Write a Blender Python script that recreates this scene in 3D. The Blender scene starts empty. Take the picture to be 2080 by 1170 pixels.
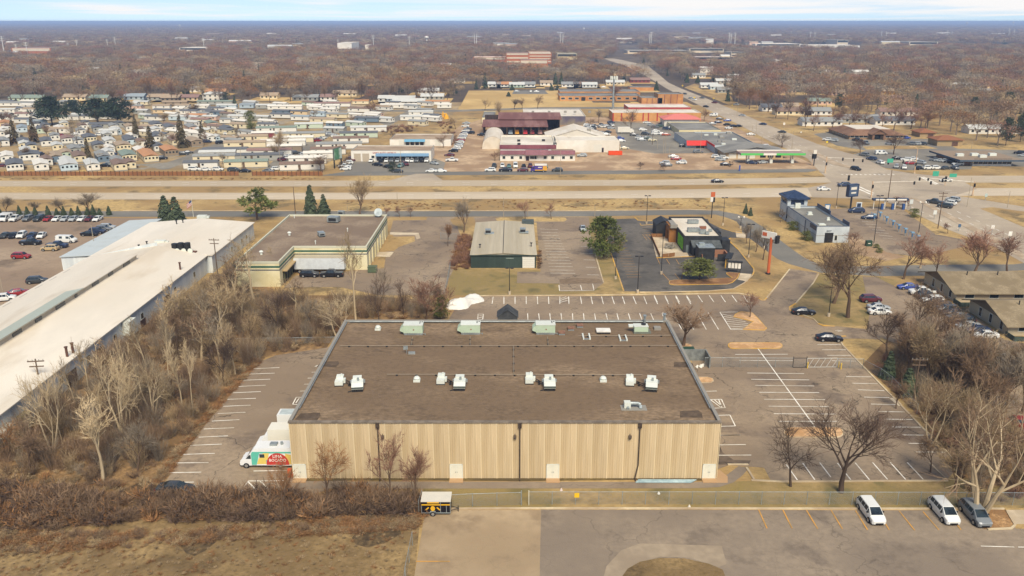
import bpy, math, random
from mathutils import Vector
R = math.radians
rnd = random.Random(11)
sc = bpy.context.scene
COL = sc.collection
# ---------------------------------------------------------------- camera
F, YH, CH = 1700.0, 43.0, 60.0            # focal length in photo pixels, horizon row, height above ground (m)
PIT = math.atan((585 - YH) / F); SP, CP = math.sin(PIT), math.cos(PIT)
cd = bpy.data.cameras.new('camera'); cam = bpy.data.objects.new('camera', cd); COL.objects.link(cam)
cam.location = (0, 0, CH); cam.rotation_euler = (math.pi/2 - PIT, 0, 0)
cd.sensor_width = 36; cd.lens = 36 * F / 2080; cd.clip_start = 1; cd.clip_end = 90000
sc.camera = cam
# ---------------------------------------------------------------- sky, sun, exposure
SUN_EL, SUN_AZ = R(50), R(168)            # azimuth clockwise from +Y: behind the camera, slightly right
wd = bpy.data.worlds.new('World'); sc.world = wd; wd.use_nodes = True
nt = wd.node_tree; nt.nodes.clear()
def wn(t, **k):
    n = nt.nodes.new(t)
    for a, b in k.items():
        if a.startswith('i_'): n.inputs[a[2:]].default_value = b
        else: setattr(n, a, b)
    return n
def wl(a, b): nt.links.new(a, b)
def wm(op, a, b=None, c=None):
    n = wn('ShaderNodeMath', operation=op)
    for i, s in enumerate((a, b, c)):
        if s is None: continue
        if isinstance(s, (int, float)): n.inputs[i].default_value = s
        else: wl(s, n.inputs[i])
    return n.outputs[0]
sky = wn('ShaderNodeTexSky', sky_type='NISHITA', sun_disc=False, sun_elevation=SUN_EL, sun_rotation=SUN_AZ,
         altitude=200, air_density=1.0, dust_density=0.4, ozone_density=1.5)
tc = wn('ShaderNodeTexCoord'); sx = wn('ShaderNodeSeparateXYZ'); wl(tc.outputs['Generated'], sx.inputs[0])
cv = wn('ShaderNodeCombineXYZ'); wl(sx.outputs[0], cv.inputs[0]); wl(sx.outputs[1], cv.inputs[1]); wl(wm('ADD', wm('MULTIPLY', sx.outputs[2], .9), .085), cv.inputs[2])
nv = wn('ShaderNodeVectorMath', operation='NORMALIZE'); wl(cv.outputs[0], nv.inputs[0]); wl(nv.outputs[0], sky.inputs['Vector'])
zc = wm('MAXIMUM', sx.outputs[2], 0.0); zd = wm('ADD', zc, 0.012)
cx = wn('ShaderNodeCombineXYZ'); wl(wm('DIVIDE', sx.outputs[0], zd), cx.inputs[0]); wl(wm('DIVIDE', sx.outputs[1], zd), cx.inputs[1])
n1 = wn('ShaderNodeTexNoise', i_Scale=0.115, i_Detail=7.0, i_Roughness=0.58, i_Distortion=0.4)
mpn = wn('ShaderNodeMapping'); mpn.inputs['Location'].default_value = (3.7, 1.9, 0.0); mpn.inputs['Scale'].default_value = (1.0, 0.55, 1.0)
wl(cx.outputs[0], mpn.inputs[0]); wl(mpn.outputs[0], n1.inputs['Vector'])
# broad banks of cloud at fixed bearings (bearing, elevation, half widths, weight)
az = wm('ARCTAN2', sx.outputs[0], sx.outputs[1])
tot = None
for (b, e, wb, we, k) in ((.0, .026, .13, .009, .26), (.17, .019, .13, .008, .24), (.50, .017, .2, .008, .27), (-.45, .015, .05, .004, .2), (-.21, .018, .03, .003, .17),
                          (-.5, .03, .1, .004, .12), (-.05, .008, .25, .004, .12), (.3, .008, .3, .003, .16), (-.42, .01, .035, .003, .16)):
    q = wm('ADD', wm('POWER', wm('DIVIDE', wm('SUBTRACT', az, b), wb), 2.0), wm('POWER', wm('DIVIDE', wm('SUBTRACT', sx.outputs[2], e), we), 2.0))
    g = wm('MULTIPLY', wm('POWER', 2.718, wm('MULTIPLY', q, -1.0)), k)
    tot = g if tot is None else wm('ADD', tot, g)
lowfade = wm('MULTIPLY', wm('GREATER_THAN', sx.outputs[2], 0.05), 0.09)   # scattered cumulus higher up
cl = wm('ADD', wm('ADD', n1.outputs['Fac'], tot), lowfade)
mr = wn('ShaderNodeMapRange', interpolation_type='SMOOTHSTEP'); mr.inputs['From Min'].default_value = 0.47; mr.inputs['From Max'].default_value = 0.80
wl(cl, mr.inputs['Value'])
mx = wn('ShaderNodeMix', data_type='RGBA'); wl(mr.outputs[0], mx.inputs['Factor'])
tint = wn('ShaderNodeMix', data_type='RGBA', blend_type='MULTIPLY'); tint.inputs['Factor'].default_value = 1.0
wl(sky.outputs[0], tint.inputs['A']); tint.inputs['B'].default_value = (0.98, 0.955, 1.0, 1)
wl(tint.outputs['Result'], mx.inputs['A']); mx.inputs['B'].default_value = (6.9, 6.8, 6.75, 1)
bg = wn('ShaderNodeBackground', i_Strength=0.07); wl(mx.outputs['Result'], bg.inputs['Color'])
wo = wn('ShaderNodeOutputWorld'); wl(bg.outputs[0], wo.inputs['Surface'])
sl = bpy.data.lights.new('sun', 'SUN'); sl.energy = 2.5; sl.angle = R(30); sl.color = (1.0, 0.915, 0.79)
so = bpy.data.objects.new('sun', sl); COL.objects.link(so)
sd = Vector((math.sin(SUN_AZ)*math.cos(SUN_EL), math.cos(SUN_AZ)*math.cos(SUN_EL), math.sin(SUN_EL)))
so.rotation_euler = sd.to_track_quat('Z', 'Y').to_euler(); so.location = sd * 400
vs = sc.view_settings
vs.view_transform = 'Standard'; vs.look = 'None'; vs.gamma = 1; vs.exposure = 1.02; vs.use_curve_mapping = False
sc.render.engine = 'CYCLES'; sc.cycles.max_bounces = 6; sc.cycles.diffuse_bounces = 3; sc.cycles.transparent_max_bounces = 24
sc.cycles.volume_bounces = 0; sc.cycles.use_denoising = True
# ---------------------------------------------------------------- photo pixel <-> ground
def P(x, y, z=0.0):
    u, v = (x - 1040) / F, (y - 585) / F
    d = (u, CP - v*SP, -SP - v*CP); t = (z - CH) / d[2]
    return Vector((d[0]*t, d[1]*t, z))
def Q(X, Y, Z=0.0):
    zc = Y*CP + (CH - Z)*SP; yc = (CH - Z)*CP - Y*SP
    return 1040 + F*X/zc, 585 + F*yc/zc
def hgt(yb, yt):                           # height of a vertical edge whose foot is on row yb and head on row yt
    Y = P(1040, yb).y; v = (yt - 585) / F
    return CH - Y * (SP + v*CP) / (CP - v*SP)
def ab(xl, xr, yb, yt, yk):                # axis aligned block from its photo rows: X0, X1, Y0, Y1, height
    a, b = P(xl, yb), P(xr, yb); h = hgt(yb, yt)
    return a.x, b.x, a.y, P(1040, yk, h).y, h
def inpoly(x, y, poly):
    r = False; n = len(poly); j = n - 1
    for i in range(n):
        xi, yi = poly[i]; xj, yj = poly[j]
        if (yi > y) != (yj > y) and x < (xj - xi) * (y - yi) / (yj - yi) + xi: r = not r
        j = i
    return r
# ---------------------------------------------------------------- materials
def lin(h):
    def f(c):
        c /= 255
        return c/12.92 if c <= .04045 else ((c+.055)/1.055)**2.4
    r, g, b = (f(int(h[i:i+2], 16)) for i in (0, 2, 4)); return (r, g*.985, b*.885, 1)   # the photograph's warm white balance
MATS = {}
def mat(name, cols, scale=1.0, big=0.05, rough=.85, bump=0, bs=None, spec=.25, metal=0, var=0.0, coord='P', st=(1, 1, 1), crack=0, lo=.35, hi=.65, grain=.16):
    """colour 0/1 mixed by fine noise, colour 2 by broad noise; optional cracks, bump, per-object variation"""
    if name in MATS: return MATS[name]
    m = bpy.data.materials.new(name); m.use_nodes = True; t = m.node_tree; N, L = t.nodes, t.links
    b = N['Principled BSDF']; b.inputs['Roughness'].default_value = rough; b.inputs['Specular IOR Level'].default_value = spec; b.inputs['Metallic'].default_value = metal
    if coord == 'P': src = N.new('ShaderNodeNewGeometry').outputs['Position']
    else: src = N.new('ShaderNodeTexCoord').outputs['Object']
    mp = N.new('ShaderNodeMapping'); mp.inputs['Scale'].default_value = st; L.new(src, mp.inputs[0]); vec = mp.outputs[0]
    def noise(s, d=5, r=.6):
        n = N.new('ShaderNodeTexNoise'); n.inputs['Scale'].default_value = s; n.inputs['Detail'].default_value = d; n.inputs['Roughness'].default_value = r
        L.new(vec, n.inputs['Vector']); return n.outputs['Fac']
    def rng(f, a, c, o0=0., o1=1.):
        n = N.new('ShaderNodeMapRange'); n.interpolation_type = 'SMOOTHSTEP'
        for k, v in (('From Min', a), ('From Max', c), ('To Min', o0), ('To Max', o1)): n.inputs[k].default_value = v
        L.new(f, n.inputs['Value']); return n.outputs[0]
    def mix(f, a, c, bl='MIX'):
        n = N.new('ShaderNodeMix'); n.data_type = 'RGBA'; n.blend_type = bl
        if isinstance(f, float): n.inputs['Factor'].default_value = f
        else: L.new(f, n.inputs['Factor'])
        for k, v in (('A', a), ('B', c)):
            if isinstance(v, tuple): n.inputs[k].default_value = v
            else: L.new(v, n.inputs[k])
        return n.outputs['Result']
    cs = [lin(c) for c in cols]
    nf = noise(scale)
    out = cs[0]
    if len(cs) > 1: out = mix(rng(nf, lo, hi), cs[0], cs[1])
    if len(cs) > 2: out = mix(rng(noise(big, 4, .55), .42, .62), out, cs[2])
    if len(cs) > 3: out = mix(rng(noise(big*2.7+.013, 4, .6), .52, .66), out, cs[3])
    g = rng(nf, .25, .75, 1-grain, 1+grain)
    n = N.new('ShaderNodeVectorMath'); n.operation = 'SCALE'
    if isinstance(out, tuple): n.inputs[0].default_value = out[:3]
    else: L.new(out, n.inputs[0])
    L.new(g, n.inputs['Scale']); out = n.outputs[0]
    if var:
        oi = N.new('ShaderNodeObjectInfo'); mm = N.new('ShaderNodeMapRange'); mm.inputs['To Min'].default_value = 1-var; mm.inputs['To Max'].default_value = 1+var
        L.new(oi.outputs['Random'], mm.inputs['Value'])
        n = N.new('ShaderNodeVectorMath'); n.operation = 'SCALE'; L.new(out, n.inputs[0]); L.new(mm.outputs[0], n.inputs['Scale']); out = n.outputs[0]
    if crack:
        ds = N.new('ShaderNodeTexNoise'); ds.inputs['Scale'].default_value = .35; ds.inputs['Detail'].default_value = 4
        L.new(vec, ds.inputs['Vector'])
        va = N.new('ShaderNodeVectorMath'); va.operation = 'MULTIPLY_ADD'; L.new(ds.outputs['Color'], va.inputs[0]); va.inputs[1].default_value = (5, 5, 5); L.new(vec, va.inputs[2])
        for s, w, k in ((.085, .011, .52), (.21, .018, .3)):
            vo = N.new('ShaderNodeTexVoronoi'); vo.feature = 'DISTANCE_TO_EDGE'; vo.inputs['Scale'].default_value = s; L.new(va.outputs[0], vo.inputs['Vector'])
            c1 = rng(vo.outputs['Distance'], w*.35, w, 1., 0.)
            ms = rng(noise(.06 if k > .4 else .045, 3), .46, .58)
            mu = N.new('ShaderNodeMath'); mu.operation = 'MULTIPLY'; L.new(c1, mu.inputs[0]); L.new(ms, mu.inputs[1])
            mk = N.new('ShaderNodeMath'); mk.operation = 'MULTIPLY'; L.new(mu.outputs[0], mk.inputs[0]); mk.inputs[1].default_value = k*crack
            out = mix(mk.outputs[0], out, (.02, .018, .015, 1))
    L.new(out, b.inputs['Base Color'])
    if bump:
        bn = N.new('ShaderNodeBump'); bn.inputs['Strength'].default_value = bump; bn.inputs['Distance'].default_value = .3
        L.new(noise(bs or scale*2, 4), bn.inputs['Height']); L.new(bn.outputs[0], b.inputs['Normal'])
    MATS[name] = m; return m
def plain(hexc, rough=.6, spec=.3, metal=0):
    return mat('paint_'+hexc+('_m' if metal else '')+('_g' if rough < .4 else ''), [hexc], scale=.9, rough=rough, spec=spec, metal=metal, grain=.05, coord='O')
GLASS = mat('dark_glass', ['1b2226', '2c363b'], scale=.6, rough=.12, spec=.6, grain=.1)
TYRE = mat('tyre_rubber', ['17171a'], rough=.9)
RIM = mat('wheel_alloy', ['a9abad'], rough=.35, metal=.6)
STEEL = mat('galvanised_steel', ['8f979b', '9fa6a8'], rough=.45, metal=.4, coord='O')
DARKM = mat('dark_painted_metal', ['2b2a2b'], rough=.55)
CONC = mat('pale_concrete', ['b9a78f', 'a8977f', 'c6b69e'], scale=1.2, big=.2)
KERB = mat('kerb_concrete', ['bba88e', 'a28e74', 'c7b698'], scale=.9, big=.15)
YEL = mat('yellow_kerb_paint', ['d9a63a', 'c79a45', 'bb9a66'], scale=.8, big=.25)
WHT = mat('white_paint_line', ['f0ebe2', 'e4ddd2', 'cfc6b8'], scale=1.5, big=.35)
YLN = mat('yellow_paint_line', ['d39a45', 'c5914a', 'ad8852'], scale=1.5, big=.35)
WOODP = mat('weathered_wood', ['5a4a3c', '6a5848'], scale=2, coord='O', st=(1, 1, .2))
# ---------------------------------------------------------------- mesh helpers
class MB:
    def __init__(s): s.v, s.f, s.m = [], [], []
    def add(s, vs, fs, mi=0):
        o = len(s.v); s.v += [tuple(v) for v in vs]; s.f += [tuple(i+o for i in f) for f in fs]; s.m += [mi]*len(fs)
    def quad(s, a, b, c, d, mi=0): s.add((a, b, c, d), ((0, 1, 2, 3),), mi)
    def tri(s, a, b, c, mi=0): s.add((a, b, c), ((0, 1, 2),), mi)
    def box(s, x0, y0, z0, x1, y1, z1, mi=0, mt=None):
        v = [(x0, y0, z0), (x1, y0, z0), (x1, y1, z0), (x0, y1, z0), (x0, y0, z1), (x1, y0, z1), (x1, y1, z1), (x0, y1, z1)]
        s.add(v, ((0, 3, 2, 1), (0, 1, 5, 4), (1, 2, 6, 5), (2, 3, 7, 6), (3, 0, 4, 7)), mi)
        s.add(v[4:], ((0, 1, 2, 3),), mi if mt is None else mt)
    def prism(s, poly, z0, z1, mi=0, mt=None):
        n = len(poly); v = [(p[0], p[1], z0) for p in poly] + [(p[0], p[1], z1) for p in poly]
        s.add(v, [(i, (i+1) % n, n+(i+1) % n, n+i) for i in range(n)], mi)
        s.add(v[n:], (tuple(range(n)),), mi if mt is None else mt)
    def tube(s, p0, p1, r0, r1=None, n=6, mi=0, cap=True):
        r1 = r0 if r1 is None else r1
        p0, p1 = Vector(p0), Vector(p1); d = p1 - p0
        if d.length < 1e-6: return
        d.normalize(); a = d.orthogonal().normalized(); b = d.cross(a)
        cs = [(math.cos(2*math.pi*i/n), math.sin(2*math.pi*i/n)) for i in range(n)]
        v = [p0 + (a*c + b*q)*r0 for c, q in cs] + [p1 + (a*c + b*q)*r1 for c, q in cs]
        f = [(i, (i+1) % n, n+(i+1) % n, n+i) for i in range(n)]
        if cap: f += [tuple(range(n-1, -1, -1)), tuple(range(n, 2*n))]
        s.add(v, f, mi)
    def gable(s, x0, y0, x1, y1, z, zr, ax='x', ov=.4, t=.14, mi=0, mg=None):
        """two roof slabs with the ridge along ax, plus gable triangles (mg)"""
        if ax == 'x':
            ym = (y0+y1)/2; k = (zr-z)/((y1-y0)/2); zo = z - k*ov
            for ya, yb in ((y0-ov, ym), (y1+ov, ym)):
                for (zz, zq) in ((zo, zr), (zo+t, zr+t)): s.quad((x0-ov, ya, zz), (x1+ov, ya, zz), (x1+ov, yb, zq), (x0-ov, yb, zq), mi)
                s.quad((x0-ov, ya, zo), (x1+ov, ya, zo), (x1+ov, ya, zo+t), (x0-ov, ya, zo+t), mi)
            for x, e in ((x0, x0-ov), (x1, x1+ov)):
                s.tri((x, y0, z), (x, y1, z), (x, ym, zr), mi if mg is None else mg)
                for ya in (y0-ov, y1+ov): s.quad((e, ya, zo), (e, ym, zr), (e, ym, zr+t), (e, ya, zo+t), mi)
        else:
            xm = (x0+x1)/2; k = (zr-z)/((x1-x0)/2); zo = z - k*ov
            for xa in (x0-ov, x1+ov):
                for (zz, zq) in ((zo, zr), (zo+t, zr+t)): s.quad((xa, y0-ov, zz), (xa, y1+ov, zz), (xm, y1+ov, zq), (xm, y0-ov, zq), mi)
                s.quad((xa, y0-ov, zo), (xa, y1+ov, zo), (xa, y1+ov, zo+t), (xa, y0-ov, zo+t), mi)
            for y, e in ((y0, y0-ov), (y1, y1+ov)):
                s.tri((x0, y, z), (x1, y, z), (xm, y, zr), mi if mg is None else mg)
                for xa in (x0-ov, x1+ov): s.quad((xa, e, zo), (xm, e, zr), (xm, e, zr+t), (xa, e, zo+t), mi)
    def hip(s, x0, y0, x1, y1, z, zr, ov=.5, t=.15, mi=0):
        x0 -= ov; y0 -= ov; x1 += ov; y1 += ov
        w, d = x1-x0, y1-y0; i = min(w, d)/2*.98
        r = [(x0+i, (y0+y1)/2), (x1-i, (y0+y1)/2)] if w >= d else [((x0+x1)/2, y0+i), ((x0+x1)/2, y1-i)]
        c = [(x0, y0), (x1, y0), (x1, y1), (x0, y1)]
        v = [(*p, z) for p in c] + [(*p, z+t) for p in c] + [(*p, zr) for p in r]
        f = [(0, 3, 2, 1), (0, 1, 5, 4), (1, 2, 6, 5), (2, 3, 7, 6), (3, 0, 4, 7)]
        f += [(4, 5, 9, 8), (5, 6, 9), (6, 7, 8, 9), (7, 4, 8)] if w >= d else [(4, 5, 8), (5, 6, 9, 8), (6, 7, 9), (7, 4, 8, 9)]
        s.add(v, f, mi)
    def mesh(s, name, mats, smooth=False):
        me = bpy.data.meshes.new(name); me.from_pydata(s.v, [], s.f)
        for m in (mats if isinstance(mats, (list, tuple)) else [mats]): me.materials.append(m)
        if any(s.m): me.polygons.foreach_set('material_index', s.m)
        if smooth: me.polygons.foreach_set('use_smooth', [True]*len(s.f))
        me.update(); return me
    def build(s, name, mats, parent=None, loc=(0, 0, 0), rz=0, smooth=False, kind=None):
        return put(s.mesh(name, mats, smooth), name, parent, loc, rz, kind=kind)
def put(me, name, parent=None, loc=(0, 0, 0), rz=0, sca=None, kind=None, mats=None):
    o = bpy.data.objects.new(name, me); COL.objects.link(o); o.location = loc; o.rotation_euler = (0, 0, rz)
    if sca is not None: o.scale = sca if isinstance(sca, (tuple, list)) else (sca,)*3
    if parent: o.parent = parent
    if kind: o['kind'] = kind
    for i, m in (mats or {}).items(): o.material_slots[i].link = 'OBJECT'; o.material_slots[i].material = m
    return o
def empty(name, loc=(0, 0, 0), rz=0, sca=None):
    o = bpy.data.objects.new(name, None); COL.objects.link(o); o.location = loc; o.rotation_euler = (0, 0, rz); o.empty_display_size = .5
    if sca is not None: o.scale = sca if isinstance(sca, (tuple, list)) else (sca,)*3
    return o
# labels: exact ones at once; those that may repeat get an ordinal from the left at the end
PEND = []
def tag(o, label, cat, group=None):
    o['label'] = label; o['category'] = cat
    if group: o['group'] = group
    return o
def auto(o, base, place, cat, group=None):
    o['category'] = cat
    if group: o['group'] = group
    PEND.append((o, base, place)); return o
ORD = ['leftmost', 'second', 'third', 'fourth', 'fifth', 'sixth', 'seventh', 'eighth', 'ninth', 'tenth', 'eleventh', 'twelfth', 'thirteenth', 'fourteenth', 'fifteenth', 'sixteenth', 'seventeenth', 'eighteenth', 'nineteenth', 'twentieth']
def finish_labels():
    d = {}
    for o, b, p in PEND: d.setdefault((b, p), []).append(o)
    for (b, p), os_ in d.items():
        if len(os_) == 1: os_[0]['label'] = (b + ' ' + p); continue
        os_.sort(key=lambda o: Q(*o.location)[0])
        for i, o in enumerate(os_):
            n = len(os_)
            if n <= 20:
                w = 'leftmost' if i == 0 else ('rightmost' if i == n-1 else ORD[i])
                o['label'] = ('%s %s %s' % (w, b, p)) if i in (0, n-1) else ('%s %s from the left %s' % (w, b, p))
            else: o['label'] = b + ' ' + p
    # LONG
# ---------------------------------------------------------------- ground sheets
NS = [0]
def sheet(name, px, z, m, kind='structure', world=False):
    NS[0] += 1; z += NS[0]*.0005
    mb = MB(); pts = [(p[0], p[1], z) for p in px] if world else [P(x, y, 0)[:2] + (z,) for x, y in px]
    mb.add(pts, (tuple(range(len(pts))),))
    o = mb.build(name, m, kind=kind)
    if o.data.polygons[0].normal.z < 0: o.data.flip_normals()
    return o
def strip(mb, a, b, w, z, mi=0):
    a, b = Vector(a[:2]), Vector(b[:2]); d = (b-a)
    if d.length < .01: return
    d.normalize(); n = Vector((-d.y, d.x))*w/2
    mb.quad((*(a+n), z), (*(a-n), z), (*(b-n), z), (*(b+n), z), mi)
def line(mb, x0, y0, x1, y1, w=.17, z=.062): strip(mb, P(x0, y0), P(x1, y1), w, z)
def kerb(name, px, m, w=.3, h=.13, closed=False, world=False, z=.0):
    pts = [Vector(p[:2]) if world else P(*p).xy for p in px]; mb = MB(); n = len(pts)
    sides = []
    for i, p in enumerate(pts):
        a = pts[(i-1) % n] if (closed or i) else p; b = pts[(i+1) % n] if (closed or i < n-1) else p
        d = (b-a).normalized(); nn = Vector((-d.y, d.x))*w/2; sides.append((p+nn, p-nn))
    for i in range(n if closed else n-1):
        (a, b), (c, d) = sides[i], sides[(i+1) % n]
        mb.quad((*a, h), (*b, h), (*d, h), (*c, h)); mb.quad((*a, z), (*a, h), (*c, h), (*c, z)); mb.quad((*b, z), (*d, z), (*d, h), (*b, h))
    return mb.build(name, m, kind='structure')
def arc(cx, cy, rx, ry, a0, a1, n=8): return [(cx+rx*math.cos(R(a0+(a1-a0)*i/n)), cy+ry*math.sin(R(a0+(a1-a0)*i/n))) for i in range(n+1)]
# ---------------------------------------------------------------- ground, roads, lots
G_BASE = mat('dry_lawn', ['a68859', '8b714b', 'b39765', '7d6a49'], scale=.9, big=.03, bump=.5, bs=2.5, grain=.28)
G_FIELD = mat('rough_field', ['836c48', '6f5b3f', '937b55', '6a573b'], scale=1.4, big=.06, bump=.5, bs=3, grain=.38)
G_SCRUB = mat('leaf_litter', ['866a48', '6d5539', '967853', '574530'], scale=1.3, big=.06, bump=1, bs=3, grain=.4)
G_OLIVE = mat('greening_lawn', ['93804f', '7f6d48', '9d855a', '6d6340'], scale=.7, big=.06, bump=.5, bs=3, grain=.25)
G_WOOD = mat('shaded_woodland_floor', ['5c4d3d', '4b4034', '6c5d4a', '463e36'], scale=.05, big=.004, grain=.2)  # floor browns darkened to hold the shade between the crowns
DIRT = mat('bare_dirt', ['a3876a', '8f7459', 'b69b7d'], scale=.5, big=.07, bump=.4, grain=.25)
A_LOT = mat('worn_asphalt', ['8c7a67', '7f6e5c', '96846f', '77685a'], scale=1.3, big=.035, crack=1.1, bump=.25, bs=6, grain=.16)
A_SOUTH = mat('old_grey_asphalt', ['86786a', '7c6f61', '8f806f', '7a6d60'], scale=1.1, big=.05, crack=.5, bump=.25, bs=6, grain=.14)
A_TAN = mat('tan_pavement', ['9f8a6e', '958066', 'a89377', '927e65'], scale=.8, big=.05, crack=.25, bump=.15, bs=6, grain=.1)
A_BLACK = mat('sealed_asphalt', ['595550', '4e4a46', '67615a', '4d4945'], scale=.9, big=.06, grain=.2)
A_ROAD = mat('road_asphalt', ['73706a', '6b6862', '7d7870'], scale=.9, big=.03, grain=.1)
A_NORTH = mat('business_lot_asphalt', ['958875', '877b6a', 'a19480', '776e62'], scale=.5, big=.03, grain=.14)
A_GREYLOT = mat('grey_lot_asphalt', ['7c766d', '716c64', '8a8377'], scale=.5, big=.04, grain=.14)
CONCR = mat('highway_concrete', ['b5a58e', 'ab9a84', 'bfaf99'], scale=.5, big=.012, st=(.15, 2.2, 1), grain=.1)
AVEN = mat('avenue_asphalt', ['a69785', '9b8c7a', 'b0a18d'], scale=.5, big=.03, grain=.12)
FARG = 30000.0
mb = MB(); xs = [-26000, -8000, -2500, -900, -300, 0, 300, 900, 2500, 8000, 26000]; ys = [-300, 0, 200, 640, 1400, 3000, 8000, FARG]
for j in range(len(ys)-1):
    for i in range(len(xs)-1): mb.quad((xs[i], ys[j], 0), (xs[i+1], ys[j], 0), (xs[i+1], ys[j+1], 0), (xs[i], ys[j+1], 0), 1 if ys[j] >= 640 else 0)
mb.build('ground', [G_BASE, G_WOOD], kind='structure')
sheet('field', [(-500, 1500), (-300, 1048), (0, 1040), (300, 1038), (600, 1036), (855, 1040), (842, 1168), (800, 1500)], .006, G_FIELD)
sheet('scrub_ground', [(-500, 1060), (-400, 900), (0, 870), (250, 690), (440, 562), (520, 505), (560, 600), (740, 600), (880, 610), (905, 648), (700, 652), (664, 706), (540, 725),
                       (330, 985), (330, 1004), (560, 1003), (860, 1006), (860, 1050)], .006, G_SCRUB)
sheet('scrub_ground', [(1752, 740), (1790, 700), (1860, 660), (1960, 690), (2300, 800), (2300, 1030), (2060, 1030), (1950, 1020), (1945, 950), (1862, 840)], .006, G_SCRUB)
sheet('lawn', [(905, 610), (918, 546), (1060, 545), (1240, 570), (1262, 592), (1100, 600), (925, 600)], .006, G_OLIVE)
sheet('lawn', [(1650, 570), (1665, 556), (1780, 562), (1830, 570), (1760, 620), (1790, 660), (1700, 664), (1660, 655), (1610, 624)], .006, G_OLIVE)
sheet('lawn', [(860, 980), (1450, 980), (1540, 976), (1960, 972), (2080, 1000), (2080, 1032), (860, 1034)], .006, G_OLIVE)
sheet('patch_of_burnt_grass', [(365, 1108), (372, 1092), (400, 1080), (432, 1085), (440, 1100), (418, 1118), (395, 1130), (378, 1124)], .01, mat('burnt_grass', ['554734', '655339', '4a3d2c'], scale=1.5, big=.4, grain=.4))
sheet('patch_of_burnt_grass', [(715, 1092), (735, 1072), (775, 1063), (812, 1070), (815, 1085), (780, 1104), (745, 1112), (722, 1106)], .01, MATS['burnt_grass'])
# lots
sheet('rear_asphalt', [(1098, 1035), (1500, 1036), (2042, 1037), (2064, 1074), (2600, 1080), (2600, 1600), (1085, 1600)], .012, A_SOUTH)
sheet('tan_pavement', [(862, 1049), (870, 1036), (1099, 1036), (1087, 1600), (780, 1600), (842, 1168)], .013, A_TAN)
sheet('worn_turning_band', [(1224, 1180), (1232, 1150), (1262, 1118), (1300, 1104), (1466, 1109), (1476, 1146), (1460, 1152), (1400, 1133), (1340, 1131), (1290, 1146), (1262, 1172), (1258, 1200), (1220, 1210)], .017, mat('worn_band', ['948471', '8b7c6a', '9b8b77'], scale=.8, big=.1, grain=.12))
sheet('planting_island', [(1258, 1180), (1275, 1156), (1300, 1142), (1340, 1134), (1390, 1135), (1440, 1146), (1468, 1158), (1480, 1190), (1270, 1200)], .06, G_FIELD)
sheet('concrete_apron', [(2042, 1036), (2400, 1034), (2400, 1066), (2062, 1065)], .017, CONC)
sheet('leaf_bed', [(1968, 1034), (2044, 1036), (2058, 1066), (2046, 1074), (2000, 1075), (1978, 1060)], .02, mat('fallen_leaves', ['9a7650', '7f6040', 'a9855d'], scale=2, big=.4, bump=.6, grain=.4))
lot = [(912, 648), (926, 624), (935, 610), (975, 602), (1200, 601.5), (1500, 597), (1524, 602), (1552, 610), (1562, 603), (1605, 546), (1660, 554), (1652, 575), (1607, 624), (1606, 632), (1618, 640), (1652, 650), (1667, 660), (1700, 663), (1755, 668),
       (1790, 676), (1788, 690), (1745, 688), (1706, 688), (1712, 702), (1760, 752), (1828, 822), (1870, 866), (1915, 910), (1948, 948), (1922, 976), (1580, 978), (1567, 979), (1552, 950), (1480, 945), (1440, 960), (1400, 700), (1320, 660), (905, 660)]
sheet('front_and_side_lot', lot, .012, A_LOT)
sheet('west_lot', [(530, 734), (560, 722), (665, 706), (720, 690), (760, 900), (700, 985), (640, 1003), (322, 1003), (334, 982), (366, 934), (410, 872), (460, 812), (500, 764)], .012, A_LOT)
sheet('footpath', [(600, 978), (1420, 979), (1456, 976), (1476, 965), (1500, 947), (1522, 950), (1508, 966), (1490, 980), (1460, 990), (1400, 992), (600, 993)], .012, A_SOUTH)
sheet('building_apron', [(1436, 981), (1478, 981), (1478, 968), (1462, 955), (1440, 955)], .02, mat('sandy_concrete', ['b5946f', 'a58462'], scale=2))
sheet('frontage_road', [(-900, 429), (1180, 429), (1400, 426.5), (1460, 428), (1500, 435.5), (1526, 446), (1548, 460), (1577, 482), (1607, 505), (1633, 523), (1665, 538), (1740, 541), (1900, 538), (2060, 537), (2200, 520), (2200, 546), (2030, 551), (1900, 560), (1780, 561),
                        (1667, 554), (1602, 536), (1577, 525), (1550, 504), (1525, 476), (1505, 457), (1485, 445), (1454, 436), (1400, 436), (1180, 440), (-900, 441)], .014, A_ROAD)
kerb('kerb', [(-700, 441.6), (170, 441.6)], KERB); kerb('kerb', [(250, 428), (1180, 428.2), (1400, 425.6), (1460, 427)], KERB)
sheet('storage_lot', [(-900, 443), (330, 443), (205, 520), (60, 610), (-400, 850), (-900, 900)], .012, mat('brown_asphalt', ['917c69', '826f5d', '9c8873', '776757'], scale=.8, big=.03, crack=.4, grain=.15))
sheet('cream_building_lot', [(660, 442), (925, 441), (932, 470), (945, 500), (912, 566), (900, 600), (770, 600), (690, 583), (578, 584), (600, 560), (780, 545), (790, 480), (800, 443)], .012, A_LOT)
sheet('grass_verge', [(790, 470), (800, 481), (842, 480), (843, 490), (810, 502), (800, 510), (770, 512)], .018, G_BASE)
sheet('grass_verge', [(790, 442), (868, 441), (866, 447), (790, 448)], .018, G_BASE)
sheet('concrete_path', [(792, 472), (850, 473), (854, 484), (846, 486), (843, 478), (792, 477)], .02, CONC)
sheet('concrete_path', [(766, 512), (800, 512), (792, 522), (758, 521)], .02, CONC)
sheet('green_building_lot', [(930, 441), (1215, 441), (1205, 470), (1204, 512), (1213, 530), (1226, 575), (1205, 591), (1138, 592), (1136, 576), (1050, 575), (1051, 552), (1098, 552), (1092, 480), (1090, 452), (960, 452)], .012, A_LOT)
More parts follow.
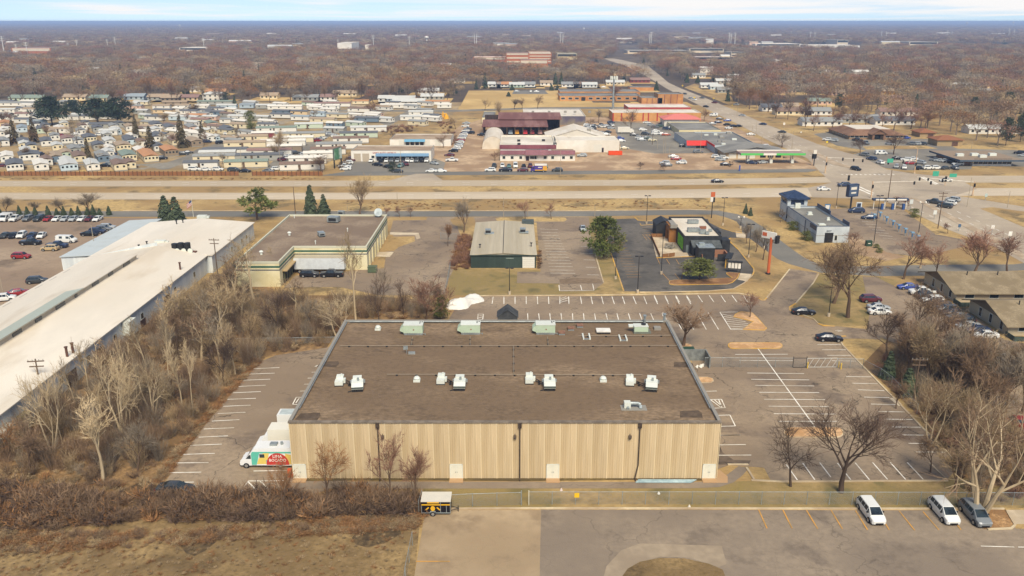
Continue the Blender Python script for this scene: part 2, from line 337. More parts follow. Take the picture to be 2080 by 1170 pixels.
sheet('grass_verge', [(914, 446), (925, 441.5), (962, 441.5), (966, 450), (948, 466), (920, 456)], .018, G_BASE)
sheet('grass_verge', [(1006, 443), (1030, 441), (1148, 442), (1152, 446), (1146, 450), (1010, 450)], .018, G_BASE)
sheet('restaurant_lot', [(1226, 446), (1320, 443), (1500, 446), (1560, 500), (1560, 560), (1520, 585), (1420, 592), (1266, 592), (1245, 540)], .012, A_BLACK)
sheet('grass_island', [(1196, 442), (1240, 440), (1246, 445), (1238, 449), (1205, 448), (1208, 470), (1212, 512), (1238, 512), (1256, 562), (1266, 592), (1205, 592), (1226, 576), (1203, 508)], .018, G_OLIVE)
sheet('grass_island', [(1290, 442), (1300, 439), (1344, 439), (1352, 444), (1346, 448), (1312, 449), (1296, 447)], .018, G_BASE)
sheet('grass_verge', [(1436, 438), (1470, 440), (1496, 450), (1506, 464), (1508, 474), (1488, 471), (1462, 463), (1440, 452)], .018, G_BASE)
sheet('grass_verge', [(1479, 486), (1484, 483), (1522, 484), (1552, 506), (1580, 527), (1602, 538), (1590, 556), (1560, 602), (1552, 609), (1540, 602), (1510, 597), (1430, 597), (1400, 593), (1440, 590), (1490, 586), (1512, 574), (1530, 554), (1530, 546), (1500, 508)], .018, G_BASE)
sheet('concrete_drive', [(1494, 470), (1516, 474), (1514, 484), (1496, 482)], .02, CONC)
sheet('concrete_drive', [(1504, 555), (1527, 557), (1518, 572), (1498, 568)], .02, CONC)
sheet('carwash_lot', [(1640, 428), (1700, 424), (1800, 420), (1832, 424), (1900, 476), (1960, 487), (1962, 500), (1900, 515), (1850, 520), (1790, 512), (1720, 492), (1720, 470), (1650, 436)], .012, A_LOT)
sheet('carwash_bed', [(1726, 480), (1770, 492), (1800, 512), (1840, 522), (1800, 530), (1735, 515), (1722, 498)], .02, DIRT)
sheet('right_lot', [(1752, 562), (1780, 563), (1820, 583), (1850, 590), (1920, 610), (1990, 650), (2040, 690), (2400, 760), (2400, 900), (2040, 900), (1960, 800), (1880, 720), (1800, 690), (1760, 672), (1766, 640), (1760, 600)], .012, A_LOT)
sheet('north_business_lots', [(700, 349), (690, 331), (712, 323), (790, 300), (880, 300), (935, 255), (985, 240), (1440, 236), (1500, 262), (1610, 315), (1676, 343.5), (1560, 347)], .006, DIRT)
sheet('north_business_lots', [(700, 349), (694, 328), (716, 322), (882, 322), (905, 330), (900, 345), (890, 349)], .012, A_GREYLOT)
sheet('grey_lot', [(1262, 300), (1244, 246), (1340, 252), (1376, 262), (1400, 280), (1430, 300), (1448, 311), (1330, 312)], .012, A_GREYLOT)
sheet('north_frontage_road', [(650, 357), (700, 349), (900, 349), (1300, 346), (1560, 344), (1640, 343), (1665, 345), (1640, 350), (1300, 353.5), (905, 356), (700, 357)], .014, A_ROAD)
sheet('drive_to_highway', [(822, 358), (846, 353), (880, 353), (888, 359), (900, 367), (790, 367)], .015, AVEN)
# highway: two carriageways
sheet('highway', [(-1200, 367.5), (700, 367), (1300, 365.5), (1600, 361), (1690, 359.5), (1690, 371), (1600, 373), (1300, 377.5), (700, 378.8), (-1200, 379)], .014, CONCR)
sheet('highway', [(-1200, 391.5), (700, 391.5), (1200, 388), (1320, 386), (1560, 382), (1780, 380), (1800, 400), (1660, 400), (1300, 403), (700, 405.3), (-1200, 405.5)], .014, CONCR)
sheet('highway', [(1790, 357), (2600, 357), (2600, 371.5), (1820, 371)], .014, CONCR)
sheet('highway', [(1860, 382), (2600, 382), (2600, 397), (1930, 398), (1880, 400)], .014, CONCR)
sheet('avenue', [(1228, 119), (1248, 119), (1268, 123), (1315, 133), (1338, 151), (1358, 168), (1384, 180), (1455, 208), (1560, 254), (1662, 293), (1703, 305.5), (1750, 318.5), (1801, 344), (1850, 352), (1900, 357), (1960, 371), (1985, 384), (1940, 397), (1935, 404), (2001, 428),
                 (2080, 462), (2400, 610), (2400, 700), (2080, 535), (2021, 502), (1929, 468), (1844, 427), (1800, 410), (1760, 404), (1650, 401), (1640, 382), (1690, 371), (1668, 352), (1640, 322), (1560, 285), (1500, 253), (1424, 216), (1354, 180), (1330, 165), (1302, 149), (1266, 132), (1240, 124)], .018, AVEN)
sheet('side_street', [(1940, 397), (2080, 420), (2400, 432), (2400, 452), (2080, 436), (2001, 428), (1935, 410)], .019, AVEN)
sheet('median_island', [(1850, 402), (1862, 404), (1950, 447), (2026, 485), (2120, 540), (2108, 545), (2014, 490), (1940, 452)], .09, mat('paver_median', ['a8947c', '9b876f', 'b5a28b'], scale=1.5, big=.2))
sheet('median_island', [(1640, 306), (1650, 304), (1700, 330), (1752, 345), (1742, 346), (1690, 334)], .09, MATS['paver_median'])
sheet('grass_verge', [(1990, 424), (2015, 421), (2080, 430), (2300, 470), (2300, 520), (2100, 470), (2030, 440)], .022, G_BASE)
sheet('grass_verge', [(1945, 400), (1960, 398), (2300, 398), (2300, 415), (2060, 417), (1970, 412)], .016, G_BASE)
sheet('dealer_lot', [(1716, 318), (1740, 312), (1770, 302), (2100, 306), (2300, 330), (2300, 340), (1975, 338), (1972, 344), (1840, 346), (1800, 342), (1758, 326)], .012, A_GREYLOT)
sheet('clinic_lot', [(1652, 272), (1690, 268), (1720, 283), (1800, 284), (1900, 282), (1945, 302), (2100, 306), (2100, 312), (1760, 306), (1700, 296)], .012, A_GREYLOT)
sheet('grass_verge', [(1752, 298), (1790, 296), (1880, 296), (1905, 302), (1760, 304)], .016, G_BASE)
# mobile home park and school fields
PARK = [(-700, 345), (652, 345), (700, 300), (800, 262), (920, 232), (940, 208), (700, 206), (300, 206), (-700, 206)]
sheet('park_ground', PARK, .004, mat('park_yard', ['98815c', '7f6a4b', 'a68f6a', '8f8577'], scale=.25, big=.03, grain=.3))
for pl in ([(280, 334), (330, 345), (345, 343), (385, 326), (440, 306), (475, 290), (465, 286), (400, 303), (375, 318), (340, 330)], [(535, 347), (570, 345), (610, 318), (660, 283), (700, 262), (690, 260), (640, 276), (590, 305), (560, 322)],
           [(770, 250), (800, 238), (830, 225), (860, 205), (870, 205), (845, 228), (815, 242), (790, 256)], [(-400, 296), (280, 296), (400, 275), (400, 271), (270, 290), (-400, 291)], [(-400, 333), (285, 337), (285, 334), (-400, 329)]):
    sheet('park_street', pl, .012, A_GREYLOT)
sheet('school_field', [(930, 225), (952, 184), (1135, 184), (1140, 208), (1380, 210), (1385, 218), (1240, 219), (1100, 220)], .006, mat('school_lawn', ['b99a63', 'a98a56', 'c4a56d'], scale=.1, big=.02, grain=.15))
sheet('school_street', [(660, 227), (930, 227), (1100, 221), (1240, 221), (1385, 220), (1385, 217), (1240, 217.5), (1100, 218), (930, 223), (660, 223)], .014, A_GREYLOT)
sheet('school_court', [(1044, 184), (1106, 183), (1114, 191), (1040, 191)], .012, A_ROAD)
sheet('verge_field', [(1390, 178), (1410, 170), (1480, 188), (1490, 205), (1560, 232), (1650, 240), (1640, 262), (1700, 282), (1660, 286), (1560, 247), (1456, 203)], .006, G_BASE)
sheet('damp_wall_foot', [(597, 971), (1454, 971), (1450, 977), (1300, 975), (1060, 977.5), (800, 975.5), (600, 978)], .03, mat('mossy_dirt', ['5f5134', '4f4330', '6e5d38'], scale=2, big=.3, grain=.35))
# painted lines -----------------------------------------------------------
def lines(name, L, m=WHT, w=.17, z=.062):
    mb = MB()
    for q in L: line(mb, *q, w=w, z=z)
    mb.build(name, m, kind='structure')
c38 = lambda x0, y0, L: [tuple((v/3.9 + (x0, y0)[i % 2]) for i, v in enumerate(q)) for q in L]
W = [(515.4, 749.5, 567.7, 747.2), (506.4, 760.5, 558, 758.5), (494.9, 773, 549, 770.8), (484.6, 785.6, 540, 783), (473.8, 798.5, 529.7, 796), (462.3, 811.8, 519.7, 809.7), (453.8, 826, 509, 823.6), (442.3, 840.8, 498.7, 838), (430.8, 856, 486.4, 853), (414, 872, 475.9, 869.5),
     (403.8, 888.7, 462.8, 886), (386.4, 905.4, 450.5, 902.8), (371.8, 923.8, 436.7, 921.5), (355, 941, 423.6, 940.5), (339.7, 961, 409, 959.7), (331.5, 981, 394, 980)]
W += [(632.6, 756.7, 660, 756), (625, 768.7, 655, 768), (617.7, 781, 650, 780), (609.5, 795.1, 640, 794), (587.5, 832.8, 620, 832), (556, 883.6, 600, 883), (515, 957.5, 590, 956), (594.5, 822, 613, 822), (594.5, 822, 602, 807.5), (602, 807.5, 625, 807.5), (601, 819, 608, 809), (639.5, 745, 655, 739), (639.5, 745, 655, 744)]
W += c38(400, 870, [(350, 510, 405, 420), (405, 420, 690, 418), (405, 425, 495, 516), (500, 420, 598, 512), (370, 480, 412, 516)])
lines('parking_lines_west', W)
N_ = [(a/3.9+900, 602.8, b/3.9+900, 618) for a, b in ((397, 388), (482, 482), (570, 570), (658, 659), (746, 750), (835, 838), (925, 925), (995, 997), (1088, 1098), (1172, 1184), (1255, 1270), (1338, 1357), (1420, 1440), (1505, 1530), (1590, 1614), (1672, 1700), (1757, 1787), (1842, 1872), (1928, 1962))]
N_ += [(a/3.9+1300, 600.3, b/3.9+1300, 614) for a, b in ((112, 137), (197, 223), (282, 312), (368, 402), (458, 495), (548, 585), (640, 677), (728, 768), (820, 850))]
N_ += [(a/3.9+900, 637, b/3.9+900, 650) for a, b in ((670, 672), (757, 763), (845, 851), (934, 940), (1025, 1028), (1112, 1117), (1200, 1208), (1290, 1303), (1377, 1390), (1468, 1483), (1557, 1575), (1645, 1667), (1735, 1755))]
N_ += c38(1300, 600, [(180, 138, 215, 200), (280, 180, 330, 270), (365, 160, 425, 272), (455, 150, 525, 272), (540, 138, 622, 272), (633, 135, 775, 133), (633, 135, 720, 272), (720, 272, 820, 270)] +
          [(650+k*12, 150+k*19, 790+k*22, 152+k*19+26-k*3) for k in range(7)])
N_ += c38(900, 400, [(930, 836, 985, 822), (930, 822, 992, 800), (930, 808, 975, 792), (277, 930, 320, 930), (277, 972, 312, 972), (277, 930, 275, 972), (320, 930, 314, 972), (282, 962, 318, 950), (280, 945, 318, 938)])
lines('parking_lines_front', N_)
E_ = c38(1300, 600, [(755, 470, 1172, 468), (785, 517, 1215, 520), (850, 617, 1300, 622), (880, 667, 1340, 672), (913, 715, 1378, 720), (945, 770, 1420, 773), (983, 825, 1467, 828), (1018, 880, 1500, 884), (1060, 940, 1555, 943), (1095, 1000, 1570, 1000),
    (1390, 350, 1560, 350), (1405, 392, 1590, 392), (1442, 433, 1630, 433), (1482, 477, 1670, 478), (1520, 520, 1712, 523), (1633, 645, 1832, 648), (1682, 698, 1882, 702), (1727, 750, 1935, 757), (1775, 808, 1975, 812), (1830, 863, 2027, 868), (470, 763, 608, 760),
    (540, 828, 645, 825), (645, 825, 675, 893), (675, 893, 560, 897), (622, 826, 650, 893), (560, 830, 640, 890), (590, 830, 648, 880), (615, 953, 712, 950), (712, 950, 755, 1037), (755, 1037, 640, 1040), (633, 1112, 795, 1107), (1545, 282, 1585, 282), (1565, 276, 1605, 283), (1565, 289, 1605, 283)])
E_ += c38(1560, 600, [(868, 922, 1085, 926), (922, 983, 1145, 986), (985, 1045, 1215, 1047), (1045, 1108, 1280, 1110)]) + c38(1560, 870, [(1112, 122, 1330, 122), (1173, 190, 1410, 192)])
E_ += c38(1560, 870, [(145, 290, 232, 412), (275, 278, 370, 410), (410, 275, 498, 390), (550, 278, 655, 410), (690, 275, 803, 410), (828, 273, 947, 408), (968, 273, 1090, 408), (1103, 273, 1230, 408)])
E_ += [(1455, 885, 1504, 884), (1450, 904.6, 1515, 903.6), (1450, 925.5, 1526, 925)]
lines('parking_lines_side', E_)
lines('parking_spine_side', c38(1300, 600, [(935, 425, 1390, 1050)]), w=.2, z=.066)
lines('parking_lines_green', [(1097, 465.5, 1133, 467)] + [(778/3.9+900+k*1.35-.5, 400+y/3.9, 905/3.9+900+k*2.6, 400.6+y/3.9) for k, y in enumerate((282, 305, 327, 348, 369, 390, 412, 433, 455, 478, 502, 527, 552, 580, 605))] +
      c38(900, 400, [(1070, 303, 1150, 303), (1082, 348, 1140, 350), (1092, 393, 1150, 395), (1103, 447, 1195, 450), (1115, 500, 1205, 502), (1130, 558, 1220, 560), (1142, 618, 1237, 620), (918, 700, 922, 745), (1088, 700, 1100, 742), (1185, 690, 1195, 742), (920, 745, 1195, 743)]))
lines('parking_lines_restaurant', c38(900, 400, [(1270+k*9, 195+k*21, 1360+k*10, 195+k*21) for k in range(1, 22)] + [(1578+k*6, 240+k*21, 1690+k*8, 242+k*21) for k in range(4)]) +
      c38(1300, 360, [(135, 640, 158, 690), (210, 652, 235, 690), (285, 652, 310, 690), (362, 652, 388, 686), (180, 765, 232, 820), (275, 765, 310, 808), (355, 765, 388, 805), (437, 765, 470, 800), (515, 765, 545, 800), (20, 455, 75, 455), (20, 455, 55, 500), (45, 455, 85, 500), (75, 455, 110, 500)]), YLN, w=.11)
lines('parking_lines_carwash', c38(1560, 400, [(690+k*27, 150+k*22, 770+k*31, 153+k*23) for k in range(9)]))
lines('parking_lines_rear', [(1541, 1036, 1558, 1074), (1590, 1036, 1609, 1074), (1638, 1037, 1661, 1075), (1688, 1037, 1711, 1075), (1738, 1038, 1762, 1077), (1782, 1037, 1806, 1077), (1826, 1038, 1858, 1078), (1875, 1040, 1907, 1077), (1924, 1040, 1952, 1077), (845, 1141, 914, 1141)], YLN, w=.16)
lines('edge_line_rear', [(1992, 1110, 2060, 1112), (2068, 1112, 2200, 1114)], w=.14)
# lane marks of highway and avenue
H = []
for y, x0, x1 in ((371, -200, 1660), (374.8, -200, 1650), (396, -200, 1640), (400.6, -200, 1640), (362, 1830, 2200), (366.6, 1830, 2200), (387, 1920, 2200), (392, 1930, 2200)):
    x = x0
    while x < x1:
        k = -3.5*max(0, (x-1150)/500) if x < 1700 else 0
        H.append((x, y+k, x+14, y+k)); x += 57
lines('lane_marks', H, w=.24)
A2 = [(1700+k*21, 371+k*5.2, 1712+k*21, 371+k*5.2) for k in range(0)]
for (x0, y0, x1, y1, n) in ((1560, 268, 1735, 342, 14), (1530, 262, 1700, 341, 12), (1390, 190, 1540, 258, 14), (1880, 412, 2080, 505, 9), (1905, 412, 2080, 492, 9), (1850, 420, 2000, 490, 8)):
    for k in range(n):
        a, b = k/n, (k+.4)/n; A2.append((x0+(x1-x0)*a, y0+(y1-y0)*a, x0+(x1-x0)*b, y0+(y1-y0)*b))
lines('lane_marks', A2, w=.22)
lines('crosswalk_bars', [(1709+k*9.4, 354.8, 1713+k*9.4, 354.8) for k in range(12)] , w=1.7)
lines('crosswalk_bars', c38(1560, 180, [(660, 770, 830, 845), (700, 768, 835, 830), (1205, 700, 1330, 760), (1230, 700, 1345, 756)]), w=.9)
# kerbs and islands
kerb('kerb', [(872, 1034), (1100, 1033), (1500, 1033.5), (2040, 1034), (2062, 1067), (2054, 1074), (2006, 1076)], KERB)
kerb('kerb', [(935, 609), (975, 601), (1200, 600), (1500, 596), (1524, 600), (1540, 606)], KERB)
kerb('yellow_kerb', [(1540, 606), (1547, 610), (1553, 610), (1557, 606)], YEL); kerb('kerb', [(1557, 606), (1604, 547)], KERB)
kerb('kerb', [(1663, 556), (1652, 575), (1616, 617)], KERB); kerb('yellow_kerb', [(1616, 617), (1604, 624), (1604, 630), (1610, 632)], YEL); kerb('kerb', [(1610, 632), (1652, 648), (1662, 658)], KERB)
kerb('yellow_kerb', [(1662, 658), (1672, 662), (1696, 663)], YEL)
kerb('kerb', [(1706, 690), (1712, 702), (1760, 752), (1828, 822), (1870, 866), (1915, 910), (1950, 950)], KERB)
kerb('yellow_kerb', [(1700, 684), (1718, 683)], YEL)
kerb('kerb', [(1526, 976), (1590, 979), (1925, 977), (1888, 941)], KERB); kerb('kerb', [(1516, 950), (1532, 975)], KERB); kerb('kerb', [(1478, 944), (1520, 944)], KERB)
sheet('storm_drain_slab', [(1806, 810), (1818, 808), (1832, 822), (1826, 826)], .035, CONC)
TANB = mat('tan_island_fill', ['bd9468', 'ab8259', 'c8a27a'], scale=1.2, big=.3, grain=.2)
def island(px, m=YEL, fill=TANB): kerb('island_kerb', px, m, closed=True); sheet('island_fill', px, .10, fill)
island([(1489, 697)] + [(1577, 697)] + arc(1577, 702.5, 11, 5.8, -90, 90, 6)[1:] + arc(1489, 702.5, 9, 5.8, 90, 270, 6)[:-1])
island(c38(0, 0, [(0, 0, 0, 0)]) and [(1300+x/3.9, 600+y/3.9) for x, y in ((745, 170), (760, 152), (800, 132), (885, 140), (925, 180), (1000, 262), (985, 277), (820, 273), (905, 208), (880, 205))])
island([(1300+x/3.9, 600+y/3.9) for x, y in ((430, 652), (535, 652), (570, 662), (578, 680), (560, 692), (450, 695))], KERB)
island([(1300+x/3.9, 600+y/3.9) for x, y in ((330, 390), (370, 385), (400, 395), (452, 470), (440, 480), (350, 480))], KERB)
island([(1593, 879)] + arc(1606, 879, 12, 9.5, 180, 270, 4) + arc(1700, 879, 12, 9.5, -90, 90, 6) + arc(1606, 879, 12, 9.5, 90, 180, 4)[:-1], KERB)
RI = mat('brown_mulch', ['8a6442', '74533a', '9c7650'], scale=1.5, big=.3, grain=.3)
island([(1300+x/3.9, 360+y/3.9) for x, y in ((232, 838), (240, 824), (270, 818), (480, 812), (690, 802), (735, 802), (690, 770), (688, 760), (705, 757), (785, 762), (770, 800), (730, 835), (690, 848), (270, 855), (240, 850))], YEL, RI)
kerb('yellow_kerb', [(1333, 524), (1346, 524), (1413, 521)], YEL)
kerb('yellow_kerb', [(1300, 455), (1302, 458), (1332, 456)], YEL); kerb('yellow_kerb', [(1289, 442), (1296, 448), (1312, 449.5), (1350, 447)], YEL)
kerb('yellow_kerb', [(1212, 448), (1238, 448.5), (1246, 445)], YEL); kerb('kerb', [(1208, 514), (1226, 575)], KERB); kerb('yellow_kerb', [(1240, 512), (1267, 592)], YEL)
kerb('yellow_kerb', [(1462, 463), (1488, 471), (1508, 474)], YEL)
kerb('yellow_kerb', [(1484, 484), (1478, 487), (1500, 508), (1531, 546), (1531, 554), (1528, 560)], YEL); kerb('kerb', [(1528, 560), (1512, 575), (1490, 587), (1440, 591.5), (1300, 594)], KERB)
sheet('restaurant_patio', [(1333, 522), (1326, 494), (1322, 482), (1340, 474), (1372, 474), (1392, 505), (1400, 522)], .03, CONC)
sheet('restaurant_walk', [(1332, 456), (1345, 456), (1372, 474), (1346, 486)], .03, mat('sandy_walk', ['b39a80', 'a58c72'], scale=1))
sheet('ditch_water', [(172, 965), (200, 930), (215, 890), (250, 865), (285, 835), (330, 800), (350, 765), (372, 746), (410, 748), (428, 765), (410, 790), (365, 815), (300, 860), (262, 900), (235, 940), (215, 975), (185, 985)], .012,
      mat('still_dark_water', ['2d2925', '3a332b', '4d4030'], scale=1.5, big=.35, rough=.3, spec=.4, bump=.05, bs=4))
sheet('oil_stained_patch', [(1461, 905), (1468, 920), (1490, 935), (1525, 936), (1520, 945), (1478, 944), (1458, 944)], .022, mat('wet_stain', ['3b332d', '4a4038', '6a5c4f'], scale=.8, big=.2))
sheet('oil_stained_patch', c38(0, 0, []) or [(900+x/3.9, 400+y/3.9) for x, y in ((920, 655), (1030, 645), (1200, 648), (1240, 655), (1255, 680), (1000, 690), (930, 690))], .022, mat('wet_silt', ['6a5947', '5f4f40', '7d6a56'], scale=.8, big=.1))
mb = MB(); sr = random.Random(3); NX, NY = 22, 9; c0, c1 = P(912, 629), P(976, 604); ud = Vector((c1.x-c0.x, c1.y-c0.y, 0)); vd = Vector((-ud.y, ud.x, 0)).normalized()*5.2; V_ = []
for i in range(NX+1):
    for k in range(NY+1):
        u, v = i/NX, k/NY-.5; e_ = max(0, 1-(2*u-1)**2)**.5; q = c0+ud*u+vd*v*e_*(1+.3*math.sin(u*9)); z = 1.9*e_*(max(0, 1-(2*v)**2))**.7*(.75+.35*math.sin(u*7+v*3))+sr.uniform(-.09, .12)*(e_ > .1); V_.append((q.x, q.y, max(.02, z)))
mb.add(V_, [(i*(NY+1)+k, (i+1)*(NY+1)+k, (i+1)*(NY+1)+k+1, i*(NY+1)+k+1) for i in range(NX) for k in range(NY)])
tag(mb.build('snow_pile', mat('old_snow', ['e4e1dc', 'cfcac2', 'd8d3cb'], scale=1.2, big=.5, bump=.6, bs=1.5), smooth=True), 'melting white snow pile heaped at the corner of the front lot', 'snow pile')
# ---------------------------------------------------------------- buildings
TAN = mat('tan_metal_siding', ['bba583', 'ae9876', 'c4af8e'], scale=1.6, big=.3, st=(2.5, 2.5, .12), coord='O', rough=.55, var=.05, grain=.1)
TANW = mat('tan_siding_rib', ['dccaa8', 'd2bd98'], scale=1.5, st=(2, 2, .1), coord='O', rough=.5, var=.05)
GRAV = mat('ballast_roof', ['7d6852', '6d5a46', '86715a', '715e4a'], scale=2.2, big=.07, st=(.6, 1, 1), bump=.5, bs=8, grain=.34)
GRAV2 = mat('tan_gravel_roof', ['82705f', '746252', '8d7b68'], scale=1.4, big=.12, bump=.3, bs=6, grain=.2)
COPE = mat('grey_metal_coping', ['938e86', '86827b'], scale=.7, rough=.6)
MINT = mat('mint_green_enamel', ['b4c3ac', 'a9b9a2'], scale=1, rough=.45, coord='O', var=.05)
PALEM = mat('pale_enamel', ['d6d8d0', 'c8ccc6'], scale=1, rough=.45, coord='O', var=.06)
WROOF = mat('white_membrane', ['d6ccbd', 'cfc4b5', 'dad1c4', 'cabdab'], scale=.25, big=.04, st=(1, .25, 1), rough=.6, grain=.07)
WCOR = mat('white_metal_siding', ['c6ccd0', 'b9c0c6', 'd0d4d6'], scale=.8, big=.2, st=(2, 2, .25), rough=.55, grain=.07)
CREAM = mat('cream_painted_block', ['d2c7a0', 'c6ba92', 'dad0ae'], scale=.9, big=.2, rough=.7, grain=.07)
WHITEP = mat('white_painted_wall', ['d9d3c9', 'cdc6ba', 'dfdad2'], scale=.5, big=.1, rough=.6, grain=.06)
BLACKP = mat('charcoal_cladding', ['2a2b2d', '333436'], scale=.8, rough=.6)
NAVY = mat('navy_metal', ['27344d', '2f3d58'], scale=.8, rough=.4, spec=.4)
GREYB = mat('pale_grey_block', ['b3bac0', 'a8afb6', 'bcc3c8'], scale=.7, big=.15, rough=.7, grain=.06)
DKGREEN = mat('dark_green_siding', ['35423d', '2d3935', '3c4a45'], scale=1, st=(3, 3, .15), rough=.5, coord='O')
SEAM = mat('standing_seam_roof', ['aea28b', 'a3977f', 'b6aa93'], scale=.6, big=.1, st=(3, .15, 1), rough=.5, grain=.08)
SHING = mat('brown_shingles', ['82735b', '746650', '8b7c64'], scale=3, big=.3, grain=.2)
def wallbox(mb, w, d, h, par=.45, t=.25):
    mb.add([(0, 0, 0), (w, 0, 0), (w, d, 0), (0, d, 0), (0, 0, h), (w, 0, h), (w, d, h), (0, d, h)], ((0, 1, 5, 4), (1, 2, 6, 5), (2, 3, 7, 6), (3, 0, 4, 7)))
    z = h - par
    mb.add([(t, t, z), (w-t, t, z), (w-t, d-t, z), (t, d-t, z), (t, t, h), (w-t, t, h), (w-t, d-t, h), (t, d-t, h)], ((1, 0, 4, 5), (2, 1, 5, 6), (3, 2, 6, 7), (0, 3, 7, 4)))
def ring(mb, w, d, z0, z1, t, o=0.0):
    mb.box(-o, -o, z0, w+o, t, z1); mb.box(-o, d-t, z0, w+o, d+o, z1); mb.box(-o, t, z0, t, d-t, z1); mb.box(w-t, t, z0, w+o, d-t, z1)
def block(name, label, X0, X1, Y0, Y1, h, wm, rm, par=.45, cm=None, cat='building', cope=.25, group=None):
    w, d = X1-X0, Y1-Y0; e = tag(empty(name, (X0, Y0, 0)), label, cat, group)
    mb = MB(); wallbox(mb, w, d, h, par); mb.build('wall', wm, e)
    mb = MB(); mb.box(.25, .25, h-par-.15, w-.25, d-.25, h-par); mb.build('roof', rm, e)
    if cm: mb = MB(); ring(mb, w, d, h+.002, h+.1, cope, .04); mb.build('coping', cm, e)
    return e
WM = {}
def win(par, x, y, z, w, h, face='f', fm=None, gm=None, name='window'):
    """a window or door standing 5 cm proud of a wall; x, z is the middle of its foot"""
    fm = fm or PALEM; gm = gm or GLASS; k = (round(w, 2), round(h, 2), fm.name, gm.name, name)
    if k not in WM:
        mb = MB(); f = min(.12, w*.1)
        mb.box(-w/2, -.05, 0, -w/2+f, .03, h); mb.box(w/2-f, -.05, 0, w/2, .03, h); mb.box(-w/2+f, -.05, h-f, w/2-f, .03, h); mb.box(-w/2+f, -.05, 0, w/2-f, .03, f)
        mb.box(-w/2+f, -.025, f, w/2-f, .0, h-f, 1)
        WM[k] = mb.mesh(name, [fm, gm])
    return put(WM[k], name, par, (x, y, z), {'f': 0, 'r': math.pi/2, 'l': -math.pi/2, 'b': math.pi}[face])
def addbox(name, m, par, x0, y0, z0, x1, y1, z1, mt=None):
    mb = MB(); mb.box(x0, y0, z0, x1, y1, z1, 0, 1 if mt else None); return mb.build(name, [m, mt] if mt else m, par)
GDOOR = mat('white_garage_door', ['d8d5cc', 'cbc8bf'], scale=.5, st=(.3, .3, 4), rough=.5, coord='O')
TDOOR = mat('tan_garage_door', ['b9ab98', 'ad9f8c'], scale=.5, st=(.3, .3, 4), rough=.5, coord='O')
def gdoor(par, x, z, w, h, y=0, face='f', m=None):
    """sectional garage door: its sections are real steps"""
    mb = MB(); n = max(3, round(h/.55))
    for i in range(n): mb.box(-w/2, -.06-.02*(i % 2), h*i/n, w/2, .02, h*(i+1)/n-.03)
    mb.box(-w/2-.1, -.08, h+.001, w/2+.1, .02, h+.12)
    return mb.build('garage_door', m or GDOOR, par, (x, y, z), {'f': 0, 'r': math.pi/2, 'l': -math.pi/2}[face])
def text(body, size, m, par, loc, rot=(math.pi/2, 0, 0), name='lettering', align='CENTER', ext=.03, sx=1.):
    c = bpy.data.curves.new(name, 'FONT'); c.body = body; c.size = size; c.align_x = align; c.extrude = ext; c.resolution_u = 2
    o = bpy.data.objects.new(name, c); COL.objects.link(o); dg = bpy.context.evaluated_depsgraph_get(); me = bpy.data.meshes.new_from_object(o.evaluated_get(dg)); COL.objects.unlink(o); bpy.data.objects.remove(o)
    me.materials.clear(); me.materials.append(m); o = put(me, name, par, loc); o.rotation_euler = rot; o.scale = (sx, 1, 1); return o
# ---- the big tan warehouse -------------------------------------------------
BX0, BX1, BY0, BH = P(597, 971.5).x, P(1454, 971.5).x, P(597, 971.5).y, hgt(971.5, 857); BY1 = P(1040, 652, BH).y
WH = tag(empty('warehouse', (BX0, BY0, 0)), 'large tan metal sided warehouse with wide brown ballast roof in the middle', 'warehouse')
w, d = BX1-BX0, BY1-BY0
mb = MB(); wallbox(mb, w, d, BH, .25); mb.build('wall', TAN, WH)
mb = MB(); mb.box(.25, .25, BH-.4, w-.25, d-.25, BH-.25); mb.build('roof', GRAV, WH)
n = 27; pw = w/n; mb = MB(); px_ = [(0, 0)]; rb = 7
prof = []
for i in range(rb):
    a = i*pw/rb; prof += [(a, 0), (a+.16*pw/rb*2.2, 0), (a+.42*pw/rb, -.03), (a+.8*pw/rb, -.03)]
prof += [(pw-.002, 0)]
for i in range(len(prof)-1):
    (a, ya), (b, yb) = prof[i], prof[i+1]; mb.quad((a, ya-.06, 0.05), (b, yb-.06, 0.05), (b, yb-.06, BH-.12), (a, ya-.06, BH-.12))
mb.box(-.05, -.14, .05, .05, -.06, BH-.12, 1)
pm = mb.mesh('wall_panel', [TAN, TANW])
for i in range(n): put(pm, 'wall_panel', WH, (i*pw, 0, 0))
for s, x in (('l', 0), ('r', w)):
    nn = 19; q = d/nn
    for i in range(nn):
        o = put(pm, 'wall_panel', WH, (x, d-i*q if s == 'l' else i*q, 0), -math.pi/2 if s == 'l' else math.pi/2); o.scale = (q/pw, 1, 1)
mb = MB(); mb.box(-.12, -.2, BH-.12, w+.12, .3, BH+.1); mb.build('coping', mat('dull_front_coping', ['6f655b', '7d7267'], scale=1), WH)
mb = MB()
for x0, x1 in ((-.12, .34), (w-.34, w+.12)): mb.box(x0, .3, BH-.12, x1, d-.5, BH+.14)
mb.box(-.12, d-.4, BH-.12, w+.12, d+.15, BH+.2); mb.build('coping', COPE, WH)
mb = MB()
for x in (.5, w-.5): mb.tube((x, 4, BH+.12), (x, d-.7, BH+.12), .07)
mb.tube((1, d-.62, BH+.1), (w-1, d-.62, BH+.1), .08); mb.build('edge_conduit', STEEL, WH)
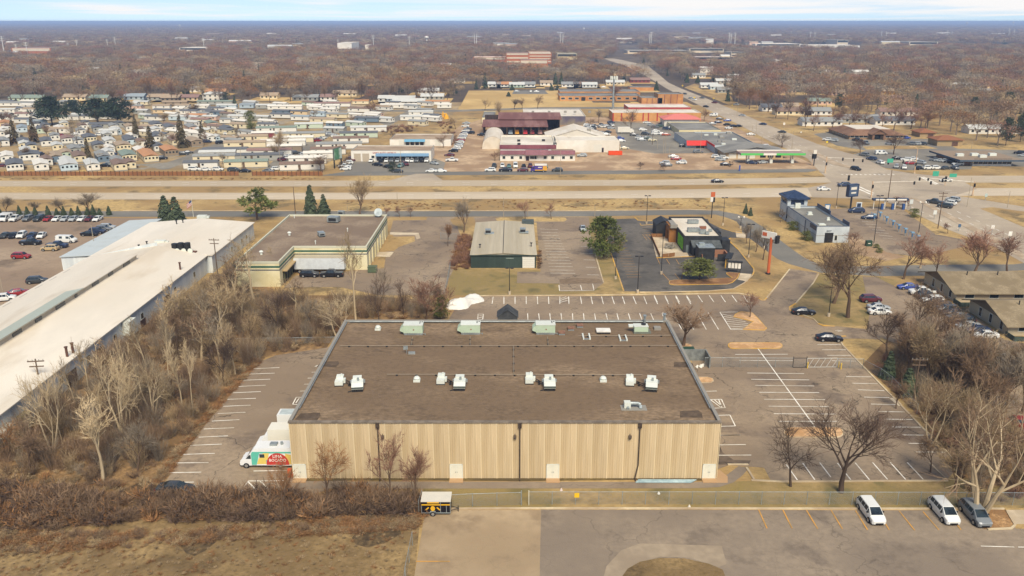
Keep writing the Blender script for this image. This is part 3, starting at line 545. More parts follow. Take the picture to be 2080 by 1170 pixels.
for px0, px1 in ((598, 624), (914.3, 940.6), (1109.6, 1135.5), (1425, 1451.5)):
    a, b = P(px0, 971.5).x-BX0, P(px1, 971.5).x-BX0; c = (a+b)/2; q = (b-a)/2
    D_ = MB(); D_.box(-q, -.2, .12, q, -.13, 2.3); dd = D_.build('double_door', mat('white_steel_door', ['dcd8c8', 'd2cdbc'], scale=.7, rough=.5, coord='O'), WH, (c, 0, 0))
    mb = MB(); mb.box(-q, -.23, .12, -q+.08, -.2, 2.3); mb.box(q-.08, -.23, .12, q, -.2, 2.3); mb.box(-q, -.23, 2.22, q, -.201, 2.3); mb.box(-.02, -.215, .12, .02, -.2, 2.22); mb.build('frame', PALEM, dd)
    mb = MB(); mb.box(-.02, -.25, 1.0, .02, -.2, 1.15); h1 = mb.mesh('handle', DARKM); put(h1, 'handle', dd, (.1, 0, 0)); put(h1, 'handle', dd, (-.1, 0, 0))
    mb = MB(); mb.box(-q-.05, -1.25, .0, q+.05, -.14, .12); mb.build('door_step', MATS['sandy_concrete'], WH, (c, 0, 0))
SPOUT = mat('rusty_downspout', ['3a302a', '4d4137'], scale=2, rough=.6)
for px, le in ((767, 0), (1056, 0), (1300, -.35)):
    x = P(px, 857, BH).x - BX0; mb = MB(); mb.box(x-.25, -.42, BH-.75, x+.25, -.2, BH-.05)
    mb.tube((x, -.3, BH-.7), (x, -.3, 2.2), .085, n=8); mb.tube((x, -.3, 2.2), (x+le, -.34, .3), .085, n=8); mb.tube((x+le, -.34, .3), (x+le, -.9, .12), .085, n=8); mb.build('downspout', SPOUT, WH)
for px in (777, 1046, 1280):
    x = P(px, 886, 6.6).x-BX0; mb = MB(); mb.box(x-.2, -.5, 6.35, x+.2, -.1, 6.65); mb.box(x-.13, -.42, 6.2, x+.13, -.12, 6.35, 1); mb.tube((x, -.1, 6.65), (x, -.2, 6.9), .05); mb.build('wall_light', [mat('bronze_housing', ['5d5148'], rough=.5), GLASS], WH)
mb = MB()   # entrance gable behind the roof edge
cx_ = P(1031, 645, 9).x-BX0; mb.box(cx_-1.8, d+.16, 0, cx_+1.8, d+3.2, BH+.7)
mb.gable(cx_-1.8, d+.16, cx_+1.8, d+3.2, BH+.7, BH+2.0, ax='y', ov=.15); mb.build('entrance_gable', mat('slate_cladding', ['3d3e40', '474849'], scale=1), WH)
for px, py in ((625, 843), (1402, 838), (1387, 738), (666, 737)):
    q = P(px, py, BH); mb = MB(); x, y = q.x-BX0, q.y-BY0; mb.prism([(x-1.6, y-1.0), (x+1.5, y-1.1), (x+1.7, y+.3), (x+1.4, y+1.2), (x-1.2, y+1.0)], BH-.252, BH-.235); mb.build('drain_stain', mat('damp_roof_patch', ['544638', '5f5042'], scale=1, big=.3), WH)
RZ = BH-.25
def rp(x, y, z=RZ): q = P(x, y, z); return (q.x, q.y, z)
def rtu(px, py, label):
    e = auto(empty('rooftop_unit', rp(px, py)), 'large mint green rooftop air handler', 'on the far warehouse roof edge', 'air conditioner', 'big rooftop units')
    mb = MB(); mb.box(-1.55, 0, .35, 1.75, 2.1, 1.75); mb.build('casing', MINT, e)
    mb = MB(); mb.box(-1.6, -.03, 1.752, 1.8, 2.15, 1.85); mb.build('top_panel', PALEM, e)
    mb = MB(); v = [(-1.55, .1, .45), (-1.55, 2, .45), (-2.2, .1, .75), (-2.2, 2, .75), (-1.55, .1, 1.7), (-1.55, 2, 1.7), (-2.15, .1, 1.1), (-2.15, 2, 1.1)]
    mb.add(v, ((0, 2, 6, 4), (1, 5, 7, 3), (2, 3, 7, 6), (4, 6, 7, 5), (0, 1, 3, 2))); mb.build('intake_hood', MINT, e)
    mb = MB(); mb.box(-1.5, .05, .0, 1.7, 2.05, .35)
    for i in range(8): mb.box(-1.4+i*.42, -.06, .2, -1.2+i*.42, .0, .42)
    mb.tube((1.75, .3, .2), (2.2, .1, .2), .06); mb.tube((2.2, .1, 0), (2.2, .1, .3), .06); mb.build('base_rail', STEEL, e)
    for i, (x, y) in enumerate(((1.1, 1.5), (1.1, .9), (1.45, 1.5))): mb = MB(); mb.box(x, y, 1.852, x+.22, y+.3, 1.88); mb.build('vent', DARKM, e)
    mb = MB(); mb.tube((.2, -.06, 1.0), (.2, 0, 1.0), .12, n=8); mb.build('gauge', mat('rust_badge', ['8a5a44'], rough=.7), e)
    return e
rtu(838, 681, 0); rtu(954.5, 680, 0); rtu(1107, 680, 0)
e = tag(empty('rooftop_unit', rp(1300, 678)), 'smaller mint green rooftop unit with white hood beside the corner hatch', 'air conditioner', 'big rooftop units')
mb = MB(); mb.box(-1.0, 0, .35, 1.4, 1.6, 1.25); mb.build('casing', MINT, e); mb = MB(); mb.box(-1.05, -.03, 1.252, 1.45, 1.65, 1.33); mb.build('top_panel', PALEM, e)
mb = MB(); mb.box(-1.9, .7, .95, -1.0, 1.55, 1.25); mb.build('intake_hood', PALEM, e); mb = MB(); mb.tube((.7, 1.0, 1.33), (.7, 1.0, 1.5), .42, n=12); mb.build('fan', DARKM, e); mb = MB(); mb.box(-1.1, -.1, 0, 1.9, 1.65, .3); mb.build('base_rail', mat('dull_rail', ['6c6f66'], rough=.6), e)
for i, (xl, yl, xr, yr) in enumerate(((689, 785, 726, 797), (895.5, 782, 933, 795), (1076, 781, 1117, 795), (1280, 785, 1323, 797))):
    e = auto(empty('condenser_unit', rp(xl, yl), R((-4, 0, 0, 6)[i]*-1)), 'small pale rooftop unit', 'piped to a larger unit on the warehouse', 'air conditioner', 'small rooftop units')
    mb = MB(); mb.box(-.65, .0, .15, .55, 1.2, .75); mb.box(-.55, 1.2, .15, .5, 2.3, 1.0); mb.build('casing', PALEM, e)
    mb = MB(); mb.box(.55, .7, .2, .85, 1.4, .8); mb.tube((.2, 1.7, 1.0), (.2, 1.7, 1.3), .14); mb.build('control_box', MATS['pale_enamel'], e)
    mb = MB(); mb.box(-.7, -.05, 0, .6, 2.35, .15); mb.build('base_rail', DARKM, e)
    e = auto(empty('heater_unit', rp(xr, yr), R((-8, 0, 0, 10)[i]*-1)), 'pale hooded rooftop unit', 'amid the tan warehouse roof', 'air conditioner', 'hooded rooftop units')
    mb = MB(); mb.box(-.85, .9, .3, .85, 2.3, 1.15); mb.box(-.7, 2.3, .3, .6, 3.3, 1.3); mb.build('casing', PALEM, e)
    mb = MB(); mb.add([(-.85, .9, 1.1), (.85, .9, 1.1), (.85, 0, .8), (-.85, 0, .8), (-.85, .9, .4), (.85, .9, .4), (.85, 0, .45), (-.85, 0, .45)], ((0, 1, 2, 3), (0, 3, 7, 4), (1, 5, 6, 2), (4, 7, 6, 5))); mb.build('hood', PALEM, e)
    mb = MB(); mb.box(-.78, .06, .47, .78, .5, .76); mb.build('grille', mat('grey_green_grille', ['5c625d', '4a504c'], scale=4, st=(6, 1, 1)), e)  # streaked dark grey-green grille filling the hood mouth
    mb = MB(); mb.box(-.8, .1, 0, .8, 3.2, .28); mb.tube((-1.4, .1, .1), (-.8, .1, .25), .07); mb.build('base_rail', DARKM, e)
    mb = MB(); mb.tube((.1, 1.6, 1.15), (.1, 1.6, 1.6), .16, n=8); mb.box(-1.1, 2.2, .5, 1.1, 2.5, .9); mb.build('flue', STEEL, e)
    mb = MB(); a, b = Vector(rp(xl, yl)), Vector(rp(xr, yr))
    for k in (.9, 1.7):
        p0, p1 = Vector((a.x+.7, a.y+k, RZ+.3)), Vector((b.x-.8, b.y+k+.6, RZ+.3)); mb.tube(p0, p1, .06)
        mb.box(p0.lerp(p1, .5).x-.15, p0.lerp(p1, .5).y-.15, RZ, p0.lerp(p1, .5).x+.15, p0.lerp(p1, .5).y+.15, RZ+.24)
    auto(mb.build('refrigerant_pipe', DARKM), 'pair of short dark pipes', 'linking two rooftop units on the warehouse', 'pipe', 'unit pipes')
for px, py in ((768, 669.5), (847, 774), (1225, 774)):
    e = auto(empty('roof_vent', rp(px, py)), 'round white turbine vent', 'on the brown warehouse roof', 'vent', 'roof vents')
    mb = MB(); mb.box(-.5, -.5, 0, .5, .5, .3); mb.build('curb', PALEM, e); mb = MB(); mb.tube((0, 0, .3), (0, 0, .5), .36, .42, 12); mb.tube((0, 0, .5), (0, 0, .75), .5, .3, 12); mb.build('cap', PALEM, e, smooth=False)
e = tag(empty('exhaust_blower', rp(1276, 831)), 'small blower with bent pale duct near the front roof edge', 'blower')
mb = MB(); mb.box(-.55, 0, .1, .35, .9, .95); mb.build('casing', PALEM, e); mb = MB(); mb.box(-1, -.5, 0, 2.6, 1.2, .06); mb.build('base_slab', COPE, e)
mb = MB(); mb.tube((.35, .5, .65), (1.45, .5, .65), .25, n=10); mb.tube((1.45, .5, .65), (1.75, .3, .5), .25, n=10); mb.tube((1.75, .3, .5), (1.75, .1, .06), .25, n=10); mb.build('duct', STEEL, e); mb = MB(); mb.tube((-.05, -.3, .15), (-.05, .0, .3), .2, n=8); mb.build('outlet', STEEL, e)
e = tag(empty('roof_hatch', rp(1226, 679)), 'flat white rectangular roof skylight above twin rails', 'skylight')
mb = MB(); mb.box(-1.2, 0, .35, 1.25, 1.7, .55); mb.build('lid', mat('white_lid', ['dcd7d0'], rough=.4), e); mb = MB(); mb.box(-1.05, .1, 0, 1.1, 1.6, .35); mb.build('curb', DARKM, e)
tag(addbox('roof_hatch', COPE, None, *(lambda q: (q[0]-.6, q[1], RZ, q[0]+.6, q[1]+1.1, RZ+.45))(rp(1336, 671))), 'small grey roof hatch at the far right roof corner', 'hatch')
for px, py in ((1141, 681), (1160, 672), (1178, 666)):
    q = rp(px, py); e = auto(empty('roof_curb', q), 'low rust brown box curb', 'left of the white skylight', 'curb', 'rust topped curbs')
    mb = MB(); mb.box(-.55, 0, .3, .6, 1.2, .45); mb.build('lid', mat('rusty_lid', ['7c5a48', '8a6652'], scale=2), e); mb = MB(); mb.box(-.5, .05, 0, .55, 1.15, .3); mb.build('side', STEEL, e)
for px, py in ((1192, 690), (1267, 693)):
    q = rp(px, py); e = auto(empty('equipment_rails', q), 'pair of pale sleeper rails', 'lying empty on the warehouse roof', 'rails', 'empty equipment rails')
    for s in (-.55, .55): mb = MB(); mb.box(s-.12, 0, 0, s+.12, 2.4, .3); mb.build('rail', PALEM, e)
    mb = MB(); mb.box(-.43, 0, 0, .43, .2, .2); mb.build('crossbar', STEEL, e)
PIPEM = mat('pale_gas_pipe', ['978a79', '8a7e6e'], rough=.6)
for pts, lb in ((((690, 702), (1376, 701.5)), 'long pale gas pipe crossing the warehouse roof side to side'), (((786, 760), (1305, 761)), 'pale gas pipe behind the row of hooded rooftop units'), (((1043, 702), (1043.5, 759)), 'short pale gas pipe running front to back at mid roof'),
                (((1175, 682), (1362, 681)), 'short pale gas pipe beneath the white skylight'), (((838, 684), (835, 702)), 'tiny gas branch pipe below the leftmost mint unit'), (((955, 683), (955, 702)), 'tiny gas branch pipe below the middle mint unit'), (((1112, 684), (1114, 702)), 'tiny gas branch pipe below the rightmost mint unit')):
    a, b = Vector(rp(*pts[0], RZ+.25)), Vector(rp(*pts[1], RZ+.25)); e = tag(empty('gas_pipe', (a.x, a.y, RZ)), lb, 'pipe', 'roof gas pipes')
    mb = MB(); mb.tube((0, 0, .25), (b.x-a.x, b.y-a.y, .25), .045); mb.build('pipe', PIPEM, e); k = max(1, int((b-a).length/3.2))
    for i in range(k+1): c = (b-a)*((i+.5)/(k+1)); mb = MB(); mb.box(c.x-.16, c.y-.12, 0, c.x+.16, c.y+.12, .19); mb.build('support_block', DARKM, e)
for px, py, lb in ((1309, 655, 'grey flue pipe standing at the far roof edge'), (1349, 652, 'white capped pipe at the far right roof corner')):
    q = rp(px, py+3); mb = MB(); mb.tube((0, 0, 0), (0, 0, 1.5), .22, n=10); mb.tube((0, 0, 1.5), (0, 0, 1.7), .35, .3, 10); tag(mb.build('flue_pipe', STEEL, None, q), lb, 'flue')
q = rp(826, 719); mb = MB(); mb.tube((0, 0, 0), (0, 0, 1), .04); mb.quad((-.5, 0, .7), (.2, .2, .7), (.2, .2, 1.4), (-.5, 0, 1.4)); mb.box(.3, -.2, 0, 1.4, .1, .4); tag(mb.build('roof_antenna', STEEL, None, q), 'small grey antenna panel on the left part of the roof', 'antenna')
mb = MB(); q = P(1290, 977)
for i in range(5): mb.tube((i*.12, -.5+i*.16, .12+.05*(i % 2)), (7.6+i*.2, -.55+i*.16, .12), .08)
tag(mb.build('pipe_stack', mat('pale_blue_pipe', ['8fa6ad', '9fb2b6']), None, (q.x, q.y, 0)), 'stack of pale blue pipes lying along the foot of the wall', 'pipes')
# ---- long white shed on the left ------------------------------------------
e = tag(empty('white_shed', (-104, 78, 0)), 'long white roofed metal shed with a clerestory ridge at left', 'shed')
L1 = 122.0; wm = MB()
wm.add([(28, 0, 0), (28, L1, 0), (28, L1, 4.6), (28, 0, 4.6)], ((0, 1, 2, 3),)); wm.add([(0, 0, 0), (0, L1, 0), (0, L1, 4.6), (0, 0, 4.6)], ((3, 2, 1, 0),))
for y in (0, L1): wm.add([(0, y, 0), (28, y, 0), (28, y, 4.6), (16.5, y, 7), (16.5, y, 8.1), (0, y, 4.6)], ((0, 1, 2, 3, 4, 5),))
wm.build('wall', WCOR, e)
def slab(mb, x0, z0, x1, z1, y0, y1, t=.18, mi=0):
    mb.add([(x0, y0, z0), (x1, y0, z1), (x1, y1, z1), (x0, y1, z0), (x0, y0, z0+t), (x1, y0, z1+t), (x1, y1, z1+t), (x0, y1, z0+t)], ((0, 3, 2, 1), (4, 5, 6, 7), (0, 1, 5, 4), (2, 3, 7, 6), (1, 2, 6, 5), (3, 0, 4, 7)), mi)
mb = MB(); slab(mb, -.5, 4.45, 16.8, 8.1, -.4, 110); mb.build('roof', WROOF, e)
mb = MB(); slab(mb, 28.5, 4.5, 16.5, 7, -.4, L1+.3); slab(mb, -.5, 4.45, 16.5, 7.02, 110.01, L1+.3); mb.build('roof', WROOF, e)
mb = MB(); mb.add([(16.5, 0, 7), (16.5, 110, 7), (16.5, 110, 8.1), (16.5, 0, 8.1)], ((0, 1, 2, 3),)); mb.add([(16.5, 110, 7), (10, 110, 6.5), (16.5, 110, 8.1)], ((0, 1, 2),)); mb.build('clerestory', mat('greyed_siding', ['bfb4a4', 'a99c8b'], scale=.5), e)
mb = MB(); slab(mb, 13.2, 7.55, 16.9, 8.32, 20, 84, .06); mb.build('skylight_strip', mat('translucent_panel', ['aeb3a5', '9da396'], scale=.3, rough=.4), e)
for i in range(14):
    y = 8 + i*7.3; l = (2.2, 3.4, 1.0, 2.8)[i % 4]
    mb = MB(); mb.box(16.5, y, 7.25, 16.62, y+l, 7.85); mb.build('clerestory_window', GLASS, e)
BRN = mat('brown_boarded_door', ['5a4136', '6b5144', '49362e'], scale=1.5, big=.5, coord='O')
for px, py, wd_, hh, m in ((130, 782, 3.4, 2.6, BRN), (194, 735, 3.2, 2.7, BRN), (330, 622, 3.3, 2.6, BRN), (296, 663, 2.4, 1.6, BRN)):
    y = P(px, py).y-78; mb = MB(); mb.box(28, y-wd_/2, .1, 28.1, y+wd_/2, hh); mb.build('loading_door', m, e)
for px, py in ((95, 790), (161, 745), (219, 700), (253, 678), (271, 655), (361, 600), (425, 540), (395, 568)):
    y = P(px, py+8).y-78; win(e, 28, y, 1.6, 1.5, 1.4, 'r')
mb = MB(); y = P(238, 690).y-78; mb.box(28.02, y-1.6, 1.5, 29.6, y+1.4, 4.2); mb.build('wall_unit', PALEM, e)
mb = MB(); mb.box(28.02, 33, 1.2, 29.2, 36, 2.4); mb.build('wall_unit', PALEM, e)
for px, py in ((136, 720), (148, 712), (366, 545)):
    q = P(px, py, 5.3); mb = MB(); mb.tube((q.x+104, q.y-78, 4.6), (q.x+104, q.y-78, 6.6), .22, n=8); mb.tube((q.x+104, q.y-78, 6.6), (q.x+104, q.y-78, 6.75), .32, n=8); mb.build('stovepipe', mat('rusty_pipe', ['5b4036', '6a4c3f']), e)
mb = MB()
for i in range(11): mb.box(1.0, 46+i*6, 4.85, 1.25, 49+i*6, 4.98)
mb.build('snow_guard', COPE, e)
e2 = tag(empty('white_shed', (-104, 200.5, 0)), 'lower white roofed far section of the long shed with black rooftop fans', 'shed')
mb = MB(); mb.box(0, 0, 0, 29.4, 35, 4.55); mb.build('wall', WCOR, e2); mb = MB(); mb.gable(0, 0, 29.4, 35, 4.55, 5.7, 'y', .35, .2); mb.build('roof', WROOF, e2)
for px, py in ((497, 497), (464, 522), (483, 505)): win(e2, 29.4, P(px, py).y-200.5, 1.7, 1.5, 1.2, 'r')
e3 = tag(empty('shed_annex', (-113.5, 203, 0)), 'low pale blue roofed annex against the white shed', 'annex'); mb = MB(); mb.box(0, 0, 0, 9.4, 40, 3.4); mb.build('wall', WCOR, e3); mb = MB(); slab(mb, -.3, 3.41, 9.4, 3.9, -.3, 40.3); mb.build('roof', mat('bluish_roof', ['b9c0c3', 'abb3b8'], scale=.4), e3)
q = P(371, 514, 5.2); e = tag(empty('rooftop_fans', (q.x, q.y, 5.1)), 'cluster of black round fans on a rusty tray atop white shed', 'fans')
mb = MB(); mb.box(-3, -.6, 0, 3, 1.8, .25); mb.build('tray', mat('rust_tray', ['5b3c30', '6d4a3a'], scale=2), e)
for i in range(3): mb = MB(); mb.tube((-2+i*1.6, .5, .25), (-2+i*1.6, .5, 2.6-.2*(i == 0)), .75, n=12); mb.build('fan_drum', mat('black_drum', ['262628'], rough=.5), e); mb = MB(); mb.tube((-1.1+i*1.6, -.5, .8), (-1.1+i*1.6, -.1, .8), .62, .5, 12); mb.build('fan_inlet', PALEM, e)
for px, py, lb in ((325, 498, 'white box unit beside the black fans on shed roof'), (410, 446, 'white ducted unit on the far end of shed roof')):
    q = P(px, py, 5.2); e = tag(empty('rooftop_unit', (q.x, q.y, 5.2)), lb, 'air conditioner'); mb = MB(); mb.box(-1.4, 0, .2, 1.2, 1.5, 1.1); mb.build('casing', PALEM, e); mb = MB(); mb.box(-1.2, .2, 0, 1.1, 1.3, .2); mb.build('base_rail', DARKM, e); mb = MB(); mb.box(1.2, .3, .3, 2, 1.2, .9); mb.build('hood', PALEM, e)
for i, (px, py) in enumerate(((299, 500), (372, 455), (359, 457), (283, 507))):
    q = P(px, py, 5.2); mb = MB(); mb.tube((0, 0, -.6), (0, 0, 1.1), .15, n=8); mb.tube((0, 0, 1.1), (0, 0, 1.3), .3, n=8); auto(mb.build('roof_vent', DARKM, None, q), 'thin dark vent pipe', 'on the white shed roof', 'vent', 'shed vents')
# ---- cream building with green band ---------------------------------------
lx0, lx1, ly, _, ch = ab(482.5, 570.7, 582.6, 532.5, 436); mx1 = P(747, 548).x; my = P(747, 548).y; by = P(1040, 436.4, ch).y; lx0 = min(lx0, P(482, 583).x)
e = tag(empty('cream_building', (lx0, ly, 0)), 'L shaped cream block building with green and navy bands', 'building')
w1, w2, d1, d2 = lx1-lx0, mx1-lx0, my-ly, by-ly
foot = [(0, 0), (w1, 0), (w1, d1), (w2, d1), (w2, d2), (0, d2)]; mb = MB()
for i in range(6):
    a, b = foot[i], foot[(i+1) % 6]; mb.quad((*a, 0), (*b, 0), (*b, ch), (*a, ch))
mb.build('wall', CREAM, e); mb = MB(); mb.prism([(.3, .3), (w1-.3, .3), (w1-.3, d1+.3), (w2-.3, d1+.3), (w2-.3, d2-.3), (.3, d2-.3)], ch-.5, ch-.35); mb.build('roof', GRAV2, e)
def loop(mb, pts, z0, z1, t, o):
    n = len(pts); c = []
    for i in range(n):
        a, b, q = Vector(pts[i-1]), Vector(pts[i]), Vector(pts[(i+1) % n]); d1_, d2_ = (b-a).normalized(), (q-b).normalized()
        n1_, n2_ = Vector((d1_.y, -d1_.x)), Vector((d2_.y, -d2_.x)); mvec = (n1_+n2_); c.append(mvec)
    for i in range(n):
        j = (i+1) % n; a, b = Vector(pts[i]), Vector(pts[j])
        ao, bo, ai, bi = a+c[i]*o, b+c[j]*o, a-c[i]*t, b-c[j]*t
        mb.quad((*ao, z0), (*bo, z0), (*bo, z1), (*ao, z1)); mb.quad((*ai, z1), (*ao, z1), (*bo, z1), (*bi, z1)); mb.quad((*ai, z0), (*ai, z1), (*bi, z1), (*bi, z0)); mb.quad((*ao, z0), (*ai, z0), (*bi, z0), (*bo, z0))
for nm, z0, z1, t, o, m in (('coping', ch-.36, ch+.12, .3, .06, mat('cream_coping', ['c9c6b2', 'b9b7a4'], scale=1)), ('green_band', ch*.775, ch*.845, .0, .05, plain('2f5c4c')), ('navy_band', ch*.665, ch*.70, .0, .05, plain('353c58'))):
    mb = MB(); loop(mb, foot, z0, z1, t, o); mb.build(nm, m, e)
mb = MB(); mb.box(w1+.02, 2.5, .1, w1+.12, d1-1.5, ch*.52); mb.build('dock_opening', mat('dark_dock', ['2b2a26', '3a372f'], scale=1), e)
for k in range(4): mb = MB(); mb.box(w1+.12, 3+k*(d1-5)/4, .1, w1+.3, 3.4+k*(d1-5)/4, ch*.52); mb.build('dock_post', mat('green_dock_post', ['5d6247', '6c6a48'], scale=2), e)
mb = MB(); mb.box(w1+.02, 2.2, ch*.52, w1+1.2, d1-1.2, ch*.56); mb.build('dock_awning', mat('tan_awning', ['b39c76', 'a48d69']), e)
for k in range(7): mb = MB(); mb.box(w2, d1+3+k*(d2-d1)/8, 0, w2+.25, d1+3.6+k*(d2-d1)/8, ch*.64); mb.build('pilaster', CREAM, e)
for k in range(3): win(e, w2, d1+(d2-d1)*(.55+.14*k), 1.4, 1.4, 2.4, 'r')
for px, py, kind in ((675, 453, 'u'), (655, 482, 'u2'), (588, 478, 'v'), (531, 517, 'v'), (692, 438, 's'), (769, 441, 'd'), (706, 470, 'p'), (641, 496, 'p'), (598, 443, 'p')):
    q = P(px, py, ch-.35); L = (q.x, q.y, ch-.35)
    if kind in 'uu2s':
        e9 = auto(empty('rooftop_unit', L, R(25 if kind == 'u2' else -12)), {'u': 'large grey boxy rooftop unit', 'u2': 'narrow bluish rooftop unit', 's': 'small grey rooftop unit'}[kind], 'on the cream building roof', 'air conditioner')
        s = {'u': (1.6, 2.2, 1.7), 'u2': (.8, 2.4, 1.2), 's': (.9, 1.2, 1.3)}[kind]; mb = MB(); mb.box(-s[0], 0, .3, s[0], s[1], s[2]); mb.build('casing', STEEL, e9); mb = MB(); mb.box(-s[0]*.9, .1, 0, s[0]*.9, s[1]*.9, .3); mb.build('base_rail', DARKM, e9); mb = MB(); mb.box(-s[0]*.7, -.04, .5, s[0]*.7, 0, s[2]-.3); mb.build('grille', DARKM, e9)
    elif kind == 'd':
        e9 = tag(empty('satellite_dish', L), 'grey satellite dish at the far corner of cream building roof', 'dish'); mb = MB(); mb.tube((0, 0, 0), (0, 0, 1.1), .08); mb.build('mast', DARKM, e9); mb = MB(); mb.tube((0, -.3, 1.5), (0, .05, 1.35), 1.2, .2, 16); mb.build('bowl', STEEL, e9)
    else:
        mb = MB(); mb.tube((0, 0, 0), (0, 0, .7), .3 if kind == 'v' else .12, n=10); mb.tube((0, 0, .7), (0, 0, 1.0), .55 if kind == 'v' else .2, .3 if kind == 'v' else .15, 10)
        auto(mb.build('roof_vent', PALEM, None, L), 'white mushroom vent' if kind == 'v' else 'small white vent pipe', 'on the cream building roof', 'vent', 'cream building vents')
# ---- dark green metal building --------------------------------------------
X0, X1, Y0, Y1, h = ab(956.6, 1088.5, 544.4, 518.3, 452.6)
e = tag(empty('green_building', (X0, Y0, 0)), 'dark green metal building with pale seamed roof and white door', 'building'); w, d = X1-X0, Y1-Y0
mb = MB(); mb.box(0, 0, 0, w, d, h); ns = 40
for i in range(ns): mb.box(i*w/ns, -.04, .1, i*w/ns+.08, 0.0, h-.1)
mb.build('wall', DKGREEN, e); mb = MB(); mb.gable(0, 0, w, d, h, h+.55, 'y', .25, .12)
for i in range(1, 14):
    x = i*w/14; z = h+.12+.55*(1-abs(x-w/2)/(w/2)); mb.box(x-.03, -.2, z, x+.03, d+.2, z+.06)
mb.build('roof', SEAM, e); gdoor(e, P(1073.5, 544).x-X0, .05, 3.1, h*.82); mb = MB(); mb.box(-.28, -.28, h-.1, w+.28, -.05, h+.1); mb.build('gutter', DKGREEN, e)
mb = MB(); mb.box(w*.54, -.06, h*.72, w*.66, -.04, h*.8); mb.build('number_plate', mat('faded_plate', ['77837c']), e)
mb = MB(); mb.box(w*.81, d-2.6, h, w+.3, d-.4, h+1.2); mb.build('parapet_return', mat('slate_trim', ['4a5354']), e)
mb = MB(); mb.tube((w*.495, -.25, h+.7), (w*.495, d+.25, h+.7), .1); mb.build('ridge_cap', DARKM, e)
for px, py in ((991.5, 475), (1062, 473)):
    q = P(px, py, h+.5); e9 = auto(empty('rooftop_unit', (q.x, q.y, h+.45)), 'grey rooftop unit', 'on the pale seamed roof of green building', 'air conditioner'); mb = MB(); mb.box(-.8, 0, .2, .8, 1.7, 1.2); mb.build('casing', STEEL, e9); mb = MB(); mb.box(-.7, -.03, .3, .7, 0, 1.0); mb.build('grille', DARKM, e9); mb = MB(); mb.box(-.9, -.3, 0, 1.6, 1.8, .2); mb.build('base_rail', STEEL, e9)
for px, py in ((975, 503), (1079, 500)):
    q = P(px, py, h+.3); mb = MB(); mb.tube((0, 0, 0), (0, 0, 1), .12); mb.box(-.3, -.3, .9, .3, .3, 1.05); auto(mb.build('roof_vent', DARKM, None, (q.x, q.y, h+.2)), 'thin dark vent', 'on the pale roof of green building', 'vent')
# ---- black restaurant with white roof --------------------------------------
X0, X1, Y0, Y1, h = ab(1388, 1463.5, 513.5, 480.2, 440.5)
e = block('restaurant', 'black clad restaurant with white roof and bright green panel', X0, X1, Y0, Y1, h, BLACKP, WROOF, .35, BLACKP); w, d = X1-X0, Y1-Y0
mb = MB(); mb.box(-.1, 1.2, .6, -.002, 8.2, h-.8); mb.build('green_panel', mat('leaf_green_panel', ['6fae2e', '7dbb38', '629a28'], scale=2, big=.4), e)
mb = MB(); mb.box(-2.0, 11, 0, -.02, 12.6, h+.2); mb.box(-2.0, 12.6, 2.9, -.02, 15.4, h+.2); mb.box(-2.0, 15.4, 0, -.02, 17, h+.2); mb.build('timber_porch', mat('honey_timber', ['9a6a38', '8a5c30'], scale=1.5), e)
mb = MB(); mb.box(-1.9, 10.2, h-.2, .1, 10.9, h+.8); mb.box(-1.5, 10.9, h+.21, -.02, 17, h+.6); mb.build('porch_fascia', COPE, e)
mb = MB(); mb.box(-4.6, d-6, 0, -.02, d, 3.6); mb.gable(-4.6, d-6, -.02, d, 3.6, h+.2, 'y', .2); mb.build('side_gable', BLACKP, e)
for y in (9.2, 13.9): win(e, -.02, y, .3, 1.5, 2.4, 'l', BLACKP)
mb = MB(); mb.box(w*.18, -3.6, 0, w*.94, -.02, h*.52); mb.build('rear_lean_to', BLACKP, e); mb = MB(); mb.add([(w*.17, -3.8, h*.52), (w*.95, -3.8, h*.52), (w*.95, -.02, h*.78), (w*.17, -.02, h*.78), (w*.17, -3.8, h*.52-.12), (w*.95, -3.8, h*.52-.12)], ((0, 1, 2, 3), (4, 5, 1, 0))); mb.add([(w*.18, -3.6, h*.5), (w*.18, -.02, h*.5), (w*.18, -.02, h*.77)], ((0, 1, 2),)); mb.build('lean_to_roof', mat('grey_lean_to_roof', ['4b4f50', '575b5c'], scale=1), e)
mb = MB(); mb.box(w*.06, -.1, .1, w*.13, -.02, 2.2); mb.build('back_door', mat('grey_door', ['5f676a']), e)
for y0, l, hh in ((-.8, 4, h*.8), (9.5, 5, h*.75)): mb = MB(); mb.box(w+.02, y0, 0, w+2.2, y0+l, hh); mb.build('drive_through_bay', BLACKP, e)
for px, py in ((1409, 473), (1408, 455)): q = P(px, py, h-.3); 
for px, py, s, lb in ((1410, 472, (1.7, 1.6, 1.1), 'lower grey louvred unit on the white restaurant roof'), (1408.5, 455, (1.5, 1.5, 1.1), 'upper grey louvred unit on the white restaurant roof'), (1428, 476, (.8, .9, 1.3), 'steel exhaust fan near front of restaurant roof'), (1428, 466, (.9, .7, .9), 'rust brown box on the white restaurant roof'), (1437, 477, (.5, .6, .9), 'small pale vent in the cluster on restaurant roof'), (1443, 471, (.5, .5, .8), 'small round vent right of the cluster on restaurant roof')):
    q = P(px, py, h-.3); e9 = tag(empty('rooftop_unit', (q.x, q.y, h-.35)), lb, 'air conditioner', 'restaurant rooftop units'); mb = MB(); mb.box(-s[0], 0, .15, s[0], s[1], s[2]); mb.build('casing', mat('rust_box', ['8a5a44']) if 'rust' in lb else STEEL, e9); mb = MB()
    for k in range(4): mb.box(-s[0]*.9+k*s[0]*.45, .15, s[2]+.001, -s[0]*.6+k*s[0]*.45, s[1]-.15, s[2]+.08)
    mb.build('louvre', COPE, e9)
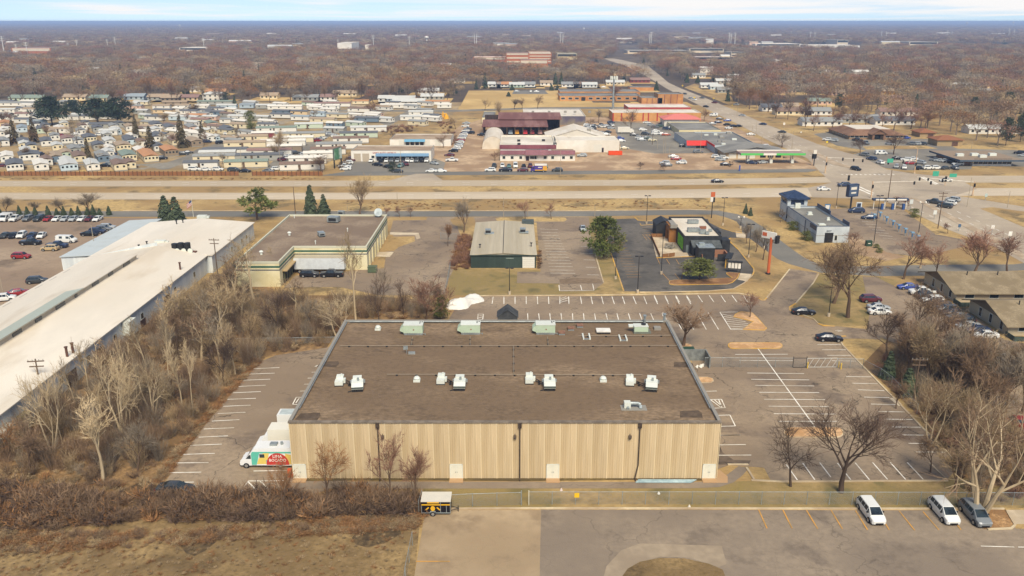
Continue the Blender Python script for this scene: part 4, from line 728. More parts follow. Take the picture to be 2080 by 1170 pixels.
mb = MB(); mb.box(0, 0, 0, 4.2, 4.0, 3.6); mb.box(-.05, -.05, 3.602, 4.25, 4.05, 3.75, 1); mb.box(.6, 2.4, 3.752, 2.0, 3.6, 4.3, 1); q = P(1418, 531); tag(mb.build('storage_box', [BLACKP, STEEL], None, (q.x, q.y, 0)), 'black walk-in cooler box with grey lid behind the restaurant', 'cooler')
q = P(1441, 531); e = tag(empty('dumpster_enclosure', (q.x, q.y, 0)), 'rust brown walled bin enclosure with black gates', 'enclosure'); RW = mat('rust_brick', ['9c7058', '8a604a'], scale=2)
mb = MB(); mb.box(-2.4, 4, 0, 5, 4.4, 2); mb.box(4.6, 0, 0, 5, 3.98, 2); mb.build('wall', RW, e); mb = MB(); mb.box(2.0, -.15, .1, 5.0, -.02, 2.0); mb.build('gate', BLACKP, e); mb = MB(); mb.box(-2.2, -.8, .1, -2.05, .5, 2.0); mb.build('gate', RW, e)
q = P(1444, 528); e = tag(empty('dumpster', (q.x, q.y, 0)), 'black rubbish bin inside the rust brown enclosure', 'bin'); mb = MB(); mb.box(-.9, 0, .2, .9, 1.2, 1.3); mb.build('tub', BLACKP, e); mb = MB(); mb.box(-.95, -.05, 1.302, .95, 1.25, 1.42); mb.build('lid', DARKM, e)
# patio fence and tables
q0, q1, q2 = P(1322, 482), P(1340, 524), P(1371, 521); e = tag(empty('patio_fence', (q0.x, q0.y, 0)), 'brown timber fence with hedge around the restaurant patio', 'fence'); FEN = mat('brown_fence', ['8c6440', '7a5535'], scale=2)
for a, b in ((q0, q1), (P(1345, 524), q2), (P(1322, 482), P(1346, 482))):
    k = max(2, int((b-a).length/1.5)); 
    for i in range(k):
        s, t_ = a.lerp(b, i/k)-q0, a.lerp(b, (i+.94)/k)-q0; mb = MB(); strip(mb, s, t_, .1, 1.1); strip(mb, s, t_, .1, .1); dd = Vector((-(t_-s).y, (t_-s).x, 0)).normalized()*.05
        for sg in (dd, -dd): mb.quad((s.x+sg.x, s.y+sg.y, .1), (t_.x+sg.x, t_.y+sg.y, .1), (t_.x+sg.x, t_.y+sg.y, 1.1), (s.x+sg.x, s.y+sg.y, 1.1))
        mb.build('fence_panel', FEN, e)
for i, (px, py, rz) in enumerate(((1360, 499, .2), (1366, 505, .5), (1358, 505, .1))):
    q = P(px, py); e = auto(empty('picnic_table', (q.x, q.y, 0), rz), 'grey picnic table', 'on the restaurant patio', 'table', 'patio tables'); mb = MB(); mb.box(-1.1, -.4, .72, 1.1, .4, .78); mb.build('tabletop', COPE, e)
    for s in (-.75, .75): mb = MB(); mb.box(-1.1, s-.14, .42, 1.1, s+.14, .47); mb.build('bench_seat', COPE, e)
    for s in (-.8, .8): mb = MB(); mb.box(s-.04, -.7, 0, s+.04, .7, .06); mb.box(s-.04, -.05, .06, s+.04, .05, .72); mb.build('leg', DARKM, e)
# ---- car wash -----------------------------------------------------------------
X0, X1, Y0, Y1, h = ab(1656.5, 1722, 493, 460, 420); ty0 = P(1599, 449).y; ty1 = ty0+7
e = tag(empty('car_wash', (X0, Y0, 0)), 'pale grey car wash building with navy roofed corner tower', 'building'); w, d = X1-X0, ty1-Y0; t0 = ty0-Y0
mb = MB(); wallbox(mb, w, t0, h, .5); mb.build('wall', GREYB, e); mb = MB(); mb.box(.25, .25, h-.65, w-.25, t0-.02, h-.5); mb.build('roof', mat('grey_built_up_roof', ['7d7a74', '706d67', '88857e'], scale=.6, big=.1), e)
mb = MB(); ring(mb, w, t0, h+.002, h+.12, .25, .04); mb.build('coping', NAVY, e); mb = MB(); ring(mb, w, t0, h*.43, h*.43+.12, .05, .04); mb.build('band', COPE, e)
th = hgt(449, 405); tw = 6.2; mb = MB(); mb.box(0, t0+.01, 0, tw, d, h+.4)
for x, y in ((0, t0+.01), (tw-1, t0+.01), (0, d-1), (tw-1, d-1)): mb.box(x, y, h+.4, x+1, y+1, th)
mb.build('tower', GREYB, e); mb = MB(); mb.box(.4, t0+.5, h+.4, tw-.4, d-.5, th-.1); mb.build('tower_core', NAVY, e)
mb = MB(); mb.hip(0, t0, tw, d, th, th+2.3, .6, .5); 
mb.build('tower_roof', NAVY, e); mb = MB(); mb.box(2.3, t0-.7, h-.5, 3.9, t0-.02, h+1.1); mb.build('roof_unit', PALEM, e)
win(e, 0, t0+4.5, h+1.2, 3.6, 2, 'l', NAVY)
for px, py in ((1610, 444), (1628, 460), (1647, 474), (1591, 434)): win(e, 0, P(px, py+6).y-Y0, .9, 1.0, 1.6, 'l')
for y in (t0*.35, t0-.3): mb = MB(); mb.tube((-.12, y, .1), (-.12, y, h-.2), .1); mb.build('downspout', NAVY, e)
mb = MB(); mb.box(-.14, .6, h-1.35, -.02, 5.5, h-.15); mb.build('sign_board', NAVY, e)
mb = MB(); mb.box(w*.26, -.1, .05, w*.52, -.02, 2.9); mb.build('bay_opening', mat('dark_bay', ['1d1c1d', '2a2826']), e); win(e, w*.61, 0, .6, .9, 1.7); text('EXIT', .7, plain('4a5160'), e, (w*.38, -.06, 3.15))
mb = MB(); mb.box(w-.24, .3, h-.49, w-.02, 5, h+1.1); mb.box(w-.24, t0*.55, h-.49, w-.02, t0-1, h+1.2); mb.build('parapet_panel', NAVY, e)
for px, py, s, lb in ((1646, 437, .8, 'white square vent on the car wash roof behind tower'), (1671, 458, 1.0, 'flat pale hatch near the front of car wash roof'), (1683, 448, .5, 'small white vent at the right edge of car wash roof')):
    q = P(px, py, h-.5); mb = MB(); mb.box(-s, 0, 0, s, s*1.6, .25); mb.box(-s*.7, .2, .251, s*.7, s*1.3, .9 if s < 1 else .4); tag(mb.build('roof_vent', PALEM, None, (q.x, q.y, h-.5)), lb, 'vent')
# ---- brown shingle apartment houses at the right edge ---------------------------
for (xl, xr, yb, yt, yk, lb) in ((1940, 2200, 614, 592, 553, 'low apartment house with brown shingle gable roof farther from camera'), (2046, 2300, 682, 658, 620, 'brown shingle apartment house nearer at the right frame edge')):
    X0, X1, Y0, Y1, h = ab(xl, xr, yb, yt, yk); Y1 = Y0+15; e = tag(empty('apartment_house', (X0, Y0, 0)), lb, 'house', 'shingled apartment houses'); w, d = X1-X0, Y1-Y0
    mb = MB(); mb.box(0, 0, 0, w, d, h); mb.build('wall', mat('taupe_stucco', ['c2b49a', 'b5a68b'], scale=.6), e); mb = MB(); mb.gable(0, 0, w, d, h+.01, h+2.3, 'x', 1.2, .2); mb.build('roof', SHING, e)
    for k in range(5): win(e, 3+k*5.5, 0, .9, 2.2, 1.5)
    for k in range(3): win(e, 0, 2.5+k*4, .4, 1.2, 2.0, 'l')
    mb = MB(); mb.box(-.5, -3.2, 0, w, -3.05, 1.0); mb.box(-.5, -3.05, 0, -.35, -.02, 1.0); mb.build('patio_wall', mat('dark_green_boards', ['3f4a43', '4a564e'], scale=1.5), e)
    for k in range(3): mb = MB(); mb.tube((5+k*7, d*.4, h+1.6), (5+k*7, d*.4, h+2.9), .12); mb.build('vent_pipe', DARKM, e)
# ---------------------------------------------------------------- shops and houses beyond the highway
FROOF = mat('tan_flat_roof', ['9a8570', '8c7865', 'a6917b'], scale=.4, big=.08, grain=.12)
GROOF = mat('grey_flat_roof', ['7c7a77', '6f6d6a', '888580'], scale=.4, big=.08, grain=.12)
MAROON = mat('maroon_metal', ['74404a', '683842', '7f4a52'], scale=1, st=(3, 3, .3), rough=.5)
ORBRICK = mat('orange_tan_brick', ['c08c55', 'b27f4b', 'c9975f'], scale=1, big=.1, grain=.08)
REDP = mat('red_paint', ['b03a36', 'a5332f'], scale=.6, rough=.5)
BLUEAW = mat('blue_awning', ['6f8fae', '64849f'], scale=.8, rough=.6)
a_ = ab(714, 876, 328, 306, 295.4); X0, X1, Y0, Y1, h = a_
e = block('auto_shop', 'white auto shop with blue awning and red roofline lettering', *a_, WHITEP, FROOF, .3, COPE); w, d = X1-X0, Y1-Y0
for px in (726.5, 743.5): gdoor(e, P(px, 328).x-X0, .05, 3.0, 3.4, m=TDOOR)
win(e, P(758, 328).x-X0, 0, 1.4, 1.6, 1.3)
xa, xb = P(764, 328).x-X0, P(872, 328).x-X0; mb = MB(); mb.add([(xa, -1.6, 2.7), (xb, -1.6, 2.7), (xb, -.02, 3.7), (xa, -.02, 3.7), (xa, -1.6, 2.5), (xb, -1.6, 2.5)], ((0, 1, 2, 3), (4, 5, 1, 0))); mb.build('awning', BLUEAW, e)
for k in range(9): win(e, xa+1.3+k*(xb-xa-2.4)/8, 0, .3, 2.0, 2.1, 'f', DARKM)
text("SAM'S AUTO WORLD", 1.15, plain('a2383c'), e, (P(781.5, 328).x-X0, -.06, h*.72), sx=.95)
e = block('repair_shop', 'cream repair shop with light blue awning behind the auto shop', *ab(792, 916, 297, 283, 272), WHITEP, FROOF, .3, COPE); X0, X1, Y0, Y1, h = ab(792, 916, 297, 283, 272)
xa, xb = P(822, 297).x-X0, P(864, 297).x-X0; mb = MB(); mb.add([(xa, -1.6, 2.4), (xb, -1.6, 2.4), (xb, -.02, 3.5), (xa, -.02, 3.5)], ((0, 1, 2, 3),)); mb.build('awning', mat('sky_blue_awning', ['6a9dba', '5f91ad']), e)
for k in range(4): win(e, xa+1.5+k*2.4, 0, .2, 2, 2)
for px in (816, 868, 890): gdoor(e, P(px, 297).x-X0, .05, 2.8, 2.9)
# quonset
X0, X1, Y0, Y1, _ = ab(979.5, 1022, 303, 285, 258); w, d = X1-X0, 38; e = tag(empty('quonset_hut', (X0, Y0, 0)), 'white vaulted quonset hut beside the maroon trimmed office', 'building'); mb = MB(); N = 12; hh = 6.2
pr = [(w/2-w/2*math.cos(math.pi*i/N), hh*math.sin(math.pi*i/N)**.7) for i in range(N+1)]
for j in range(8):
    for i in range(N): y0, y1 = j*d/8, (j+1)*d/8-.12; mb.quad((pr[i][0], y0, pr[i][1]), (pr[i+1][0], y0, pr[i+1][1]), (pr[i+1][0], y1, pr[i+1][1]), (pr[i][0], y1, pr[i][1]))
mb.build('vault', WROOF, e); mb = MB(); mb.add([(x, .1, z) for x, z in pr], (tuple(range(N+1)),)); mb.add([(x, d-.2, z) for x, z in pr], (tuple(range(N, -1, -1)),)); mb.build('end_wall', WROOF, e)
# office with maroon fascia
X0, X1, Y0, Y1, h = ab(1016, 1168, 327, 313, 304); e = tag(empty('office_building', (X0, Y0, 0)), 'low white office with maroon mansard fascia facing the frontage road', 'building'); w, d = X1-X0, Y1-Y0
mb = MB(); mb.box(0, 0, 0, w, d, h); mb.build('wall', WHITEP, e)
mb = MB()
def mansard(mb, x0, x1, y, z0, z1, o=.7): mb.add([(x0, y-o, z0), (x1, y-o, z0), (x1, y-.02, z1), (x0, y-.02, z1), (x1, y+.5, z1), (x0, y+.5, z1), (x1, y+.5, z0), (x0, y+.5, z0)], ((0, 1, 2, 3), (3, 2, 4, 5), (1, 6, 4, 2), (7, 0, 3, 5), (0, 7, 6, 1)))
mansard(mb, 0, w*.335, 0, h-.1, h+1.6); mansard(mb, w*.335, w*.64, -.6, h-.2, h+2.0, 1.2); mansard(mb, w*.64, w, 0, h-.1, h+1.6); mb.build('fascia', MAROON, e)
for f in (.05, .16, .275, .44, .475, .60, .70, .845, .95): win(e, w*f, 0, .8, 1.5 if f != .44 else 3, 1.5)
win(e, w*.365, 0, .1, 1.5, 2.1, 'f', MAROON, DARKM, 'door')
mb = MB(); mb.box(w*.7, .6, h, w, d, h+.3); mb.build('roof', FROOF, e)
X0, X1, Y0, Y1, h = ab(1016, 1129, 319, 297, 275); e = block('office_building', 'taller white section with maroon parapet behind the low office', X0, X1, Y0+3, Y1, h, WHITEP, mat('patched_white_roof', ['c9c0b2', 'b8b0a2', 'd8d0c3'], scale=.15, big=.06), .5, WHITEP)
mb = MB(); mb.box(-.3, -.4, h-1.6, X1-X0+.3, -.02, h+.2); mb.build('fascia', MAROON, e)
for x, y in ((8, 4), (8, 16), (20, 17), (25, 5)): mb = MB(); mb.box(x, y, h-.4, x+1.5, y+1.5, h+.4); mb.build('roof_unit', DARKM, e)
e = block('white_warehouse', 'white flat fronted warehouse behind the orange skip', *ab(1128, 1257.5, 309.5, 285, 276), WHITEP, WROOF, .2, None); X0, X1, Y0, Y1, h = ab(1128, 1257.5, 309.5, 285, 276)
gdoor(e, P(1214, 309.5).x-X0, .05, 3.8, 3.6); win(e, P(1224, 309.5).x-X0, 0, .1, 1, 2.1, 'f', MAROON, DARKM, 'door')
X0, X1, Y0, Y1, h = ab(1110, 1232, 296, 281, 262); Y1 = Y0+24; e = tag(empty('white_warehouse', (X0, Y0, 0)), 'white gabled warehouse with low pitched roof behind maroon office', 'warehouse'); w, d = X1-X0, Y1-Y0
mb = MB(); mb.box(0, 0, 0, w, d, h); mb.build('wall', WHITEP, e); mb = MB(); mb.gable(0, 0, w, d, h, h+4.4, 'y', .3, .2); mb.build('roof', WROOF, e); mb = MB(); mb.box(w*.7, 8, h+2, w*.76, 11, h+3.6); mb.build('roof_unit', COPE, e)
# maroon open shed
X0, X1, Y0, Y1, h = ab(981, 1111, 275, 257, 248); d = Y1-Y0+16; w = X1-X0; e = tag(empty('open_shed', (X0, Y0, 0)), 'long open fronted shed with rusty maroon roof full of machines', 'shed')
mb = MB(); mb.box(0, d-.4, 0, w+8, d, h+2.5); mb.box(0, 0, 0, .4, d-.4, h); mb.box(w+7.6, d*.45, 0, w+8, d-.4, h+1.6); mb.build('wall', mat('dark_boarding', ['3c302c', '4a3b35'], scale=1), e)
mb = MB(); slab_ = [(-.6, -.8, h-.2), (w+.6, -.8, h-.2), (w+.6, d*.52, h+1.4), (-.6, d*.52, h+1.4)]; mb.add(slab_+[(x, y, z+.25) for x, y, z in slab_], ((3, 2, 1, 0), (4, 5, 6, 7), (0, 1, 5, 4), (1, 2, 6, 5), (2, 3, 7, 6), (3, 0, 4, 7)))
RUST = mat('rusty_maroon_roof', ['76504a', '6a4540', '84605a'], scale=.8, big=.1, st=(2, .3, 1)); mb.build('front_roof', RUST, e)
mb = MB(); s2 = [(8, d*.45, h+1.9), (w+9, d*.45, h+1.9), (w+9, d+.6, h+3.6), (8, d+.6, h+3.6)]; mb.add(s2+[(x, y, z+.25) for x, y, z in s2], ((3, 2, 1, 0), (4, 5, 6, 7), (0, 1, 5, 4), (1, 2, 6, 5), (2, 3, 7, 6), (3, 0, 4, 7))); mb.build('rear_roof', RUST, e)
for k in range(9): mb = MB(); mb.box(k*w/8-.15, -.5, 0, k*w/8+.15, -.2, h); mb.build('post', WOODP, e)
for i, (px, c, nm) in enumerate(((1037, '8b9aa6', 'grey'), (1050, 'd39a35', 'yellow'), (1067, 'c23a3f', 'bright red'), (1081, '8d3a40', 'dark red'), (1097, 'a5827c', 'dusty pink'))):
    q = P(px, 274.5); m_ = tag(empty('tractor', (q.x, q.y, 0)), nm + ' machine parked at the mouth of the maroon open shed', 'tractor', 'machines in the open shed'); mb = MB(); mb.box(-1.2, 0, .6, 1.2, 3, 1.5); mb.box(-1, 1.2, 1.5, 1, 2.8, 2.7); mb.build('body', plain(c), m_)
    for s in (-1.1, 1.1): mb = MB(); mb.tube((s-.2, .6, .55), (s+.2, .6, .55), .55, n=10); mb.tube((s-.2, 2.4, .7), (s+.2, 2.4, .7), .7, n=10); mb.build('wheel', TYRE, m_)
e = block('white_roof_building', 'long white roofed building with dark mural wall behind maroon shed', *ab(1064, 1189, 254, 236, 221), mat('dim_mural_wall', ['6d6470', '8d8268', '5b5566'], scale=.12, big=.08), WROOF, .3, WHITEP)
for f in (.1, .3, .5, .62, .8): mb = MB(); mb.box(50*f, 12, 6, 50*f+1.6, 13.5, 7.2); mb.build('roof_unit', COPE, e)
X0, X1, Y0, Y1, h = ab(979, 1005, 252, 239, 226); e = block('store_annex', 'small cream store with grey roof left of maroon shed', X0, X1, Y0, Y1, h, CREAM, GROOF, .2, None); gdoor(e, (X1-X0)*.4, .05, 3.5, 3, m=TDOOR)
# orange store, red roofed porch
e = block('orange_store', 'long orange tan store with white roof and red pilasters', *ab(1244, 1423, 246, 229, 222), ORBRICK, WROOF, .25, WHITEP, cope=.5); X0, X1, Y0, Y1, h = ab(1244, 1423, 246, 229, 222); w = X1-X0
for f in (.0, .095, .22, .34, .40, .50, .62, .74): mb = MB(); mb.box(w*f, -.25, 0, w*f+.7, -.02, h-.2); mb.build('pilaster', REDP, e)
X0, X1, Y0, Y1, h = ab(1276, 1402, 236, 218, 211); e = block('orange_store', 'raised rear hall with red fascia behind the orange store', X0, X1, Y0, Y1, h, REDP, WROOF, .2, WHITEP)
X0, X1, Y0, Y1, h = ab(1349, 1420, 257, 243, 236); e = tag(empty('red_roof_garage', (X0, Y0, 0)), 'white garage with pale red hip roof before the orange store', 'garage'); w = X1-X0
mb = MB(); mb.box(0, 0, 0, w, 15, h); mb.build('wall', WHITEP, e); mb = MB(); mb.hip(0, 0, w, 15, h, h+2.8, 1.0, .3); mb.build('roof', mat('faded_red_roof', ['d07a72', 'c56e66'], scale=1, st=(2, .3, 1)), e)
for k in range(4): gdoor(e, 4+k*4.2, .05, 3.3, 3.1)
# school
SBR = mat('school_brick', ['b47f4e', 'a77345', 'bf8b58'], scale=1, big=.1)
for args, lb in (((1137, 1302, 205, 195, 189), 'long front wing of the orange brick school'), ((1137, 1300, 196, 186, 180.5), 'rear wing of the orange brick school'), ((1303, 1345, 211, 199, 194), 'small brick block beside the school hall'), ((1336, 1387, 211, 191, 187), 'tall orange brick school hall by the avenue'), ((1280, 1328, 184.5, 177.5, 174.5), 'low brick annex behind the school wings')):
    X0, X1, Y0, Y1, h = ab(*args); e = block('school', lb, X0, X1, Y0, max(Y1, Y0+12), h, SBR, GROOF, .3, COPE, cope=.6, group='school buildings')
    if args[0] == 1137:
        for f in (.04, .13, .21, .38, .47, .55, .64, .73, .83, .92): win(e, (X1-X0)*f, 0, 1.0, 3.2, 1.8, 'f', WHITEP)
        win(e, (X1-X0)*.29, 0, .1, 3.2, 2.8, 'f', DARKM, DARKM, 'door')
    if args[0] == 1303 or args[0] == 1336:
        for f in (.25, .5, .75): mb = MB(); mb.box((X1-X0)*f, -.12, 0, (X1-X0)*f+.4, -.02, h-.3); mb.build('downspout', MAROON, e)
# grey shop with red awning
e = block('grey_shop', 'pale rear block of the grey roofed shop', *ab(1379, 1464, 274, 264, 248), CREAM, GROOF, .3, COPE, group='grey roofed shop')
X0, X1, Y0, Y1, h = ab(1451, 1540, 311.5, 295, 268); X0b = P(1398, 290).x
e = block('grey_shop', 'grey flat roofed shop with red awning near the avenue', X0, X1, Y0, Y1, h, mat('pale_blue_grey_wall', ['b5bcc2', 'a9b0b7'], scale=.5), GROOF, .4, COPE, group='grey roofed shop'); w, d = X1-X0, Y1-Y0
mb = MB(); mb.box(-10, d*.35, 0, -.02, d, h-.1); mb.build('side_wing', [MATS['pale_blue_grey_wall']], e); mb = MB(); mb.box(-10.1, d*.35-.1, h-.09, -.02, d, h); mb.build('roof', GROOF, e)
mb = MB(); mb.add([(-10, d*.35-1.6, h-2.4), (0, d*.35-1.6, h-2.4), (0, d*.35-.02, h-.1), (-10, d*.35-.02, h-.1)], ((0, 1, 2, 3),)); mb.box(-.25, .3, h-.9, -.02, d*.35-.1, h+.02); mb.build('awning', mat('red_awning', ['cf3f38', 'c23630']), e)
win(e, -3, d*.35, .1, 4, 2.4, 'f', DARKM, GLASS)
for i in range(12): x, y = rnd.uniform(2, w-4), rnd.uniform(4, d-4); mb = MB(); mb.box(x, y, h-.4, x+rnd.uniform(1, 2.6), y+1.4, h+rnd.uniform(.2, .8)); mb.build('roof_unit', PALEM if i % 2 else COPE, e)
# petrol station
X0, X1, Y0, Y1, h = ab(1474, 1590, 322, 310, 300); e = tag(empty('gas_station', (X0, Y0, 0)), 'petrol station shop with low grey gable roof', 'building'); w, d = X1-X0, 16
mb = MB(); mb.box(0, 0, 0, w, d, h); mb.build('wall', mat('beige_shop_wall', ['c2ab88', 'b39c7a'], scale=.6), e); mb = MB(); mb.gable(-1, -1, w+2, d, h, h+2.6, 'y', .6, .3); mb.build('roof', GROOF, e)
for k in range(3): gdoor(e, 3+k*4.3, .05, 3.5, 2.7)
for k in range(3): win(e, 17+k*3.5, 0, .4, 2.6, 2.2, 'f', DARKM)
mb = MB(); mb.box(11, -.2, h-.3, 20, -.06, h+1.1); mb.box(15, -.26, h+.1, 18.5, -.2, h+.8, 1); mb.build('shop_sign', [WHITEP, plain('d79a3c')], e)
zc_ = hgt(331, 313); q0, q1 = P(1513, 331), P(1606, 331); e = tag(empty('fuel_canopy', (q0.x-3, q0.y-3.5, 0)), 'petrol station canopy with green and white fascia on white columns', 'canopy'); w = q1.x-q0.x+8
mb = MB(); mb.box(0, 0, zc_, w, 8, zc_+.9); mb.build('roof_slab', mat('canopy_top', ['a08a84', '93807a'], scale=.5), e); mb = MB(); mb.box(-.05, -.12, zc_, w*.35, -.02, zc_+.9); mb.box(w*.55, -.12, zc_, w+.05, -.02, zc_+.9); mb.build('green_fascia', plain('57b85c'), e)
mb = MB(); mb.box(w*.35, -.1, zc_, w*.55, -.02, zc_+.9); mb.box(0, 7.2, zc_+.91, w, 8, zc_+1.3); mb.build('white_fascia', WHITEP, e)
for px in (1517, 1563, 1606):
    x = P(px, 331).x-q0.x+3; mb = MB(); mb.box(x-.5, 3, 0, x-.1, 3.5, zc_); mb.box(x+.4, 3, 0, x+.8, 3.5, zc_); mb.build('column', WHITEP, e)
    mb = MB(); mb.box(x-.45, 1.6, .15, x+.75, 2.4, 1.9); q = tag(mb.build('fuel_pump', [PALEM], None, (q0.x-3, q0.y-3.5, 0)), {1517: 'fuel pump at the canopy column nearest the shop doors', 1563: 'fuel pump at the middle canopy column', 1606: 'fuel pump at the canopy column nearest the avenue'}[px], 'fuel pump', 'fuel pumps')
# clinic, garages, restaurant to the right of the avenue
BROOF = mat('brown_shingle_roof', ['765743', '6a4d3b', '82634e'], scale=1.5, big=.2)
X0, X1, Y0, Y1, h = ab(1724, 1836, 283, 275, 252); e = tag(empty('clinic', (X0, Y0, 0)), 'brown roofed clinic with gabled entrance beside the avenue', 'building'); w, d = X1-X0, 30
mb = MB(); mb.box(0, 0, 0, w, d, h); mb.build('wall', mat('tan_brick_wall', ['9d8063', '8e7358'], scale=.8), e)
mb = MB(); o = 1.0; i_ = 5.5; zz = h+2.6
mb.add([(-o, -o, h), (w+o, -o, h), (w+o, d+o, h), (-o, d+o, h), (i_, i_, zz), (w-i_, i_, zz), (w-i_, d-i_, zz), (i_, d-i_, zz)], ((0, 1, 5, 4), (1, 2, 6, 5), (2, 3, 7, 6), (3, 0, 4, 7), (0, 3, 2, 1))); mb.build('roof', BROOF, e)
mb = MB(); mb.box(i_-.02, i_-.02, zz-.6, w-i_+.02, d-i_+.02, zz+.12); mb.build('flat_roof', WROOF, e)
mb = MB(); mb.box(w*.38, -3, 0, w*.42, -2.6, 3); mb.box(w*.58, -3, 0, w*.62, -2.6, 3); mb.gable(w*.36, -3.4, w*.64, 5, 3.0, 5.4, 'y', .5, .25); mb.build('entrance_gable', BROOF, e); win(e, w*.5, 0, .1, 4, 2.4, 'f', DARKM)
for f in (.06, .14, .22, .3, .7, .78, .86, .94): win(e, w*f, 0, .9, 2.2, 1.5)
for k in range(6): win(e, 0, 3+k*4, .9, 2.0, 1.5, 'l')
for args, lb in (((1868, 1899, 279, 270, 258), 'brown roofed tan garage nearer the clinic'), ((1903, 1954, 297, 285, 273), 'brown roofed tan garage by the woodland edge')):
    X0, X1, Y0, Y1, h = ab(*args); e = tag(empty('garage', (X0, Y0, 0)), lb, 'garage', 'tan garages'); w = X1-X0; mb = MB(); mb.box(0, 0, 0, w, 10, h); mb.build('wall', mat('tan_garage_wall', ['a38d6c', '96815f'], scale=.6), e); mb = MB(); mb.hip(0, 0, w, 10, h, h+2, .7, .2); mb.build('roof', mat('red_brown_roof', ['8f6043', '84563b'], scale=1), e)
    gdoor(e, w*.7, .05, 3, h*.7, m=BRN)
X0, X1, Y0, Y1, h = ab(1975, 2054, 337, 325, 308); e = tag(empty('diner', (X0, Y0, 0)), 'glass fronted diner with wide flat brown roof at right', 'restaurant'); w, d = X1-X0, Y1-Y0
mb = MB(); mb.box(0, 0, 0, w, d, h); mb.build('wall', WHITEP, e); mb = MB(); mb.box(-7, -2.4, h+.01, w+4, d+1, h+.35); mb.build('roof', mat('brown_flat_roof', ['94816d', '887562'], scale=.4), e); mb = MB(); mb.box(-7.1, -2.55, h-.35, w+4.1, -2.42, h+.4); mb.box(-7.1, -2.41, h-.35, -6.98, d+1, h+.4); mb.build('fascia', mat('slate_blue_fascia', ['4d5a68', '445060'], scale=.6), e)
for k in range(8): win(e, 1.3+k*(w-2.4)/7, 0, .8, w/9, 2.3, 'f', DARKM)
for x, y in ((-3, 8), (4, 9), (5, 4), (12, 9)): mb = MB(); mb.box(x, y, h+.36, x+3, y+2, h+1.5); mb.build('roof_unit', PALEM, e)
mb = MB(); mb.box(-4.5, 2, 0, -.1, d-1, h); mb.build('brick_wing', mat('rosy_brick', ['977560', '886853'], scale=1), e)
# hospital and other far blocks
HBR = mat('orange_brick', ['b06a45', 'a3603d'], scale=.3); HWH = mat('pale_precast', ['cfc3b0', 'c3b7a4'], scale=.3)
def slabs(e, w, h, n, m):
    for k in range(n): z = h*(k+.55)/n; mb = MB(); mb.box(w*.03, -.35, z, w*.97, -.05, z+h/n*.38); mb.build('window_band', m, e)
for i, (args, m, rm, nb, lb) in enumerate((((1028, 1074, 131, 108, 106), HBR, GROOF, 3, 'orange brick main block of the distant hospital'), ((1074, 1120, 129, 107, 104.5), HBR, HWH, 4, 'white banded orange wing of the distant hospital'), ((1056, 1113, 137, 122, 120), HBR, GROOF, 1, 'low front podium of the distant hospital'),
        ((961, 1028, 127, 116, 114), HBR, WROOF, 1, 'long low left wing of the distant hospital'), ((1131, 1172, 121, 109, 107), CREAM, GROOF, 1, 'cream institution building right of the hospital'), ((1060, 1150, 97, 92, 91), HBR, GROOF, 1, 'flat orange building behind the hospital'),
        ((686, 715, 104, 87, 85), WHITEP, WROOF, 0, 'tall white industrial block on the left horizon'), ((742, 750, 102, 91, 90), WHITEP, WROOF, 0, 'small white tower block right of the tall white block'), ((25, 105, 112, 97, 95), HBR, GROOF, 1, 'tan brick complex among pylons at far left'), ((365, 421, 106, 97, 95), WHITEP, WROOF, 1, 'pale low factory near the lone left pylon'),
        ((263, 340, 108, 101, 99), HWH, GROOF, 0, 'grey low factory left of the pale one'), ((1534, 1626, 97, 89, 85), WHITEP, WROOF, 1, 'white distribution depot on the right horizon'), ((1636, 1746, 98, 92, 89), WHITEP, WROOF, 0, 'long white warehouse on the right horizon'), ((1700, 1722, 92, 81, 79), HWH, GROOF, 1, 'pale office block above the long white warehouse'), ((1846, 1904, 95, 85, 83), HWH, GROOF, 1, 'pale block pair far right horizon'),
        ((1995, 2085, 99, 94, 92), HWH, WROOF, 0, 'low pale shed at far right horizon'), ((1400, 1470, 107, 99, 96), HWH, GROOF, 1, 'pale shopping block beyond the avenue'), ((1275, 1400, 109, 103, 101), HWH, GROOF, 1, 'long low shop strip beyond the avenue'), ((1485, 1513, 116, 106, 104), HWH, GROOF, 2, 'pale apartment block beyond the right woods'), ((1410, 1490, 124, 116, 114), mat('maroon_brick', ['7d4f48', '70453f'], scale=.3), WROOF, 1, 'maroon brick school beyond the right woods'), ((1200, 1232, 112, 101, 99), HWH, GROOF, 1, 'grey flat block right of the hospital'), ((1236, 1270, 152, 144, 140), HWH, WROOF, 0, 'white roofed hall left of the bending road'))):
    X0, X1, Y0, Y1, h = ab(*args); e = block('distant_building', lb, X0, X1, Y0, min(max(Y1, Y0+20), Y0+90), h, m, rm, .4, None)
    if nb: slabs(e, X1-X0, h, nb, HWH if m in (HBR,) else GLASS)
# ---------------------------------------------------------------- mobile homes
def roofm(c): return mat('roof_'+c, [c, c], scale=1.2, st=(2, .4, 1), rough=.7, grain=.1)
def wallm(c): return mat('wall_'+c, [c, c], scale=1, st=(.3, .3, 6), rough=.6, grain=.06)
RC = {'w': 'd3cec6', 'g': '8b8c8b', 'd': '63656a', 't': 'a08d78', 'b': '7d685c', 'o': 'b5845e', 'n': '7d8a80', 'l': 'bdbdba', 'm': '8a6f68', 'u': '8d979f'}
WC = {'w': 'd8d4cc', 'c': 'd3c6a8', 'l': 'b9c8d1', 'b': 'a3b1bb', 'g': '9c9b94', 's': '6b7c8c', 'e': '8a7a68', 'r': '7d3b3f', 'y': 'c99b4a', 'k': 'c9ab9a', 'p': 'd3ba95', 'v': 'b7c3b0'}
RN = {'w': 'white', 'g': 'grey', 'd': 'dark grey', 't': 'tan', 'b': 'brown', 'o': 'orange', 'n': 'green', 'l': 'pale grey', 'm': 'reddish brown', 'u': 'blue'}
